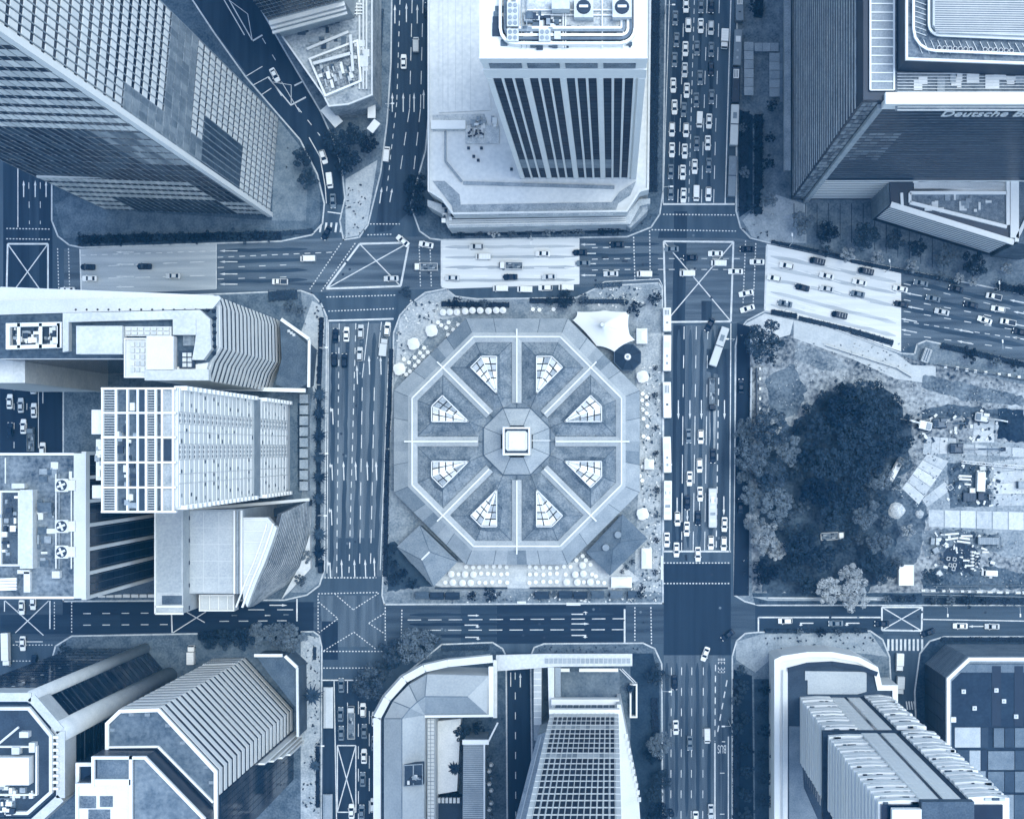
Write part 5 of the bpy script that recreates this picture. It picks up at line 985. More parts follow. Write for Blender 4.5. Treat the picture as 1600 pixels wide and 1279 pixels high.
# tensile tent
o = thing('tensile_tent', 'large white tensile tent canopy at the upper right of the hall', 'tent', P(945, 520))
ed = [(902, 487), (945, 485), (984, 487), (983, 519), (992, 531), (960, 549), (932, 540), (895, 500)]; pk = (941, 507); mb = MB(); ring = []
E = []
for i in range(8):
    p, q = Vector(ed[i]), Vector(ed[(i + 1) % 8]); cc = Vector(pk)
    for m_ in range(4): s = m_ / 4; v = p.lerp(q, s); v = v.lerp(cc, .22 * s * (1 - s)); E.append((v, 4.2 + .8 * s * (1 - s)))
rs = [(1.0, 0), (.7, .7), (.4, 1.8), (.15, 3.4), (.04, 4.8)]
for f_, dz in rs:
    for v, z_ in E: u = Vector(pk).lerp(v, f_); mb.v.append(tuple(P(u.x, u.y, z_ + dz)))
n = len(E)
for a in range(4):
    for i in range(n): mb.f.append((a * n + i, a * n + (i + 1) % n, (a + 1) * n + (i + 1) % n, (a + 1) * n + i))
mb.f.append(tuple(range(4 * n, 5 * n))); mb.build('canopy', mat(.96, .02, .6), o, smooth=True)
c = P(*pk, 9); MB().disc(c.x, c.y, 8.6, 9.4, .8, .6, 12).build('peak_ring', mat(.82, .04), o); MB().tube((c.x, c.y, .13), (c.x, c.y, 9), .18).build('mast', STEEL, o)
for x, y in ed: p = P(x, y, 4.2); MB().tube((p.x, p.y, .13), (p.x, p.y, 4.3), .1).build('pole', STEEL, o)
# parasols and tables
def proto_table(r):
    o = thing('round_table', '', 'table'); MB().disc(0, 0, .72, .78, r, None, 14).build('table_top', mat(.95, .03, .5), o); MB().tube((0, 0, 0), (0, 0, .72), .08).build('pedestal', STEEL, o)
    for k in range(4): a = k * 1.5708 + .5; MB().disc(math.cos(a) * (r + .35), math.sin(a) * (r + .35), 0, .45, .17, .19, 8).build('stool', mat(.72, .06), o)
    return o
def proto_parasol(r):
    o = thing('parasol', '', 'parasol'); n = 12; mb = MB()
    mb.v = [(r * math.cos(6.2832 * k / n), r * math.sin(6.2832 * k / n), 2.2 - .06 * (k % 2)) for k in range(n)] + [(0, 0, 2.75)]; mb.f = [(k, (k + 1) % n, n) for k in range(n)]; mb.build('canopy', mat(.95, .03, .7), o)
    MB().tube((0, 0, 0), (0, 0, 2.7), .04).build('pole', STEEL, o); MB().disc(0, 0, 0, .1, .3, None, 10).build('base', STEEL, o); return o
def proto_square(s):
    o = thing('market_umbrella', '', 'umbrella'); mb = MB(); n = 16
    for k in range(n):
        a = 6.2832 * k / n + .3926 / 2; q = s / max(abs(math.cos(a)), abs(math.sin(a))) ** .55 * (1 if k % 2 else .93); mb.v.append((q * math.cos(a), q * math.sin(a), 2.6))
    mb.v.append((0, 0, 3.5)); mb.f = [(k, (k + 1) % n, n) for k in range(n)]; mb.build('canopy', mat(.96, .02, .7), o); MB().tube((0, 0, 0), (0, 0, 3.4), .06).build('pole', STEEL, o); return o
def place(pr, used, px, py, lab, grp, rz=0, z=.15):
    o = copy_tree(pr) if used[0] else pr; used[0] = 1; p = P(px, py); o.location = (p.x, p.y, z); o.rotation_euler.z = rz; o['label'] = lab; o['group'] = grp; return o
tb, ut = proto_table(.66), [0]; pa, up_ = proto_parasol(1.05), [0]
def c5(x, y): return 660 + x / 4.21, 840 + y / 4.21
rows_ = [('row nearest the hall', 190, [(290, 0), (335, 0), (376, 0), (424, 0), (471, 0), (511, 0), (555, 0), (706, 0), (747, 0), (796, 0), (840, 0), (885, 0), (932, 0), (975, 0)]),
 ('middle row', 236, [(195, 1), (240, 0), (285, 1), (340, 1), (388, 0), (432, 0), (472, 0), (520, 0), (560, 0), (708, 0), (748, 0), (797, 0), (840, 0), (886, 0), (943, 0), (1007, 1), (1060, 1), (1117, 0)]),
 ('row nearest the street', 290, [(153, 0), (205, 1), (269, 1), (322, 1), (376, 0), (416, 0), (461, 0), (511, 0), (560, 0), (705, 0), (746, 0), (796, 0), (842, 0), (885, 0), (950, 1), (1020, 1), (1063, 0), (1105, 1), (1155, 0), (1197, 0)])]
for nm, y, xs in rows_:
    kt = kp = 0
    for x, big in xs:
        px, py = c5(x, y + R.uniform(-5, 5))
        if big: place(pa, up_, px, py, '%s white parasol from the left, %s of the south terrace' % (nth(kp), nm), 'parasols on the south terrace'); kp += 1
        else: place(tb, ut, px, py, '%s white round table from the left, %s of the south terrace' % (nth(kt), nm), 'round tables on the south terrace', R.uniform(0, 1)); kt += 1
for k, (x, y) in enumerate(((1055, 117), (1014, 145), (1076, 145), (1106, 173), (1142, 250))): place(tb, ut, *c5(x, y), '%s white round table from the top, wedge beside the lower right pavilion' % nth(k), 'round tables on the south terrace')
place(pa, up_, *c5(1055, 177), 'white parasol alone among tables beside the lower right pavilion', 'parasols on the south terrace')
def c1(x, y): return 590 + x / 3.478, 470 + y / 3.478
for k, (x, y) in enumerate(((360, 66), (397, 64), (435, 65), (480, 60), (519, 56), (561, 56), (606, 58), (648, 55), (684, 55))): place(pa, up_, *c1(x, y), '%s white parasol from the left along the hedge above the hall' % nth(k), 'parasols along the upper hedge')
for k, (x, y) in enumerate(((845, 47), (880, 50), (957, 47))): place(tb, ut, *c1(x, y), '%s round table from the left under the upper hedge' % nth(k), 'round tables above the hall')
for k, (x, y) in enumerate(((330, 118), (388, 118), (348, 133), (375, 147), (440, 132), (413, 158), (385, 186))): place(tb, ut, *c1(x, y), '%s round table down from the hedge at the upper left umbrella' % nth(k), 'round tables at the upper left of the hall')
for k, (x, y) in enumerate(((255, 256), (275, 280), (233, 283), (250, 302), (203, 308), (225, 330), (145, 318), (173, 335), (205, 353), (178, 383), (158, 400))): place(tb, ut, *c1(x, y), '%s round table between the middle and lower umbrellas left of the hall' % nth(k), 'round tables at the left of the hall')
ev = [(1440, 505), (1462, 522), (1438, 540), (1465, 562), (1440, 590), (1462, 610), (1445, 640), (1466, 680), (1445, 735), (1470, 745), (1462, 865), (1440, 900), (1425, 950), (1438, 975), (1400, 985), (1380, 1020)]
for k, (x, y) in enumerate(ev): place(tb, ut, *c1(x, y), '%s round table from the top on the strip right of the hall' % nth(k), 'round tables right of the hall')
us, uu = proto_square(1.9), [0]
for (x, y, l) in ((676, 517.5, 'white scalloped umbrella left of the hall, highest of the three'), (648, 538, 'white scalloped umbrella left of the hall, middle of the three'), (626, 577, 'white scalloped umbrella left of the hall, lowest of the three'), (1004, 589, 'white scalloped umbrella right of the hall, just below the dark kiosk'), (1004, 802, 'white scalloped umbrella right of the hall, above the lower right pavilion')): place(us, uu, x, y, l, 'scalloped umbrellas', .3)
def marquee(x, y, wx, wy, lab, rz=0, t=.95):
    o = thing('marquee', lab, 'canopy', P(x, y), rz, 'white canopies around the market hall'); a, c_ = wx / 10, wy / 10
    mb = MB().loft([(-a, -c_), (a, -c_), (a, c_), (-a, c_)], 2.8, [(-a * .08, -c_ * .5), (a * .08, -c_ * .5), (a * .08, c_ * .5), (-a * .08, c_ * .5)], 3.5); q = mb.mesh('canopy', mat(t, .03, .7)); k = piece('canopy', q, None, (0, 0, 0)); k.parent = o
    for sx in (-1, 1):
        for sy in (-1, 1): k = piece('pole', MB().tube((sx * a * .95, sy * c_ * .95, .1), (sx * a * .95, sy * c_ * .95, 2.8), .06).mesh('pole', STEEL), None, (0, 0, 0)); k.parent = o
marquee(1002.6, 526, 17, 24, 'white rectangular canopy right of the dark octagonal kiosk'); marquee(1010, 871, 16, 32, 'white rectangular canopy at the lower right pavilion, long side upright'); marquee(971, 908, 32, 17, 'white rectangular canopy below the lower right pavilion, long side level'); marquee(1014, 725, 15, 16, 'small white square canopy beside the buses right of the hall')
# stalls along the lower edge of the market block
for k, (x, y, wd, t) in enumerate(((661, 928, 20, .34), (684, 929, 20, .14), (708, 929, 21, .14), (847, 928, 21, .2), (884, 927, 20, .2), (907, 928, 20, .16), (934, 927, 18, .36), (963, 927, 18, .4), (988, 927, 13, .3))):
    o = thing('food_stall', '%s dark roofed stall from the left along the lower market edge' % nth(k), 'stall', P(x, y), 0, 'stalls along the lower market edge'); q = P(x, y); a = wd / 10
    MB().box(q.x - a, q.y - .9, .15, q.x + a, q.y + .7, 2.4).build('counter', mat(.3, .06), o)
    MB().loft([(q.x - a - .2, q.y - 1.2), (q.x + a + .2, q.y - 1.2), (q.x + a + .2, q.y + 1.1), (q.x - a - .2, q.y + 1.1)], 2.4, [(q.x - a, q.y - .05), (q.x + a, q.y - .05), (q.x + a, q.y + .05), (q.x - a, q.y + .05)], 3.0).build('roof', mat(t, .05, .8), o)
for x0, x1 in ((680, 793), (828, 950)):
    tag(MB().bar(P(x0, 918, .15), P(x1, 918, .15), .5, 1.0).build('low_wall', DARK), 'dark low wall along the %s half of the south terrace' % ('left' if x0 < 700 else 'right'), 'wall', 'terrace walls')
for x, y, wd, l in ((815, 941, 14, 'pale bench slab on the lower pavement below the terrace gap'), (896, 943, 22, 'pale bench slab on the lower pavement below the right stalls')): tag(MB().bar(P(x - wd / 2, y, .15), P(x + wd / 2, y, .15), .9, .45).build('bench_slab', PALE), l, 'bench')
tag(MB().bar(P(1034, 868, .13), P(1034, 905, .13), .7, .8).build('sign_wall', PALE), 'pale upright slab on the kerb at the lower right market corner', 'wall')
# ------------------------------------------------------------------ vehicles
TN = {'w': (.96, 'white'), 'l': (.74, 'light grey'), 'm': (.46, 'grey'), 'd': (.10, 'dark')}
def paint(t): return mat(t, .02, .4, 1.5, 8, 0, .14, 0, .14, None, 'car_paint')
CG = mat(.04, .02, .15, 1, 4, 0, .22, 0, 0, None, 'car_glass'); TYRE = mat(.03, .02, .8); HL = mat(.95, .02, .2); TL = mat(.3, .05, .3)
def shell(st):   # st: list of (x, half width, z low, z high); rounded closed loft
    mb = MB(); n = 8
    for x, hw, z0, z1 in st:
        c = min(.14, hw * .3); mb.v += [(x, -hw, z0 + c), (x, -hw + c * .4, z0), (x, hw - c * .4, z0), (x, hw, z0 + c), (x, hw, z1 - c), (x, hw - c * 1.3, z1), (x, -hw + c * 1.3, z1), (x, -hw, z1 - c)]
    for i in range(len(st) - 1):
        for k in range(n): mb.f.append((i * n + k, i * n + (k + 1) % n, (i + 1) * n + (k + 1) % n, (i + 1) * n + k)[::-1])
    mb.f.append(tuple(range(n))); e = (len(st) - 1) * n; mb.f.append(tuple(range(e + n - 1, e - 1, -1)))
    return mb
WHEEL = None
def wheels(o, xs, hw, r=.33):
    for x in xs:
        for s in (-1, 1): MB().tube((x, s * (hw - .2), r), (x, s * (hw + .01), r), r, r, 12).build('wheel', TYRE, o)
def cabin(o, m, zb, zt, xb0, xb1, xt0, xt1, hb, ht):
    """glass house: roof plus four separate panes; xb/xt rear and front at belt and roof"""
    B = [(xb0, -hb, zb), (xb1, -hb, zb), (xb1, hb, zb), (xb0, hb, zb)]; T = [(xt0, -ht, zt), (xt1, -ht, zt), (xt1, ht, zt), (xt0, ht, zt)]
    MB().poly([B[1], B[2], T[2], T[1]]).build('windscreen', CG, o); MB().poly([B[3], B[0], T[0], T[3]]).build('rear_window', CG, o)
    MB().poly([B[0], B[1], T[1], T[0]]).build('side_window', CG, o); MB().poly([B[2], B[3], T[3], T[2]]).build('side_window', CG, o)
    MB().loft([(p[0], p[1]) for p in T], zt - .03, [(xt0 + .1, -ht + .08), (xt1 - .12, -ht + .08), (xt1 - .12, ht - .08), (xt0 + .1, ht - .08)], zt + .05).build('roof', m, o, smooth=False)
    for i in range(4): MB().bar(Vector(B[i]), Vector(T[i]), .09, .05).build('pillar', m, o)
def lights(o, xf, xr, hw, z):
    for s in (-1, 1): MB().box(xf - .25, s * hw * .62 - .2, z, xf + .01, s * hw * .62 + .2, z + .14).build('headlight', HL, o); MB().box(xr - .01, s * hw * .68 - .16, z + .05, xr + .12, s * hw * .68 + .16, z + .2).build('taillight', TL, o)
def mk_sedan(m, suv=False, taxi=False):
    o = thing('car', '', 'car'); L, hw = (2.2, .92) if suv else (2.3, .90)
    MBs = shell([(-L, hw * .80, .38, .86), (-L + .12, hw * .93, .30, .95), (-L + .7, hw, .24, 1.0), (-.3, hw, .22, .98), (.9, hw, .22, .95), (L - .75, hw * .97, .24, .88), (L - .2, hw * .88, .30, .76), (L, hw * .66, .36, .64)]); MBs.build('body', m, o, smooth=False)
    if suv: cabin(o, m, .96, 1.62, -L + .12, 1.05, -L + .5, .25, hw * .86, hw * .74)
    else: cabin(o, m, .95, 1.42, -1.75, 1.05, -1.05, .28, hw * .84, hw * .70)
    wheels(o, (-1.35, 1.38), hw); lights(o, L - .05, -L, hw, .6)
    for s in (-1, 1): MB().box(.75, s * (hw + .02), .95, .95, s * (hw + .2), 1.1).build('mirror', m, o)
    if taxi: MB().box(-.45, -.35, 1.46, -.25, .35, 1.62).build('roof_sign', HL, o)
    return o
def mk_van(m):
    o = thing('van', '', 'van'); shell([(-2.4, .84, .35, 1.78), (-2.3, .90, .28, 1.9), (1.0, .90, .26, 1.92), (1.35, .88, .26, 1.8), (1.8, .88, .28, 1.22), (2.2, .84, .3, 1.02), (2.4, .72, .36, .8)]).build('body', m, o)
    MB().poly([(1.4, -.72, 1.79), (1.84, -.78, 1.27), (1.84, .78, 1.27), (1.4, .72, 1.79)]).build('windscreen', CG, o); MB().poly([(-2.43, -.7, 1.2), (-2.43, .7, 1.2), (-2.41, .7, 1.7), (-2.41, -.7, 1.7)]).build('rear_window', CG, o)
    for s in (-1, 1): MB().poly([(.5, s * .91, 1.2), (1.5, s * .9, 1.2), (1.25, s * .9, 1.7), (.5, s * .91, 1.7)]).build('side_window', CG, o); MB().box(1.35, s * .92, 1.2, 1.5, s * 1.12, 1.4).build('mirror', m, o)
    for k in range(3): MB().box(-1.8 + k * .9, -.7, 1.92, -1.72 + k * .9, .7, 1.95).build('roof_rib', paint(.8), o)
    wheels(o, (-1.5, 1.5), .9); lights(o, 2.38, -2.4, .9, .7); return o
def mk_pickup(m, dark_bed=True):
    o = thing('pickup_truck', '', 'pickup'); shell([(-2.5, .84, .4, .9), (-2.3, .9, .35, 1.0), (2.0, .9, .3, 1.0), (2.4, .8, .34, .85)]).build('body', m, o); cabin(o, m, 1.0, 1.75, -.1, 1.6, .1, 1.0, .84, .72)
    MB().box(-2.35, -.75, 1.0, -.25, .75, 1.06).build('bed_floor', DARK if dark_bed else PALE, o)
    for a in ((-2.4, -.85, -.2, -.75), (-2.4, .75, -.2, .85), (-2.45, -.85, -2.35, .85)): MB().box(a[0], a[1], .95, a[2], a[3], 1.35).build('bed_side', m, o)
    wheels(o, (-1.5, 1.5), .9); lights(o, 2.38, -2.4, .9, .65); return o
def mk_truck(m, L=7.2, mode='box'):
    o = thing('truck', '', 'truck'); h = L / 2; shell([(h - 1.8, 1.0, .5, 2.2), (h - .5, 1.0, .45, 2.25), (h - .12, .98, .45, 1.5), (h, .9, .5, 1.1)]).build('cab', m, o)
    MB().poly([(h - .48, -.85, 2.2), (h - .1, -.88, 1.5), (h - .1, .88, 1.5), (h - .48, .85, 2.2)]).build('windscreen', CG, o); MB().box(-h, -.5, .5, h - 1.9, .5, .8).build('chassis', DARK, o)
    if mode == 'box':
        MB().box(-h, -1.1, .85, h - 2.0, 1.1, 2.9).build('cargo_box', m, o); 
        for k in range(4): MB().box(-h + .6 + k * (L - 2.6) / 4, -1.05, 2.9, -h + .68 + k * (L - 2.6) / 4, 1.05, 2.94).build('roof_rib', PALE, o)
    else:
        MB().box(-h, -1.1, .85, h - 2.0, 1.1, 1.0).build('bed_floor', mat(.42, .12, .8, 2, 6), o)
        for a in ((-h, -1.15, h - 2, -1.05), (-h, 1.05, h - 2, 1.15), (-h - .05, -1.15, -h + .05, 1.15), (h - 2.1, -1.15, h - 2.0, 1.15)): MB().box(a[0], a[1], .9, a[2], a[3], 1.55).build('bed_side', m, o)
        r_ = random.Random(int(L * 10) + len(mode))
        for k in range(7): x, y = r_.uniform(-h + .5, h - 2.7), r_.uniform(-.7, .7); MB().box(x - .5, y - .22, 1.0, x + .5, y + .22, 1.0 + r_.uniform(.2, .6)).build('load', mat(r_.choice((.9, .3, .6, .12)), .05), o)
    wheels(o, (-h + 1.2, h - 1.0), 1.02, .42); lights(o, h - .05, -h, 1.0, .75)
    for s in (-1, 1): MB().box(h - .5, s * 1.03, 1.6, h - .35, s * 1.25, 2.0).build('mirror', DARK, o)
    return o
def mk_bus(m, L=11.5, kind=0):
    o = thing('bus', '', 'bus'); h = L / 2; shell([(-h, 1.15, .4, 2.9), (-h + .15, 1.25, .32, 3.05), (h - .2, 1.25, .32, 3.05), (h, 1.12, .4, 2.8)]).build('body', m, o)
    MB().poly([(h + .02, -1.0, 1.2), (h + .02, 1.0, 1.2), (h - .06, .95, 2.7), (h - .06, -.95, 2.7)]).build('windscreen', CG, o)
    n = 7
    for s in (-1, 1):
        for k in range(n): x0 = -h + .5 + k * (L - 1.2) / n; MB().box(x0, s * 1.245, 1.3, x0 + (L - 1.2) / n - .12, s * 1.265, 2.4).build('side_window', CG, o)
    RP = mat(.82, .05, .6) if kind != 3 else mat(.5, .05)
    if kind == 0:
        MB().box(-h * .62, -.75, 3.05, -h * .30, .75, 3.25).build('air_conditioner', RP, o)
        for k in range(2): MB().box(h * (.1 + .4 * k), -.3, 3.05, h * (.1 + .4 * k) + .7, .3, 3.13).build('roof_hatch', MIDT, o)
    elif kind == 1:
        MB().box(-h * .85, -.85, 3.05, -h * .35, .85, 3.3).build('air_conditioner', RP, o)
        for k in range(3): MB().box(-h * .8, -.6 + k * .45, 3.3, -h * .4, -.42 + k * .45, 3.33).build('grille', DARK, o)
        MB().box(h * .2, -.35, 3.05, h * .3, .35, 3.13).build('roof_hatch', DARK, o)
    elif kind == 2:
        for k in range(5): MB().box(-h * .8 + k * L * .17, -.8, 3.05, -h * .8 + k * L * .17 + .9, .8, 3.12).build('roof_panel', MIDT if k % 2 else PALE, o)
        MB().box(-h * .6, -.5, 3.12, -h * .25, .5, 3.3).build('air_conditioner', WHITE, o)
    else:
        MB().box(-h * .05, -1.22, 3.05, h * .0, 1.22, 3.12).build('joint', DARK, o); MB().box(-h * .6, -.6, 3.05, -h * .3, .6, 3.25).build('air_conditioner', RP, o)
    wheels(o, (-h + 2.4, h - 2.2), 1.22, .48); lights(o, h - .02, -h, 1.2, .7); return o
def mk_bike(m):
    o = thing('motorcycle', '', 'motorcycle')
    for x in (-.65, .65): MB().tube((x, -.06, .3), (x, .06, .3), .3, .3, 12).build('wheel', TYRE, o)
    shell([(-.8, .12, .5, .78), (-.2, .16, .4, .82), (.3, .17, .45, .92), (.6, .1, .55, .9)]).build('body', m, o); MB().tube((.45, -.35, 1.0), (.45, .35, 1.0), .03).build('handlebar', DARK, o); MB().box(-1.0, -.2, .8, -.55, .2, 1.1).build('top_box', m, o); return o
PROTO = {}
def proto(kind, tone):
    k = (kind, tone)
    if k not in PROTO:
        m = paint(TN[tone][0])
        PROTO[k] = [{'c': lambda: mk_sedan(m), 't': lambda: mk_sedan(m, False, True), 's': lambda: mk_sedan(m, True), 'v': lambda: mk_van(m), 'p': lambda: mk_pickup(m), 'b': lambda: mk_truck(m, 5.8), 'B': lambda: mk_truck(m, 10.5), 'o': lambda: mk_truck(m, 7.4, 'open'), 'O': lambda: mk_truck(m, 10.2, 'open'), 'u': lambda: mk_bus(m, 11.2, 0), 'U': lambda: mk_bus(m, 11.2, 1), 'x': lambda: mk_bus(m, 12.2, 2), 'a': lambda: mk_bus(m, 12.6, 3), 'k': lambda: mk_bus(m, 7.4, 1), 'm': lambda: mk_bike(m)}[kind](), 0]
    return PROTO[k]
KN = {'c': 'saloon car', 't': 'taxi', 's': 'estate car', 'v': 'van', 'p': 'pickup', 'b': 'box truck', 'B': 'long box truck', 'o': 'open truck', 'O': 'long open truck', 'u': 'bus', 'U': 'bus', 'x': 'bus', 'a': 'bus', 'k': 'short bus', 'm': 'motorcycle'}
def vehicle(kind, tone, px, py, ang, lab, grp):
    pr = proto(kind, tone); o = copy_tree(pr[0]) if pr[1] else pr[0]; pr[1] += 1
    p = P(px, py, 1.0); o.location = (p.x, p.y, .036); o.rotation_euler.z = math.radians(ang); o['label'] = lab; o['group'] = grp
def lane(desc, grp, ang, cars):
    """desc ends the label: '<nth> <vehicle> <desc>'"""
    for k, c in enumerate(cars):
        kind, tone, x, y = c[:4]; a = c[4] if len(c) > 4 else ang
        lab = '%s %s, %s' % (TN[tone][1], KN[kind], desc % nth(k)); vehicle(kind, tone, x, y, a + R.uniform(-1.5, 1.5), lab, grp)
G = 'vehicles queuing on the upper right avenue'
lane('%s from the stop line, leftmost lane of upper right avenue', G, 269, [('c','m',1048,301),('c','m',1048,268),('c','w',1050,234),('s','w',1050,202),('c','w',1054,167),('c','w',1052,133),('c','m',1054,93),('c','m',1057,62),('c','m',1055,28)])
lane('%s from the stop line, second lane of upper right avenue', G, 269, [('c','w',1068,305),('c','w',1067,269),('c','w',1070,236),('s','w',1072,203),('c','m',1068.5,171),('c','w',1073,141),('c','l',1070,109),('t','w',1071,76),('s','w',1075.5,39),('c','w',1072,8)])
lane('%s from the stop line, third lane of upper right avenue', G, 269, [('v','w',1088,302),('c','w',1085.5,260),('c','m',1088.5,224),('v','w',1093,187),('c','m',1088,156),('c','m',1094,121),('c','m',1089,75),('c','w',1095,40),('c','m',1095.5,9)])
lane('%s from the stop line, fourth lane of upper right avenue', G, 269, [('s','w',1107,303),('c','m',1107.5,258),('t','w',1106,223),('c','w',1108,189),('c','m',1112,151),('c','d',1111,107),('c','m',1111.5,77),('s','l',1111,43),('c','d',1111.5,9)])
lane('%s vehicle in the right lane of upper right avenue', G, 269, [('b','w',1132,62)])
lane('%s from the stop line, bus lane of upper right avenue', 'buses in the upper right bus lane', 269, [('a','m',1143.5,277),('a','l',1147,197),('U','d',1149,135),('u','m',1152,77),('k','m',1155,17)])
G = 'vehicles on the upper left avenue'
vehicle('c','d',667,15,88,'dark saloon car near the top, right kerb of upper left avenue',G); vehicle('v','l',650,70,90,'light grey van on the upper left avenue, middle lane',G); vehicle('c','w',630.5,96,90,'white saloon car on the upper left avenue left of the grey van',G); vehicle('v','w',604,241,84,'white van low on the left kerb of upper left avenue',G)
G = 'vehicles on the diagonal street'
vehicle('c','w',429,117,-62,'white saloon car alone between white road lines of the diagonal street',G); vehicle('s','w',505,245,-72,'white estate car beside the dark tree on the diagonal street',G); vehicle('v','w',515,282,-84,'white van following the bend of the diagonal street',G); vehicle('c','m',520,314,-88,'grey saloon car waiting at the foot of the diagonal street',G); vehicle('c','d',510,364,-118,'dark saloon car turning over the zebra crossing',G)
G = 'vehicles on the top cross street'
lane('%s from the left on the left stretch of top street', G, 180, [('c','w',105,453,180),('c','d',136.6,417),('c','w',139.5,435),('c','d',225,416),('c','l',270,431),('p','w',437,440),('v','w',481,404)])
lane('%s from the left around the left box junction', G, 180, [('c','l',611,435),('c','w',629,376,140),('o','w',665,417),('c','w',665.6,382,170)])
lane('%s from the left on the central pale stretch', G, 180, [('c','l',706,434),('s','l',744,385),('v','w',755,401),('c','d',797,432.5),('o','w',798,415),('c','w',848,396),('c','l',858,432.5)])
lane('%s from the left in the lay-by below the central stretch', 'vehicles parked in the lay-by', 180, [('v','w',782,450.5),('v','w',820,452),('s','w',852,449.5),('v','w',884.5,449)])
lane('%s from the left between the pale stretch and main crossing', G, 180, [('c','d',906,394.5),('c','m',911,411),('c','l',954.5,427.5),('c','d',964,382),('v','w',1007,428)])
lane('%s motorcycle from the left before the main crossing', G, 180, [('m','d',945,402),('m','d',976,407.5)])
lane('%s from the left inside the main box junction', 'vehicles on the main crossing', 180, [('c','m',1049,389),('v','w',1074,427),('c','d',1079,402.5),('c','w',1118,396),('v','w',1123,411)])
lane('%s from the left beside the crossing dots right of main junction', 'vehicles on the main crossing', 178, [('c','w',1149.5,424),('c','w',1166,458,190),('c','d',1167.5,389),('c','w',1168,482,196),('c','w',1183,409)])
G = 'vehicles on the right arm of the top street'
lane('%s from the left, topmost lane of pale right stretch', G, 168, [('s','w',1229,415),('v','d',1277,408),('v','d',1353,423.6)])
lane('%s from the left, second lane of pale right stretch', G, 168, [('s','w',1209.5,434.5),('c','d',1253.5,449),('c','w',1292,431),('c','w',1343.5,441),('c','w',1407,451)])
lane('%s from the left, lower lanes of pale right stretch', G, 168, [('c','m',1226.5,474),('c','l',1292,451),('v','d',1311.6,492),('c','m',1340,459),('c','d',1408,475)])
lane('%s from the left, upper lanes of dark right stretch', G, 168, [('c','m',1439,442),('c','m',1458,466),('c','d',1494,451),('c','d',1517,476),('p','w',1553,463)])
lane('%s from the left, lower lanes of dark right stretch', G, 168, [('c','l',1472,487),('c','w',1539,500,160),('s','w',1560,482.6),('p','w',1575,503),('c','d',1594,518.5)])
G = 'vehicles waiting on the left avenue'
lane('%s from the stop line, left lane of left avenue', G, 90, [('c','d',524,524),('s','d',522,562)])
lane('%s from the stop line, second lane of left avenue', G, 90, [('c','w',541,522),('s','d',538,563)])
lane('%s from the stop line, third lane of left avenue', G, 88, [('s','l',563.5,518),('s','l',562,553)])
lane('%s from the stop line, right kerb lane of left avenue', G, 84, [('s','w',605,514),('b','l',600,542)])
lane('%s dark roofed vehicle parked by the left avenue lower kerb', G, 90, [('s','d',501,884)])
G = 'buses along the kerb right of the market hall'
lane('%s bus from the top along the market kerb', G, 270, [('k','w',1042,500),('u','w',1042,552),('U','w',1042,625),('u','w',1042,710),('x','w',1043,781)])
vehicle('c','w',1042,843,270,'white saloon car behind the kerbside buses at the lower stop line',G)
G = 'vehicles on the lower right avenue'
vehicle('a','l',1123,542,251,'light grey bus turning askew below the main crossing',G); vehicle('c','d',1109,507.5,242,'dark saloon car turning askew at the bottom of main junction',G); vehicle('O','d',1113,616,270,'long dark open truck on the bright worn lane',G); vehicle('x','l',1113,793,270,'light grey bus between cars near the lower stop line',G)
lane('%s from the stop line, left lane of lower right avenue', G, 270, [('c','w',1057,858.6),('s','w',1058.5,810.5)])
lane('%s from the stop line, second lane of lower right avenue', G, 270, [('m','d',1073,871),('c','w',1073,826),('c','d',1074,785),('c','w',1077.5,747.5),('c','m',1076,681)])
lane('%s from the stop line, third lane of lower right avenue', G, 270, [('t','w',1090.5,865.5),('c','d',1090.5,809),('t','w',1094,771.5),('s','w',1093,727),('s','w',1095,682)])
lane('%s from the stop line, fourth lane of lower right avenue', G, 270, [('s','w',1111,847.6),('c','d',1114,712)])
lane('%s from the stop line, right lane of lower right avenue', G, 270, [('s','w',1131,849),('c','w',1132,819)])
G = 'vehicles below the lower crossing'
vehicle('c','d',1137,992,215,'dark saloon car turning at the lower right corner kerb',G); vehicle('c','w',1102,1021.5,250,'white saloon car askew on the edge of dark asphalt',G); vehicle('c','d',1054,1066,272,'dark saloon car beside the tree below the lower crossing',G)
lane('%s vehicle from the top among those at the bus lane start', G, 270, [('c','w',1056,1136),('v','w',1105,1149),('c','m',1078,1160.7),('c','l',1111,1267),('c','w',1087,1278)])
G = 'vehicles on the lower right street'
lane('%s from the left on the lower right street', G, 180, [('s','w',1227,969.6),('c','m',1306,973.5),('c','d',1378,974),('c','d',1450,988,200),('c','w',1500.7,977.6),('c','l',1550.5,978.5)])
lane('%s from the zebra crossing in the lower right side street', G, 268, [('b','w',1405,1034),('b','l',1406,1070)])
G = 'vehicles on the far left avenue'
lane('%s from the left in the shaded gap at the left edge', G, 90, [('c','w',14.7,627),('c','d',15,671),('c','l',32,633),('c','w',36,666),('o','m',48.5,686),('c','l',51.6,604),('c','w',52.5,641),('s','w',66,702)])
lane('%s vehicle from the left at the lower left crossing', G, 270, [('B','w',11,1014),('c','w',33.5,948.6),('c','w',35,1005),('c','w',51,941),('c','d',53,1034)])
vehicle('b','w',299.6,1022,90,'white box truck in the driveway beside the column tower','vehicles on the far left avenue')
lane('%s motorcycle from the left behind the lower left stop line', 'motorcycles on the lower left street', 0, [('m','m',367,961),('m','l',419,961),('m','m',448,960)])
G = 'vehicles on the lower left avenue'
lane('%s from the top, left lane of lower left avenue', G, 90, [('c','m',533,1070),('c','m',532,1115.5),('c','m',533,1145)])
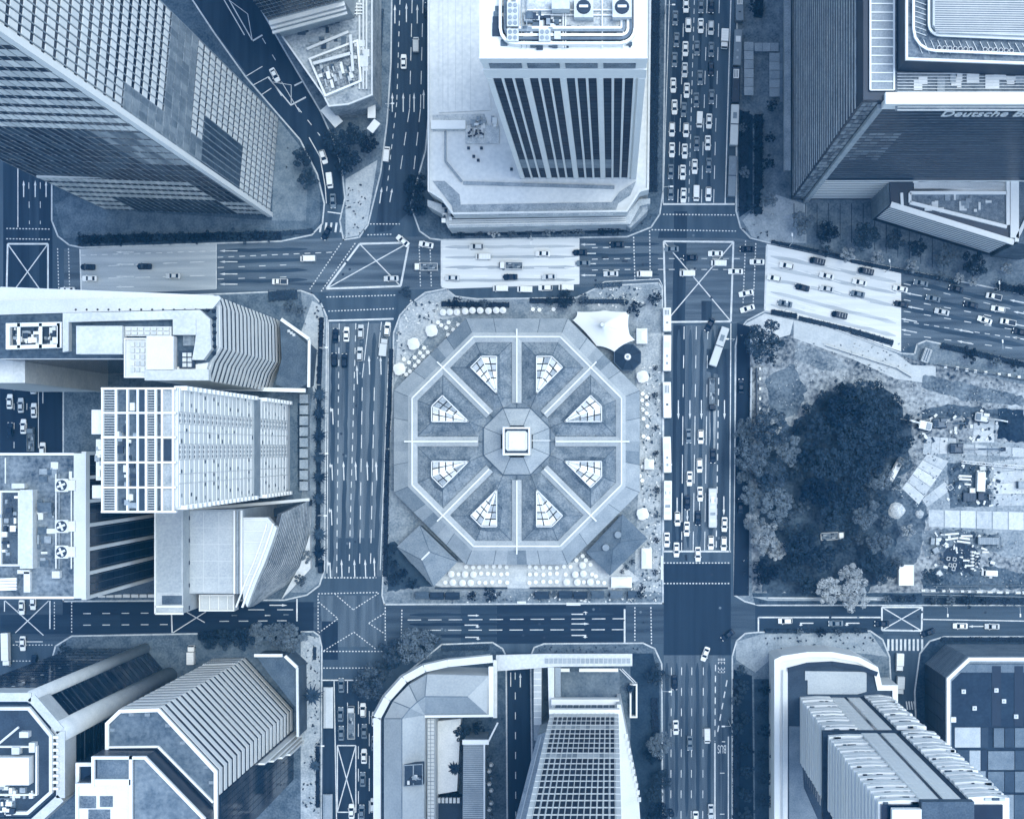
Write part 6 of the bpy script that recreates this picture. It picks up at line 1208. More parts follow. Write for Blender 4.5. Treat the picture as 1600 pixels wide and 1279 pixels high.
lane('%s from the top, middle lanes of lower left avenue', G, 90, [('s','w',567,1109),('O','l',549,1128),('c','m',569,1142),('c','w',568.6,1181),('c','m',566.7,1217),('c','w',549,1267),('c','m',565,1268)])
lane('%s from the top, right kerb of lower left avenue', G, 90, [('c','w',585,1123),('c','m',584.5,1161),('s','w',583,1257.5)])
lane('%s parked from the top in the dark service lane by site', 'vehicles in the dark service lane', 90, [('c','d',1158,603),('c','d',1157,790)])
# ------------------------------------------------------------------ trees, palms, hedges
def leaf_mat(t): return mat(t, .14, .65, .4, 7.0, 0, .12, 0, .3, None, 'foliage')
LM = {'d': leaf_mat(.13), 'm': leaf_mat(.32), 'l': leaf_mat(.56)}
BARK = mat(.22, .08, .9, 2, 8)
def leaves(mb, c, r, n, s, rn, flat=.75):
    for _ in range(n):
        while True:
            v = Vector((rn.uniform(-1, 1), rn.uniform(-1, 1), rn.uniform(-.7, 1)))
            if .05 < v.length < 1: break
        v = v.normalized() * (r * rn.uniform(.72, 1.06)); p = c + Vector((v.x, v.y, v.z * flat)); nn = (v.normalized() + Vector((rn.uniform(-.8, .8), rn.uniform(-.8, .8), rn.uniform(-.2, .9)))).normalized()
        a = nn.orthogonal().normalized(); a.rotate(Matrix.Rotation(rn.uniform(0, 6.28), 3, nn)); bq = nn.cross(a); q = s * rn.uniform(.6, 1.3)
        i = len(mb.v); mb.v += [tuple(p - a * q), tuple(p - bq * q * .55), tuple(p + a * q), tuple(p + bq * q * .55)]; mb.f.append((i, i + 1, i + 2, i + 3))
def crown_mesh(seed, ncl, per, s, m):
    rn = random.Random(seed); mb = MB()
    for k in range(ncl):
        a = k * 2.39996 + rn.uniform(-.3, .3); rad = .80 * math.sqrt((k + .4) / ncl) * rn.uniform(.8, 1.12); hgt = 1.25 + .38 * math.sqrt(max(0, 1 - (rad / .95) ** 2)) * rn.uniform(.4, 1.35)
        leaves(mb, Vector((math.cos(a) * rad, math.sin(a) * rad, hgt)), rn.uniform(.13, .27), per, s, rn)
    return mb.mesh('crown', m)
def trunk_mesh(seed):
    rn = random.Random(seed); mb = MB().tube((0, 0, -.02), (0, 0, .8), .07, .05, 7)
    for k in range(6): a = k * 1.047 + rn.uniform(-.2, .2); q = (math.cos(a) * .25, math.sin(a) * .25, 1.05); mb.tube((0, 0, .72), q, .04, .028, 5); mb.tube(q, (math.cos(a) * .55, math.sin(a) * .55, 1.35), .028, .012, 5)
    return mb.mesh('trunk', BARK)
CR = {(t, k, b): crown_mesh(10 * k + ord(t), 22 if b else 11, 170 if b else 85, .046 if b else .075, LM[t]) for t in 'dml' for k in range(3) for b in (0, 1)}
TR = [trunk_mesh(k) for k in range(3)]
NT = [0]
def tree(px, py, rpx, t, lab, grp, z=.13):
    NT[0] += 1; r = rpx / 5.0 * .93; p = P(px, py, 1.3 * r); o = thing('tree', lab, 'tree', (p.x, p.y, z), R.uniform(0, 6.28), grp); o.scale = (r, r, r * R.uniform(.9, 1.1))
    k = NT[0] % 3
    for nm, me in (('trunk', TR[k]), ('crown', CR[(t, k, 1 if rpx > 17 else 0)])): c = bpy.data.objects.new(nm, me); COL.objects.link(c); c.parent = o
TONE = {'d': 'dark', 'm': 'mid toned', 'l': 'pale'}
def row(desc, grp, L):
    for k, (x, y, r, t) in enumerate(L): tree(x, y, r, t, '%s tree, %s' % (TONE[t], desc % nth(k)), grp)
row('%s from the left in the hedge row above top street', 'trees in the row above top street', [(130 + 19.5 * k, 374 - .35 * k + R.uniform(-2, 2), 11 + R.uniform(-1, 3), 'd') for k in range(16)])
row('%s from the top along the diagonal street', 'trees along the diagonal street', [(553, 213, 24, 'd'), (525, 222, 27, 'd'), (576, 226, 20, 'd'), (476, 246, 22, 'd'), (542, 250, 28, 'd'), (481, 278, 20, 'd')])
row('%s at the lower left corner of pale podium', 'trees at the podium corner', [(648, 290, 24, 'd'), (650, 322, 24, 'd')])
row('%s from the left in the bed below pale podium', 'trees below the podium', [(720, 366, 10, 'm'), (750, 365, 10, 'm'), (772, 364, 12, 'l'), (800, 366, 9, 'm'), (826, 365, 9, 'm'), (856, 362, 13, 'l'), (884, 363, 9, 'm'), (905, 361, 13, 'm'), (942, 358, 15, 'd'), (962, 360, 12, 'd')])
row('%s from the top in the bank plaza', 'trees in the bank plaza', [(1180, 12, 15, 'd'), (1206, 166, 13, 'd'), (1182, 190, 13, 'd'), (1160, 200, 10, 'm'), (1202, 216, 12, 'd'), (1182, 225, 14, 'd'), (1201, 254, 14, 'd'), (1184, 262, 14, 'd'), (1163, 270, 12, 'm'), (1183, 300, 14, 'd'), (1199, 312, 18, 'm'), (1180, 328, 14, 'd')])
row('%s from the left in front of the bank annex', 'trees in front of the bank annex', [(1255, 348, 23, 'm'), (1293, 363, 23, 'd'), (1290, 393, 14, 'm'), (1325, 398, 16, 'l'), (1352, 370, 28, 'd'), (1370, 402, 14, 'l'), (1399, 376, 20, 'm'), (1424, 415, 14, 'l'), (1433, 388, 18, 'd'), (1470, 432, 12, 'm'), (1478, 402, 24, 'm'), (1498, 436, 11, 'l'), (1521, 414, 26, 'd'), (1521, 440, 11, 'l'), (1574, 420, 12, 'l'), (1562, 446, 12, 'd'), (1596, 452, 13, 'd')])
row('%s from the left in the hedge above market hall', 'trees above the market hall', [(634, 455, 12, 'd'), (712, 472, 14, 'd'), (735, 475, 9, 'd'), (757, 474, 10, 'm'), (860, 470, 10, 'd'), (884, 468, 19, 'd'), (912, 468, 12, 'm'), (990, 480, 17, 'd'), (1024, 466, 15, 'd')])
row('%s from the top at the lower left market corner', 'trees at the lower left market corner', [(612, 855, 12, 'd'), (614, 880, 14, 'd'), (628, 896, 15, 'd'), (612, 905, 14, 'd'), (645, 912, 13, 'd')])
row('%s from the left along the stalls below market hall', 'trees along the stalls', [(738, 930, 11, 'd'), (768, 929, 16, 'd'), (866, 927, 8, 'm'), (921, 926, 8, 'm'), (999, 927, 9, 'd')])
row('%s from the top, left half of the site wood', 'trees of the site wood', [(1190, 533, 40, 'd'), (1165, 672, 24, 'm'), (1205, 668, 38, 'm'), (1230, 702, 30, 'm'), (1175, 712, 36, 'm'), (1205, 745, 34, 'm'), (1165, 740, 20, 'm'), (1178, 775, 26, 'm'), (1212, 785, 34, 'm'), (1225, 808, 22, 'm'), (1178, 815, 22, 'l'), (1195, 842, 30, 'l'), (1212, 858, 22, 'l'), (1195, 893, 26, 'd')])
row('%s from the top, right half of the site wood', 'trees of the site wood', [(1345, 618, 34, 'd'), (1318, 640, 40, 'd'), (1375, 650, 38, 'd'), (1285, 665, 34, 'd'), (1335, 678, 42, 'd'), (1390, 690, 36, 'd'), (1265, 710, 30, 'd'), (1300, 725, 38, 'd'), (1350, 725, 40, 'd'), (1375, 745, 28, 'm'), (1275, 765, 34, 'd'), (1325, 775, 36, 'd'), (1300, 805, 30, 'd'), (1350, 800, 30, 'm'), (1250, 855, 34, 'd'), (1285, 870, 30, 'd'), (1375, 850, 26, 'm'), (1235, 890, 28, 'd')])
row('%s from the left at the lower edge of the site wood', 'trees of the site wood', [(1262, 912, 22, 'd'), (1295, 922, 28, 'l'), (1328, 898, 24, 'l'), (1335, 930, 32, 'l'), (1360, 875, 26, 'd'), (1380, 893, 26, 'd'), (1400, 880, 14, 'm'), (1418, 830, 16, 'l')])
row('%s small ragged one around the dark site wood', 'trees of the site wood', [(1262, 640, 16, 'd'), (1290, 622, 18, 'd'), (1312, 604, 14, 'd'), (1372, 606, 17, 'd'), (1398, 628, 18, 'd'), (1416, 655, 15, 'd'), (1420, 690, 14, 'd'), (1412, 722, 16, 'm'), (1396, 760, 15, 'm'), (1376, 785, 17, 'm'), (1385, 815, 15, 'm'), (1345, 838, 18, 'm'), (1320, 850, 16, 'd'), (1248, 668, 16, 'd'), (1246, 740, 18, 'm'), (1250, 790, 17, 'm'), (1240, 830, 16, 'd'), (1270, 830, 18, 'd'), (1360, 760, 20, 'm'), (1330, 820, 16, 'd')])
row('%s of the little trees by the upper site track', 'trees along the site track', [(1518, 553, 17, 'd'), (1556, 566, 11, 'm'), (1585, 570, 12, 'd'), (1205, 560, 14, 'd'), (1452, 897, 16, 'd'), (1464, 905, 10, 'd')])
row('%s from the left beside the lower left stop line', 'trees beside the striped tower', [(100, 1013, 13, 'd'), (328, 998, 19, 'd'), (352, 996, 20, 'd'), (380, 995, 24, 'd'), (402, 990, 24, 'm'), (430, 990, 24, 'm'), (458, 994, 26, 'm'), (448, 1008, 18, 'm')])
row('%s from the left at the corner of curved hip building', 'trees at the curved building', [(578, 1066, 34, 'm'), (600, 1045, 22, 'm'), (618, 1020, 30, 'm'), (650, 1008, 38, 'm'), (668, 1000, 24, 'm')])
row('%s from the top beside the lower right avenue, left kerb', 'trees left of the lower right avenue', [(1026, 1054, 21, 'm'), (1030, 1163, 25, 'm'), (1020, 1178, 18, 'd'), (1034, 1216, 20, 'd'), (1022, 1240, 18, 'd'), (1030, 1268, 25, 'd')])
row('%s from the top beside the lower right avenue, right kerb', 'trees right of the lower right avenue', [(1158, 1046, 12, 'd'), (1160, 1070, 15, 'd'), (1195, 1075, 14, 'd'), (1152, 1093, 12, 'm'), (1190, 1105, 14, 'd'), (1150, 1134, 17, 'd'), (1165, 1120, 13, 'd'), (1196, 1140, 15, 'd'), (1166, 1170, 14, 'd'), (1192, 1178, 16, 'd'), (1168, 1205, 14, 'd'), (1195, 1215, 15, 'd'), (1165, 1240, 16, 'd'), (1194, 1250, 16, 'd'), (1168, 1272, 16, 'd')])
row('%s from the left in the courtyard of curved building', 'trees in the curved courtyard', [(706, 1136, 14, 'd'), (724, 1142, 18, 'd'), (745, 1136, 15, 'd'), (710, 1240, 13, 'd')])
row('%s from the left by the finned building', 'trees by the finned building', [(452, 478, 13, 'm'), (470, 484, 12, 'm'), (478, 868, 13, 'm'), (470, 905, 13, 'm')])
row('%s from the left along the lower right street', 'trees along the lower right street', [(1250, 986, 8, 'm'), (1283, 988, 11, 'd'), (1310, 987, 8, 'm'), (1340, 985, 9, 'm'), (1385, 936, 9, 'm'), (1410, 936, 8, 'm'), (1460, 937, 10, 'm'), (1485, 938, 11, 'm'), (1512, 938, 13, 'd'), (1540, 938, 9, 'm')])
def palm_mesh():
    rn = random.Random(5); mb = MB()
    for k in range(15):
        a = k * 6.283 / 15 + rn.uniform(-.15, .15); L = rn.uniform(.85, 1.1); prev = None
        for s in range(6):
            t = s / 5; r = L * t; z = 2.0 + .35 * math.sin(t * 2.2) - .5 * t * t; w_ = .13 * math.sin(min(1, t * 1.1 + .12) * 3.0) + .01; c, s_ = math.cos(a), math.sin(a)
            cur = [(c * r - s_ * w_, s_ * r + c * w_, z - .06), (c * r, s_ * r, z), (c * r + s_ * w_, s_ * r - c * w_, z - .06)]
            if prev: i = len(mb.v); mb.v += prev + cur; mb.f += [(i, i + 1, i + 4, i + 3), (i + 1, i + 2, i + 5, i + 4)]
            prev = cur
    return mb.mesh('crown', leaf_mat(.17))
PM = palm_mesh(); PT = MB().tube((0, 0, 0), (0, 0, 2.0), .06, .045, 7).mesh('trunk', BARK)
for k, (x, y, r, lab) in enumerate([(499, yy, 13, '%s palm from the top beside the left avenue' % nth(i)) for i, yy in enumerate((616, 645, 680, 714, 745, 779, 834, 862))] + [(489, 1086, 17, 'star shaped palm on the pavement right of striped tower'), (492, 1195, 11, 'small palm low on the pavement right of striped tower'), (711, 1200, 13, 'palm on the pale terrace of the curved courtyard'), (716, 1168, 9, 'small palm below the courtyard trees'), (985, 1075, 9, 'small palm on the terrace beside the white shaft')]):
    rr_ = r / 5.0; p = P(x, y, 2 * rr_); o = thing('palm_tree', lab, 'palm', (p.x, p.y, .14), R.uniform(0, 6), 'palms'); o.scale = (rr_,) * 3
    for nm, me in (('trunk', PT), ('crown', PM)): c = bpy.data.objects.new(nm, me); COL.objects.link(c); c.parent = o
def hedge(a, c, wpx, h, t, lab, z=.14):
    A, B_ = P(*a), P(*c); d = B_ - A; L = d.length; u = d.normalized(); n = Vector((-u.y, u.x, 0)); wd = wpx / 5; rn = random.Random(int(a[0] * 7 + a[1])); mb = MB().bar((A.x, A.y, z), (B_.x, B_.y, z), wd * .8, h * .75); o = thing('hedge', lab, 'hedge', A)
    mb.build('core', mat(max(.04, t - .06), .04, .9), o); lf = MB()
    for k in range(int(L * wd * 9)):
        p = A + u * rn.uniform(0, L) + n * rn.uniform(-.5, .5) * wd + Vector((0, 0, z + h * rn.uniform(.6, 1.05))); nn = Vector((rn.uniform(-1, 1), rn.uniform(-1, 1), rn.uniform(.2, 1.4))).normalized(); q = nn.orthogonal().normalized() * rn.uniform(.15, .34); w_ = nn.cross(q) * .6; lf.poly([p - q, p - w_, p + q, p + w_])
    f = lf.build('foliage', leaf_mat(t), o); f['kind'] = 'stuff'
hedge((503, 496), (499, 600), 8, .9, .12, 'dark hedge strip left of the left avenue, upper half'); hedge((499, 602), (497, 885), 8, .7, .14, 'dark planting strip under the avenue palms')
hedge((612, 545), (606, 700), 7, .9, .12, 'dark hedge strip left of the market hall, upper part'); hedge((606, 702), (602, 900), 8, .9, .12, 'dark hedge strip left of the market hall, lower part')
hedge((690, 475), (796, 477), 9, 1.0, .12, 'dark hedge above the hall, left of the gap'); hedge((828, 470), (895, 470), 9, 1.0, .12, 'dark hedge above the hall, right of the gap'); hedge((905, 471), (975, 471), 8, .9, .22, 'pale hedge behind the tent')
hedge((930, 447), (972, 444), 8, .7, .3, 'grassy verge at the lay-by end')
hedge((1205, 487), (1245, 494), 9, .8, .12, 'dark hedge at the left end of the site track'); hedge((1248, 497), (1330, 516), 8, .7, .2, 'hedge in the middle of the site track'); hedge((1330, 517), (1395, 536), 10, 1.0, .2, 'leafy hedge at the right end of the site track'); hedge((1470, 540), (1620, 574), 10, .9, .14, 'dark hedge right of the site entrance')
hedge((1205, 378), (1320, 402), 6, .8, .16, 'hedge along the kerb below the bank plaza'); hedge((1330, 408), (1500, 442), 7, .8, .22, 'hedge along the kerb below the bank annex'); hedge((1560, 448), (1640, 462), 12, .9, .12, 'dark hedge at the right edge below the annex')
hedge((705, 364), (975, 358), 12, .6, .13, 'planting bed hedge below the pale podium'); hedge((125, 375), (440, 368), 14, 1.4, .11, 'tall hedge under the tree row above top street')
hedge((440, 365), (490, 361), 8, .6, .28, 'pale shrubs beside the zebra crossing'); hedge((690, 1012), (765, 1010), 10, .6, .25, 'shrubs above the curved hip building'); hedge((1195, 985), (1355, 984), 7, .7, .22, 'hedge below the lower right street'); hedge((1470, 998), (1640, 998), 8, .7, .16, 'hedge above the dark roofed building')
hedge((1385, 934), (1430, 934), 10, .7, .22, 'shrubs below the white site shed'); hedge((1445, 938), (1640, 940), 11, .7, .2, 'verge shrubs below the white site barriers'); hedge((1150, 1060), (1150, 1290), 12, .8, .09, 'dark hedge right of the bus lane'); hedge((1022, 1090), (1024, 1150), 12, .8, .09, 'dark hedge left of the lower right avenue')
hedge((1165, 175), (1160, 330), 14, .7, .14, 'planting bed beside the upper bus lane'); hedge((1185, 180), (1184, 335), 15, 1.6, .07, 'tall dark hedge in the bank plaza'); hedge((1186, 0), (1184, 28), 16, 1.6, .07, 'short dark hedge at the top of the bank plaza')
hedge((1024, 0), (1020, 300), 16, .8, .13, 'planted strip between podium and upper right avenue'); hedge((596, 15), (590, 130), 10, .7, .26, 'shrubs beside the courtyard building'); hedge((420, 463), (465, 460), 18, .8, .24, 'shrubs at the corner of the finned building'); hedge((492, 1010), (492, 1030), 6, .6, .2, 'small shrub bed near the lower left crossing'); hedge((497, 1160), (497, 1260), 7, .8, .1, 'dark hedge at the lower left avenue')
hedge((469, 630), (470, 760), 7, .8, .22, 'shrubs in front of the apartment slab'); hedge((470, 990), (310, 992), 14, .8, .1, 'dark shrubs under the trees by striped tower')
# ------------------------------------------------------------------ building site
def excavator(px, py, ang, t, lab, boom=1.0):
    o = thing('excavator', lab, 'excavator', P(px, py), 0, 'excavators'); m = mat(t, .05, .5); dk = mat(.08, .03)
    def put(mb, nm, mm): k = piece(nm, mb.mesh(nm, mm), None, (0, 0, 0)); k.parent = o
    for s in (-1, 1): put(MB().box(-2.0, s * 1.3 - .3, .15, 2.0, s * 1.3 + .3, 1.0), 'track', dk)
    put(shell([(-2.6, 1.1, 1.05, 2.0), (-2.3, 1.35, 1.0, 2.2), (1.2, 1.35, 1.0, 2.1), (1.5, 1.2, 1.0, 1.9)]), 'body', m); put(shell([(-.2, .5, 2.0, 2.9), (1.2, .5, 2.0, 2.9), (1.6, .45, 2.0, 2.5)]).__class__.__call__() if False else MB().box(-.2, .4, 2.0, 1.5, 1.3, 3.0), 'cab', m)
    put(MB().box(1.5, .5, 2.1, 1.53, 1.2, 2.9), 'windscreen', CG); put(MB().box(-2.3, -1.0, 2.2, -.9, 1.0, 2.5), 'engine_cover', mat(max(.2, t - .3), .06))
    a, e, f_ = (1.2, -.3, 1.8), (1.2 + 3.4 * boom, -.3, 4.2), (1.2 + 6.4 * boom, -.3, 2.0)
    put(MB().bar(a, e, .5, .6), 'boom', m); put(MB().bar(e, f_, .4, .45), 'stick', m); put(MB().bar((1.3, -.3, 2.6), (3.0 * boom, -.3, 3.9), .18, .18), 'hydraulic_ram', STEEL); put(MB().box(f_[0] - .2, -.9, .4, f_[0] + .9, .3, 2.0), 'bucket', dk); o.rotation_euler.z = math.radians(ang); o.location.z = .2
excavator(1441, 664, 167, .88, 'white excavator reaching left towards the trees'); excavator(1468, 661, 2, .35, 'dark excavator beside the white one, arm to the right'); excavator(1534, 652, -8, .75, 'pale excavator above the steel plate'); excavator(1494, 700, 0, .25, 'dark excavator with long arm on the steel plates', 2.0)
def plates(desc, quad, n, t):
    q = [P(*p) for p in quad]
    for k in range(n):
        u, v = k / n + .006, (k + 1) / n - .006
        tag(MB().prism([tuple(x[:2]) for x in (q[0].lerp(q[1], u), q[0].lerp(q[1], v), q[3].lerp(q[2], v), q[3].lerp(q[2], u))], .16, .24 + .03 * (k % 2)).build('steel_plate', mat(t + .05 * (k % 3), .06, .7, .5, 2)), '%s pale steel plate %s' % (nth(k), desc), 'plate', 'steel plates on the site')
plates('from the left below the two left excavators', [(1444, 681), (1494, 685), (1493, 708), (1441, 710)], 4, .62); plates('down the slanted track beside the trees', [(1482, 720), (1435, 788), (1409, 763), (1450, 707)], 5, .66); plates('of the short slanted pair near the pipes', [(1448, 792), (1486, 764), (1476, 752), (1440, 780)], 2, .64); plates('from the top below the pale excavator', [(1553, 658), (1553, 691), (1520, 691), (1521, 661)], 3, .62); plates('from the left across the middle of the site', [(1484, 692), (1600, 700), (1600, 714), (1484, 708)], 6, .58)
plates('from the left across the site roadway', [(1450, 796), (1600, 800), (1600, 828), (1450, 822)], 6, .66); plates('from the top at the right edge roadway', [(1600, 715), (1600, 790), (1552, 790), (1552, 720)], 4, .64)
def box_thing(nm, cat, lab, px, py, L, wd, h, ang, t, grp=None, ribs=0, tt=None):
    o = thing(nm, lab, cat, P(px, py), math.radians(ang), grp); o.location.z = .17
    def put(mb, n2, mm): k = piece(n2, mb.mesh(n2, mm), None, (0, 0, 0)); k.parent = o
    put(MB().box(-L / 2, -wd / 2, 0, L / 2, wd / 2, h), 'shell', mat(t, .07, .6, .6, 3)); put(MB().box(-L / 2 + .15, -wd / 2 + .15, h, L / 2 - .15, wd / 2 - .15, h + .06), 'lid', mat(tt if tt is not None else t, .08, .6, .6, 3))
    for k in range(ribs): x = -L / 2 + (k + .5) * L / ribs; put(MB().box(x - .05, -wd / 2 - .02, h, x + .05, wd / 2 + .02, h + .12), 'rib', mat(min(1, t + .15), .05))
    for s in (-1, 1): put(MB().box(s * L / 2 - .06, -wd / 2 - .03, 0, s * L / 2 + .06, wd / 2 + .03, h + .08), 'end_frame', mat(max(0, t - .15), .05))
box_thing('container', 'container', 'long grey container right of the pipe stack', 1542, 844, 6.8, 2.2, 2.4, -1, .5, None, 5); box_thing('site_cabin', 'cabin', 'upright white site cabin beside the pipes', 1530, 752, 6.0, 2.5, 2.6, 88, .92, None, 3); box_thing('skip', 'skip', 'dark skip with pale rails in the middle of the site', 1513, 776, 4.0, 2.6, 1.6, 0, .22, None, 4); box_thing('skip', 'skip', 'narrow dark skip right of the larger one', 1531, 775, 2.4, 1.8, 1.6, 90, .16, None, 2)
box_thing('generator', 'generator', 'small white square generator above the dark skip', 1518, 766, 1.7, 1.5, 1.4, 0, .95, None, 0, .9); box_thing('tank', 'tank', 'pale tank left of the pipe rows, left of pair', 1456, 845, 2.2, 1.2, 1.3, 85, .55, None, 2); box_thing('tank', 'tank', 'pale tank left of the pipe rows, right of pair', 1463.5, 845, 2.2, 1.1, 1.3, 88, .72, None, 2); box_thing('tank', 'tank', 'single tank below the pair of tanks', 1461, 859, 1.9, 1.7, 1.2, 30, .55, None, 2); box_thing('shed', 'shed', 'large white flat roofed shed at the lower edge of the wood', 1413, 897, 4.6, 6.4, 3, 0, .94, None, 0, .95); box_thing('gatehouse', 'hut', 'small gatehouse at the site entrance', 1445, 556, 2.2, 4.2, 2.6, -20, .8, None, 3, .4); box_thing('hut', 'hut', 'tiny pale hut beside the round dark tree', 1465, 895, 1.8, 1.6, 2, 35, .75, None, 2); box_thing('crate', 'crate', 'grey container at the right edge beside the roadway', 1598, 757, 4, 2.2, 2, 0, .55, None, 3); box_thing('frame_box', 'crate', 'tilted square steel frame beside the slanted plates', 1484, 761, 1.5, 1.5, .8, 35, .8, None, 0, .3)
box_thing('compressor', 'compressor', 'pale machine upper of the pair right of the skip', 1546, 760, 1.8, 1.0, 1.2, 0, .8, None, 2, .4); box_thing('compressor', 'compressor', 'pale machine lower of the pair right of the skip', 1547, 776, 1.7, 1.2, 1.2, 90, .6, None, 2, .2); box_thing('water_tank', 'tank', 'pale rounded tank at the top of the pipes', 1534, 731, 1.9, 1.4, 1.3, 10, .72, None, 1)
vehicle('v', 'w', 1546, 895, 178, 'small white van parked below the heap of bags', 'vehicles on the site'); vehicle('o', 'w', 1301, 837, 3, 'white open truck half hidden in the site wood', 'vehicles on the site')
for k, (x0, y0, x1, y1) in enumerate(((1476, 835, 1498, 833), (1501, 837, 1519, 837), (1477, 843, 1497, 840), (1499, 840, 1515, 842), (1495, 845, 1516, 848), (1498, 743, 1518, 744), (1498, 748, 1517, 749), (1507, 756, 1517, 757))): tag(MB().tube(P(x0, y0, .6), P(x1, y1, .6), .34, .34, 10).build('pipe_section', mat(.93, .04, .5)), '%s white pipe section from the left, %s stack' % (nth(k if k < 5 else k - 5), 'lower' if k < 5 else 'upper'), 'pipe', 'white pipe sections')
c = P(1502, 871); mb = MB(); n = 20
mb.v = [(c.x + (5.8 + .5 * math.sin(k * 3.1)) * math.cos(6.2832 * k / n), c.y + (4.6 + .5 * math.cos(k * 2.3)) * math.sin(6.2832 * k / n), .18) for k in range(n)]; mb.f = [tuple(range(n))]; tag(mb.build('tarpaulin', mat(.12, .07, .8, .6, 3)), 'dark round tarpaulin under the heap of bags', 'tarpaulin')
for k in range(11):
    x, y = 1519 + 8 * (k % 2), 862 + 5.2 * (k // 2) + 2 * (k % 2); p = P(x, y); o = MB(); o.loft([(p.x + .75 * math.cos(a * .7854), p.y + .42 * math.sin(a * .7854)) for a in range(8)], .18, [(p.x + .45 * math.cos(a * .7854), p.y + .22 * math.sin(a * .7854)) for a in range(8)], .75); tag(o.build('bulk_bag', mat(.95, .04, .8)), '%s white bulk bag from the top, %s column of the heap' % (nth(k // 2), 'right' if k % 2 else 'left'), 'bag', 'white bulk bags')
for k, (x, y, a_) in enumerate(((1509, 875, 0), (1512, 883, -5), (1537, 857, -20), (1539, 862, 0), (1494, 859, -80))): p = P(x, y); d = Vector((math.cos(math.radians(a_)), math.sin(math.radians(a_)), 0)); tag(MB().tube(Vector((p.x, p.y, .5)) - d, Vector((p.x, p.y, .5)) + d, .36, .3, 8).build('fabric_roll', mat(.93, .05, .8)), '%s white roll from the top left around the bag heap' % nth(k), 'roll', 'white rolls')
for k, (x, y) in enumerate(((1481, 872), (1490.6, 873), (1484, 882), (1491, 882), (1489, 888))): rim_ = P(x, y); a_ = .6; q = [(rim_.x + .75 * math.cos(a_ + i * 1.5708), rim_.y + .75 * math.sin(a_ + i * 1.5708)) for i in range(4)]; o = thing('formwork_frame', '%s square steel frame from the top on the dark tarpaulin' % nth(k), 'frame', rim_, 0, 'square frames'); rim(o, q, .19, .9, .14, mat(.8, .05), 'frame_wall')
# white barriers
for k, (x, y) in enumerate(((1476.5, 573), (1495, 575), (1509.5, 578), (1523, 580), (1539, 582), (1560, 585), (1575.6, 586), (1591, 589))): p = P(x, y); tag(MB().loft([(p.x - .6, p.y - .55), (p.x + .6, p.y - .55), (p.x + .6, p.y + .55), (p.x - .6, p.y + .55)], .16, [(p.x - .45, p.y - .4), (p.x + .45, p.y - .4), (p.x + .45, p.y + .4), (p.x - .45, p.y + .4)], 1.1).build('barrier_block', mat(.95, .03)), '%s white block from the left along the upper site fence' % nth(k), 'barrier', 'white blocks on the upper site fence')
for k in range(12): p = P(1443 + 14.5 * k + R.uniform(-2, 2), 922 + .35 * k); wd = R.uniform(.5, 1.1); tag(MB().loft([(p.x - wd, p.y - .5), (p.x + wd, p.y - .5), (p.x + wd, p.y + .5), (p.x - wd, p.y + .5)], .16, [(p.x - wd * .8, p.y - .2), (p.x + wd * .8, p.y - .2), (p.x + wd * .8, p.y + .2), (p.x - wd * .8, p.y + .2)], 1.0).build('barrier_block', mat(.92, .05)), '%s white block from the left along the lower site fence' % nth(k), 'barrier', 'white blocks on the lower site fence')
for k in range(6): p = P(1187, 576 + 15.6 * k); tag(MB().loft([(p.x - .45, p.y - .5), (p.x + .45, p.y - .5), (p.x + .45, p.y + .5), (p.x - .45, p.y + .5)], .16, [(p.x - .25, p.y - .4), (p.x + .25, p.y - .4), (p.x + .25, p.y + .4), (p.x - .25, p.y + .4)], 1.0).build('barrier_block', mat(.95, .03)), '%s white block from the top along the left site fence' % nth(k), 'barrier', 'white blocks on the left site fence')
def fence(pts, h, t, lab, wd=.16, z=.14):
    o = thing('fence', lab, 'fence', P(*pts[0])); 
    for i in range(len(pts) - 1):
        a, c = P(*pts[i], z), P(*pts[i + 1], z); n = max(1, int((c - a).length / 4))
        for k in range(n): MB().bar(a.lerp(c, k / n), a.lerp(c, (k + .96) / n), wd, h).build('fence_panel', mat(t, .06, .6), o); p = a.lerp(c, k / n); MB().tube((p.x, p.y, z), (p.x, p.y, z + h + .15), .09).build('post', mat(min(1, t + .1)), o)
fence([(1173, 575), (1172, 665)], 2.2, .62, 'pale hoarding between the dark service lane and the site', .5); fence([(1182, 575), (1182, 660)], 1.2, .2, 'dark fence line beside the left white blocks', .3); fence([(1440, 928), (1620, 932)], 1.2, .5, 'thin fence below the white lower blocks'); fence([(1464, 570), (1620, 597)], 1.6, .3, 'fence above the upper white blocks', .2); fence([(1290, 540), (1400, 575), (1425, 590)], 1.4, .7, 'pale fence along the site track', .2); fence([(1200, 933), (1370, 935)], 1.1, .75, 'pale fence along the wood lower edge', .3); fence([(1460, 915), (1600, 914)], 1.0, .4, 'thin fence across the lower site grass')
# long crane boom and crane truck
o = thing('crane_boom', 'long thin crane boom lying across the middle of the site', 'boom', P(1502, 721)); a, c = P(1502, 721, 2.2), P(1612, 731, 2.2)
for dy in (-.35, .35): MB().bar(a + Vector((0, dy, 0)), c + Vector((0, dy, 0)), .2, .2).build('chord', PALE, o)
for k in range(22): p, q = a.lerp(c, k / 22), a.lerp(c, (k + 1) / 22); s = .35 if k % 2 else -.35; MB().bar(p + Vector((0, s, .05)), q + Vector((0, -s, .05)), .1, .1).build('lattice_bar', PALE, o)
for k in range(4): p = a.lerp(c, .05 + .3 * k); MB().box(p.x - .3, p.y - .5, .2, p.x + .3, p.y + .5, 2.2).build('support', DARK, o)
o = thing('crane_truck', 'white crane truck slanted at the right edge of the wood', 'crane', P(1398, 732), math.radians(62)); o.location.z = .2
def put(mb, nm, mm): k = piece(nm, mb.mesh(nm, mm), None, (0, 0, 0)); k.parent = o
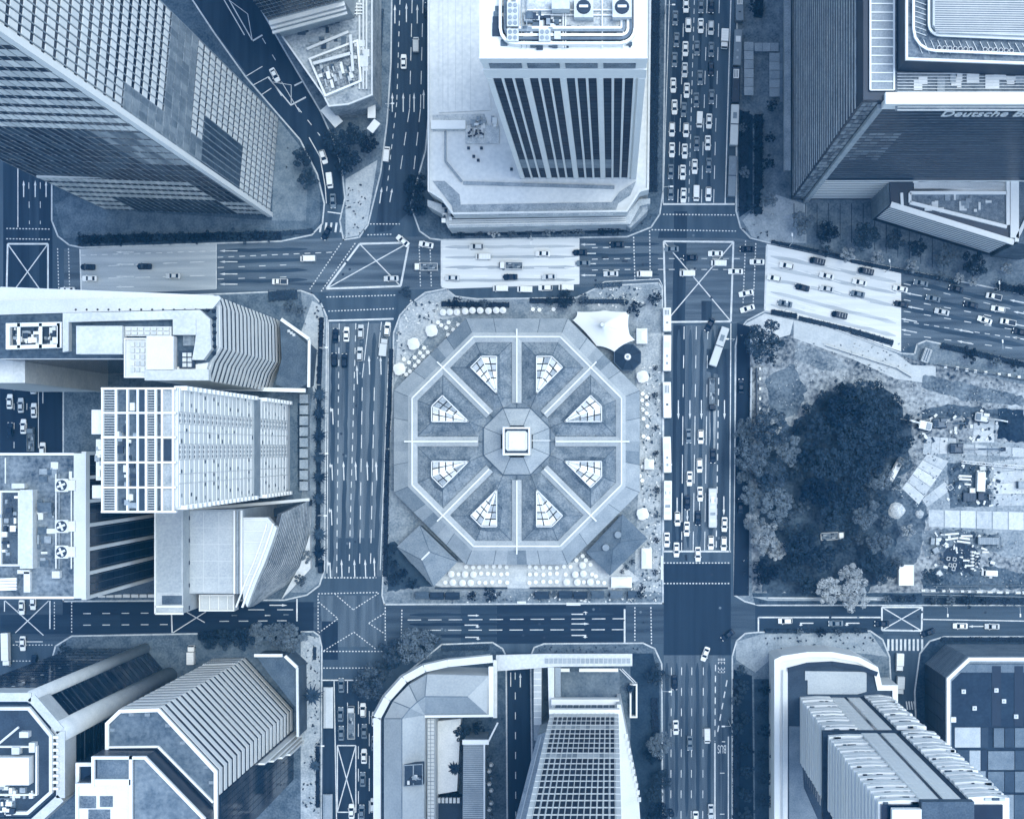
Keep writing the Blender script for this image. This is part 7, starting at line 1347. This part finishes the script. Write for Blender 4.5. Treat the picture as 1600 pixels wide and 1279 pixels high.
put(MB().box(-4.2, -1.0, .9, 2.2, 1.0, 1.9), 'deck', mat(.9, .05)); put(shell([(2.3, 1.0, .6, 2.4), (3.6, 1.0, .6, 2.4), (4.0, .9, .6, 1.4)]), 'cab', mat(.85, .04)); put(MB().bar((1.5, .2, 2.2), (-7.5, 1.4, 3.4), .5, .5), 'boom', PALE); put(MB().box(.2, -.8, 1.9, 1.6, .8, 2.8), 'turret', PALE)
for x in (-3.4, -2.2, 1.0, 3.2):
    for s in (-1, 1): put(MB().tube((x, s * .8, .45), (x, s * 1.05, .45), .45, .45, 12), 'wheel', TYRE)
for k, (x, y, r_, h_) in enumerate(((1401, 797, 13, 1.6), (1437, 803, 7, .7))):
    c = P(x, y); mb = MB(); rn = random.Random(k); n = 14; rings = [(1, .17), (.75, .17 + h_ * .5), (.4, .17 + h_ * .85), (.12, .17 + h_)]
    for f_, z_ in rings: mb.v += [(c.x + r_ / 5 * f_ * rn.uniform(.85, 1.12) * math.cos(6.2832 * i / n), c.y + r_ / 5 * f_ * rn.uniform(.85, 1.12) * math.sin(6.2832 * i / n), z_) for i in range(n)]
    for a_ in range(3):
        for i in range(n): mb.f.append((a_ * n + i, a_ * n + (i + 1) % n, (a_ + 1) * n + (i + 1) % n, (a_ + 1) * n + i))
    mb.f.append(tuple(range(3 * n, 4 * n))); tag(mb.build('spoil_heap', mat(.72 if k == 0 else .6, .15, .9, .8, 3, bump=.4)), '%s heap of pale spoil beside the slanted plates' % ('large' if k == 0 else 'small'), 'heap')
# ------------------------------------------------------------------ street furniture
def lamp_post(px, py, ang, lab, h=9.0):
    o = thing('street_lamp', lab, 'street lamp', P(px, py), 0, 'street lamps'); p = P(px, py); d = Vector((math.cos(math.radians(ang)), math.sin(math.radians(ang)), 0)); t = Vector((p.x, p.y, h))
    MB().tube((p.x, p.y, .1), t, .12, .08, 8).build('pole', mat(.75, .05), o); MB().tube(t, t + d * 2.2 + Vector((0, 0, .35)), .06, .05, 6).build('arm', mat(.75, .05), o); e = t + d * 2.3 + Vector((0, 0, .3)); MB().bar(e - d * .5, e + d * .5, .42, .16).build('lamp_head', mat(.95, .02), o)
for k, (x, y, a_) in enumerate(((1383, 425, 100), (1233, 385, 95), (1550, 458, 95), (1555, 548, 95), (1224, 487, 90), (1470, 944, 270), (1581, 944, 270), (1138, 1125, 180), (1034, 1072, 0), (1034, 725, 0), (1144, 533, 180), (508, 546, 0), (508, 708, 0), (506, 803, 0), (609, 173, 0), (502, 1155, 0), (832, 375, 270), (575, 72, 0), (1039, 22, 0), (1036, 300, 0))): lamp_post(x, y, a_, 'pale street lamp arm, %s' % ['above pale right stretch, near its right end', 'above pale right stretch, near its left end', 'above the dark right stretch', 'below the dark right stretch at the site hedge', 'below the pale right stretch at the site corner', 'above the lower right box junction', 'above the lower right street, right edge', 'on the bus lane kerb', 'beside the tree below the lower crossing', 'beside the kerbside buses', 'below the main crossing, right kerb', 'left avenue kerb near the waiting cars', 'left avenue kerb among palms, upper', 'left avenue kerb among palms, lower', 'left kerb of upper left avenue', 'lower left avenue kerb by the bus stop', 'above the central pale stretch', 'beside the courtyard building', 'left kerb of upper right avenue, top', 'left kerb of upper right avenue, bottom'][k])
def shelter(px, py, wx, wy, lab, t=.7, h=2.7):
    o = thing('bus_shelter', lab, 'shelter', P(px, py), 0, 'shelters'); p = P(px, py, h); a, c_ = wx / 10, wy / 10
    MB().loft([(p.x - a, p.y - c_), (p.x + a, p.y - c_), (p.x + a, p.y + c_), (p.x - a, p.y + c_)], h, [(p.x - a * .5, p.y - c_ * .97), (p.x + a * .5, p.y - c_ * .97), (p.x + a * .5, p.y + c_ * .97), (p.x - a * .5, p.y + c_ * .97)], h + .35).build('roof', mat(t, .05, .6), o)
    for s in (-1, 0, 1): MB().tube((p.x - a * .6, p.y + s * c_ * .9, .1), (p.x - a * .6, p.y + s * c_ * .9, h), .08).build('post', STEEL, o)
    MB().box(p.x - a * .9, p.y - c_ * .8, .1, p.x - a * .8, p.y + c_ * .8, 2.2).build('back_panel', mat(.6, .05), o)
shelter(513, 1105, 15, 64, 'upper long pale bus shelter roof beside lower left avenue'); shelter(512, 1270, 15, 60, 'lower long pale bus shelter roof beside lower left avenue', .55)
def walk(pts, wd, lab, t=.52, h=3.0):
    o = thing('walkway_canopy', lab, 'canopy', P(*pts[0]), 0, 'walkway canopies in the bank plaza')
    for i in range(len(pts) - 1):
        a, c = P(*pts[i], h), P(*pts[i + 1], h); n = max(1, int((c - a).length / 2.4))
        for k in range(n): MB().bar(a.lerp(c, k / n), a.lerp(c, (k + .95) / n), wd, .2).build('roof_panel', mat(t + .03 * (k % 2), .05, .7), o); p = a.lerp(c, (k + .5) / n); MB().tube((p.x, p.y, .1), (p.x, p.y, h), .07).build('post', STEEL, o)
walk([(1170, 66), (1170, 150)], 2.9, 'left leg of the pale walkway canopy in the bank plaza'); walk([(1179, 74), (1217, 74)], 2.6, 'cross piece of the pale walkway canopy in the bank plaza'); walk([(1210, 83), (1210, 152)], 3.2, 'right leg of the pale walkway canopy in the bank plaza'); walk([(1221, 38), (1221, 160)], 1.0, 'thin pale canopy strip beside the bank wall', .4)
# dark paving joints of the plaza in front of the annex
for k in range(14): x = 1240 + 18 * k; sheet('paving_joint', [(x, 318), (x + 1.1, 318), (x + 1.1, 352 + 5.5 * k), (x, 352 + 5.5 * k)], .152, mat(.07, .02), PAVE['bank'])
# ------------------------------------------------------------------ pedestrians
def person_mesh(seed, m):
    rn = random.Random(seed); st = .12
    V_ = [(0, 0, .95, .15), (0, 0, 1.2, .15), (0, 0, 1.42, .16), (0, 0, 1.54, .06), (.01, 0, 1.66, .10), (0, .10, .90, .09), (st, .11, .5, .06), (.02, .11, .08, .045), (.14, .11, .04, .04), (0, -.10, .90, .09), (-st * .5, -.11, .5, .06), (-.2, -.11, .08, .045), (-.08, -.11, .04, .04), (0, .21, 1.38, .06), (-.06, .25, 1.1, .045), (.05, .25, .86, .035), (0, -.21, 1.38, .06), (.06, -.25, 1.1, .045), (.16, -.25, .9, .035)]
    E_ = [(0, 1), (1, 2), (2, 3), (3, 4), (0, 5), (5, 6), (6, 7), (7, 8), (0, 9), (9, 10), (10, 11), (11, 12), (2, 13), (13, 14), (14, 15), (2, 16), (16, 17), (17, 18)]
    me = bpy.data.meshes.new('p'); me.from_pydata([v[:3] for v in V_], E_, []); o = bpy.data.objects.new('p', me); COL.objects.link(o)
    o.modifiers.new('s', 'SKIN'); sk = me.skin_vertices[0].data
    for i, v in enumerate(V_): sk[i].radius = (v[3], v[3]); sk[i].use_root = (i == 0)
    o.modifiers.new('d', 'SUBSURF').levels = 1
    dg = bpy.context.evaluated_depsgraph_get(); r_ = bpy.data.meshes.new_from_object(o.evaluated_get(dg)); bpy.data.objects.remove(o); r_.materials.clear(); r_.materials.append(m); r_.name = 'body'; return r_
PB = [person_mesh(1, mat(t, .06, .8, 3, 8)) for t in (.9, .12, .5)]; HR = MB().disc(0, 0, 1.66, 1.78, .105, .05, 10).mesh('hair', mat(.03, .02))
WORD = ['pale', 'dark', 'grey']
spots = [(451, 232, 'on the paved court right of the gridded tower, upper'), (449, 262, 'on the paved court right of the gridded tower, lower'), (562, 300, 'on the pale triangular island, upper'), (556, 335, 'on the pale triangular island, middle'), (546, 366, 'on the pale triangular island at the crossing'), (540, 371, 'at the tip of the pale triangular island'), (488, 458, 'at the kerb corner below the left box junction'), (496, 480, 'on the pale pavement left of the left avenue'), (478, 506, 'near the white podium rail of the finned building'), (642, 468, 'on the pale upper left market corner'), (700, 453, 'at the lay-by entrance'), (1003, 350, 'at the podium corner beside the upper right avenue'), (1017, 340, 'at the kerb above the main crossing'), (1178, 352, 'on the bank plaza corner, left'), (1197, 363, 'on the bank plaza corner, right'), (1206, 336, 'on the bank plaza below the planting'), (1158, 524, 'on the white corner of the site'), (1162, 875, 'on the pavement beside the lower stop line, left'), (1163, 890, 'on the pavement beside the lower stop line, lower'), (1220, 1012, 'above the balcony tower podium, left'), (1255, 1012, 'above the balcony tower podium, middle'), (1305, 1012, 'above the balcony tower podium, right'), (1022, 936, 'at the lower right market corner'), (992, 938, 'on the lower market pavement right of the stalls'), (872, 937, 'on the lower market pavement left of the white slab'), (490, 1030, 'on the pavement right of the striped tower, upper'), (492, 1062, 'on the pavement right of the striped tower, lower'), (1003, 640, 'beside the tables right of the hall'), (1024, 760, 'near the kerbside buses'), (990, 1012, 'above the white shaft at the office terrace'), (975, 968, 'crossing the dotted line of the lower street'), (1006, 972, 'between the dotted lines of the lower street')]
for k, (x, y, l) in enumerate(spots):
    j = R.choice((0, 1, 1, 2)); p = P(x, y); o = thing('person', 'pedestrian in %s clothes %s' % (WORD[j], l), 'person', (p.x, p.y, .12 if l.find('dotted') < 0 else .02), R.uniform(0, 6.28), 'pedestrians')
    for nm, me in (('body', PB[j]), ('hair', HR)): c = bpy.data.objects.new(nm, me); COL.objects.link(c); c.parent = o

# rubble, debris and ground clutter nobody could count
def scatter(name, regions, n, smin, smax, t, seed, z=.16, hmax=.5):
    rn = random.Random(seed); mb = MB(); tot = sum((x1 - x0) * (y1 - y0) for x0, y0, x1, y1 in regions)
    for x0, y0, x1, y1 in regions:
        for k in range(int(n * (x1 - x0) * (y1 - y0) / tot)):
            p = P(rn.uniform(x0, x1), rn.uniform(y0, y1)); a = rn.uniform(0, 3.14); L, w_ = rn.uniform(smin, smax), rn.uniform(smin, smax) * .6; d = Vector((math.cos(a), math.sin(a), 0)) * L
            mb.bar((p.x - d.x / 2, p.y - d.y / 2, z), (p.x + d.x / 2, p.y + d.y / 2, z), w_, rn.uniform(.08, hmax))
    tag(mb.build(name, mat(t, .1, .9, 1, 5)), kind='stuff')
ST = [(1185, 545, 1250, 650), (1250, 535, 1420, 600), (1420, 595, 1600, 650), (1440, 690, 1600, 790), (1440, 825, 1600, 920), (1400, 690, 1450, 800)]
scatter('pale_rubble', ST, 420, .15, .5, .66, 1); scatter('dark_rubble', ST, 420, .15, .6, .38, 2); scatter('site_debris', [(1480, 725, 1560, 790), (1460, 830, 1560, 900), (1430, 640, 1560, 690)], 70, .4, 1.6, .85, 3, .2, .7); scatter('site_debris', [(1480, 725, 1560, 790), (1460, 830, 1560, 900), (1430, 640, 1560, 690)], 110, .4, 1.8, .2, 4, .2, .7)
MK = [(1003, 570, 1032, 925), (625, 470, 690, 505), (620, 510, 640, 610), (935, 448, 1030, 480), (690, 924, 1030, 941), (955, 900, 1010, 920)]
scatter('plaza_clutter', MK, 240, .3, 1.0, .3, 5, .155, .8); scatter('plaza_clutter', MK, 200, .3, 1.0, .85, 6, .155, .8)
scatter('pavement_clutter', [(540, 285, 575, 365), (492, 470, 508, 540), (1155, 355, 1200, 375), (1160, 870, 1175, 930), (472, 990, 500, 1270), (1190, 995, 1370, 1015), (840, 1008, 1020, 1020)], 160, .3, .8, .15, 7, .155, .6)
row('%s from the top on the strip beside the kerbside buses', 'trees beside the kerbside buses', [(1024, 575, 6, 'd'), (1023, 618, 7, 'd'), (1025, 668, 7, 'd'), (1025, 708, 7, 'd'), (1026, 765, 7, 'd'), (1026, 805, 6, 'd'), (1026, 843, 7, 'd'), (1024, 893, 7, 'd')])
row('%s little tree from the top right of the right pavilion', 'trees beside the pavilion', [(988, 877, 6, 'd'), (979, 886, 6, 'd'), (972, 893, 5, 'd'), (1004, 918, 7, 'd')])
# ------------------------------------------------------------------ added blue haze volume that lifts the darkest tones to navy
hz = MB().box(-905, -905, -1.2, 905, 905, 456).build('haze', None)
hm = bpy.data.materials.new('haze'); hm.use_nodes = True; hn = hm.node_tree
for n_ in list(hn.nodes):
    if n_.type == 'BSDF_PRINCIPLED': hn.nodes.remove(n_)
pv = hn.nodes.new('ShaderNodeVolumePrincipled'); pv.inputs['Density'].default_value = .00007; pv.inputs['Color'].default_value = (.08, .52, .95, 1)
hn.links.new(pv.outputs[0], hn.nodes['Material Output'].inputs['Volume']); hz.data.materials.append(hm); tag(hz, kind='stuff')
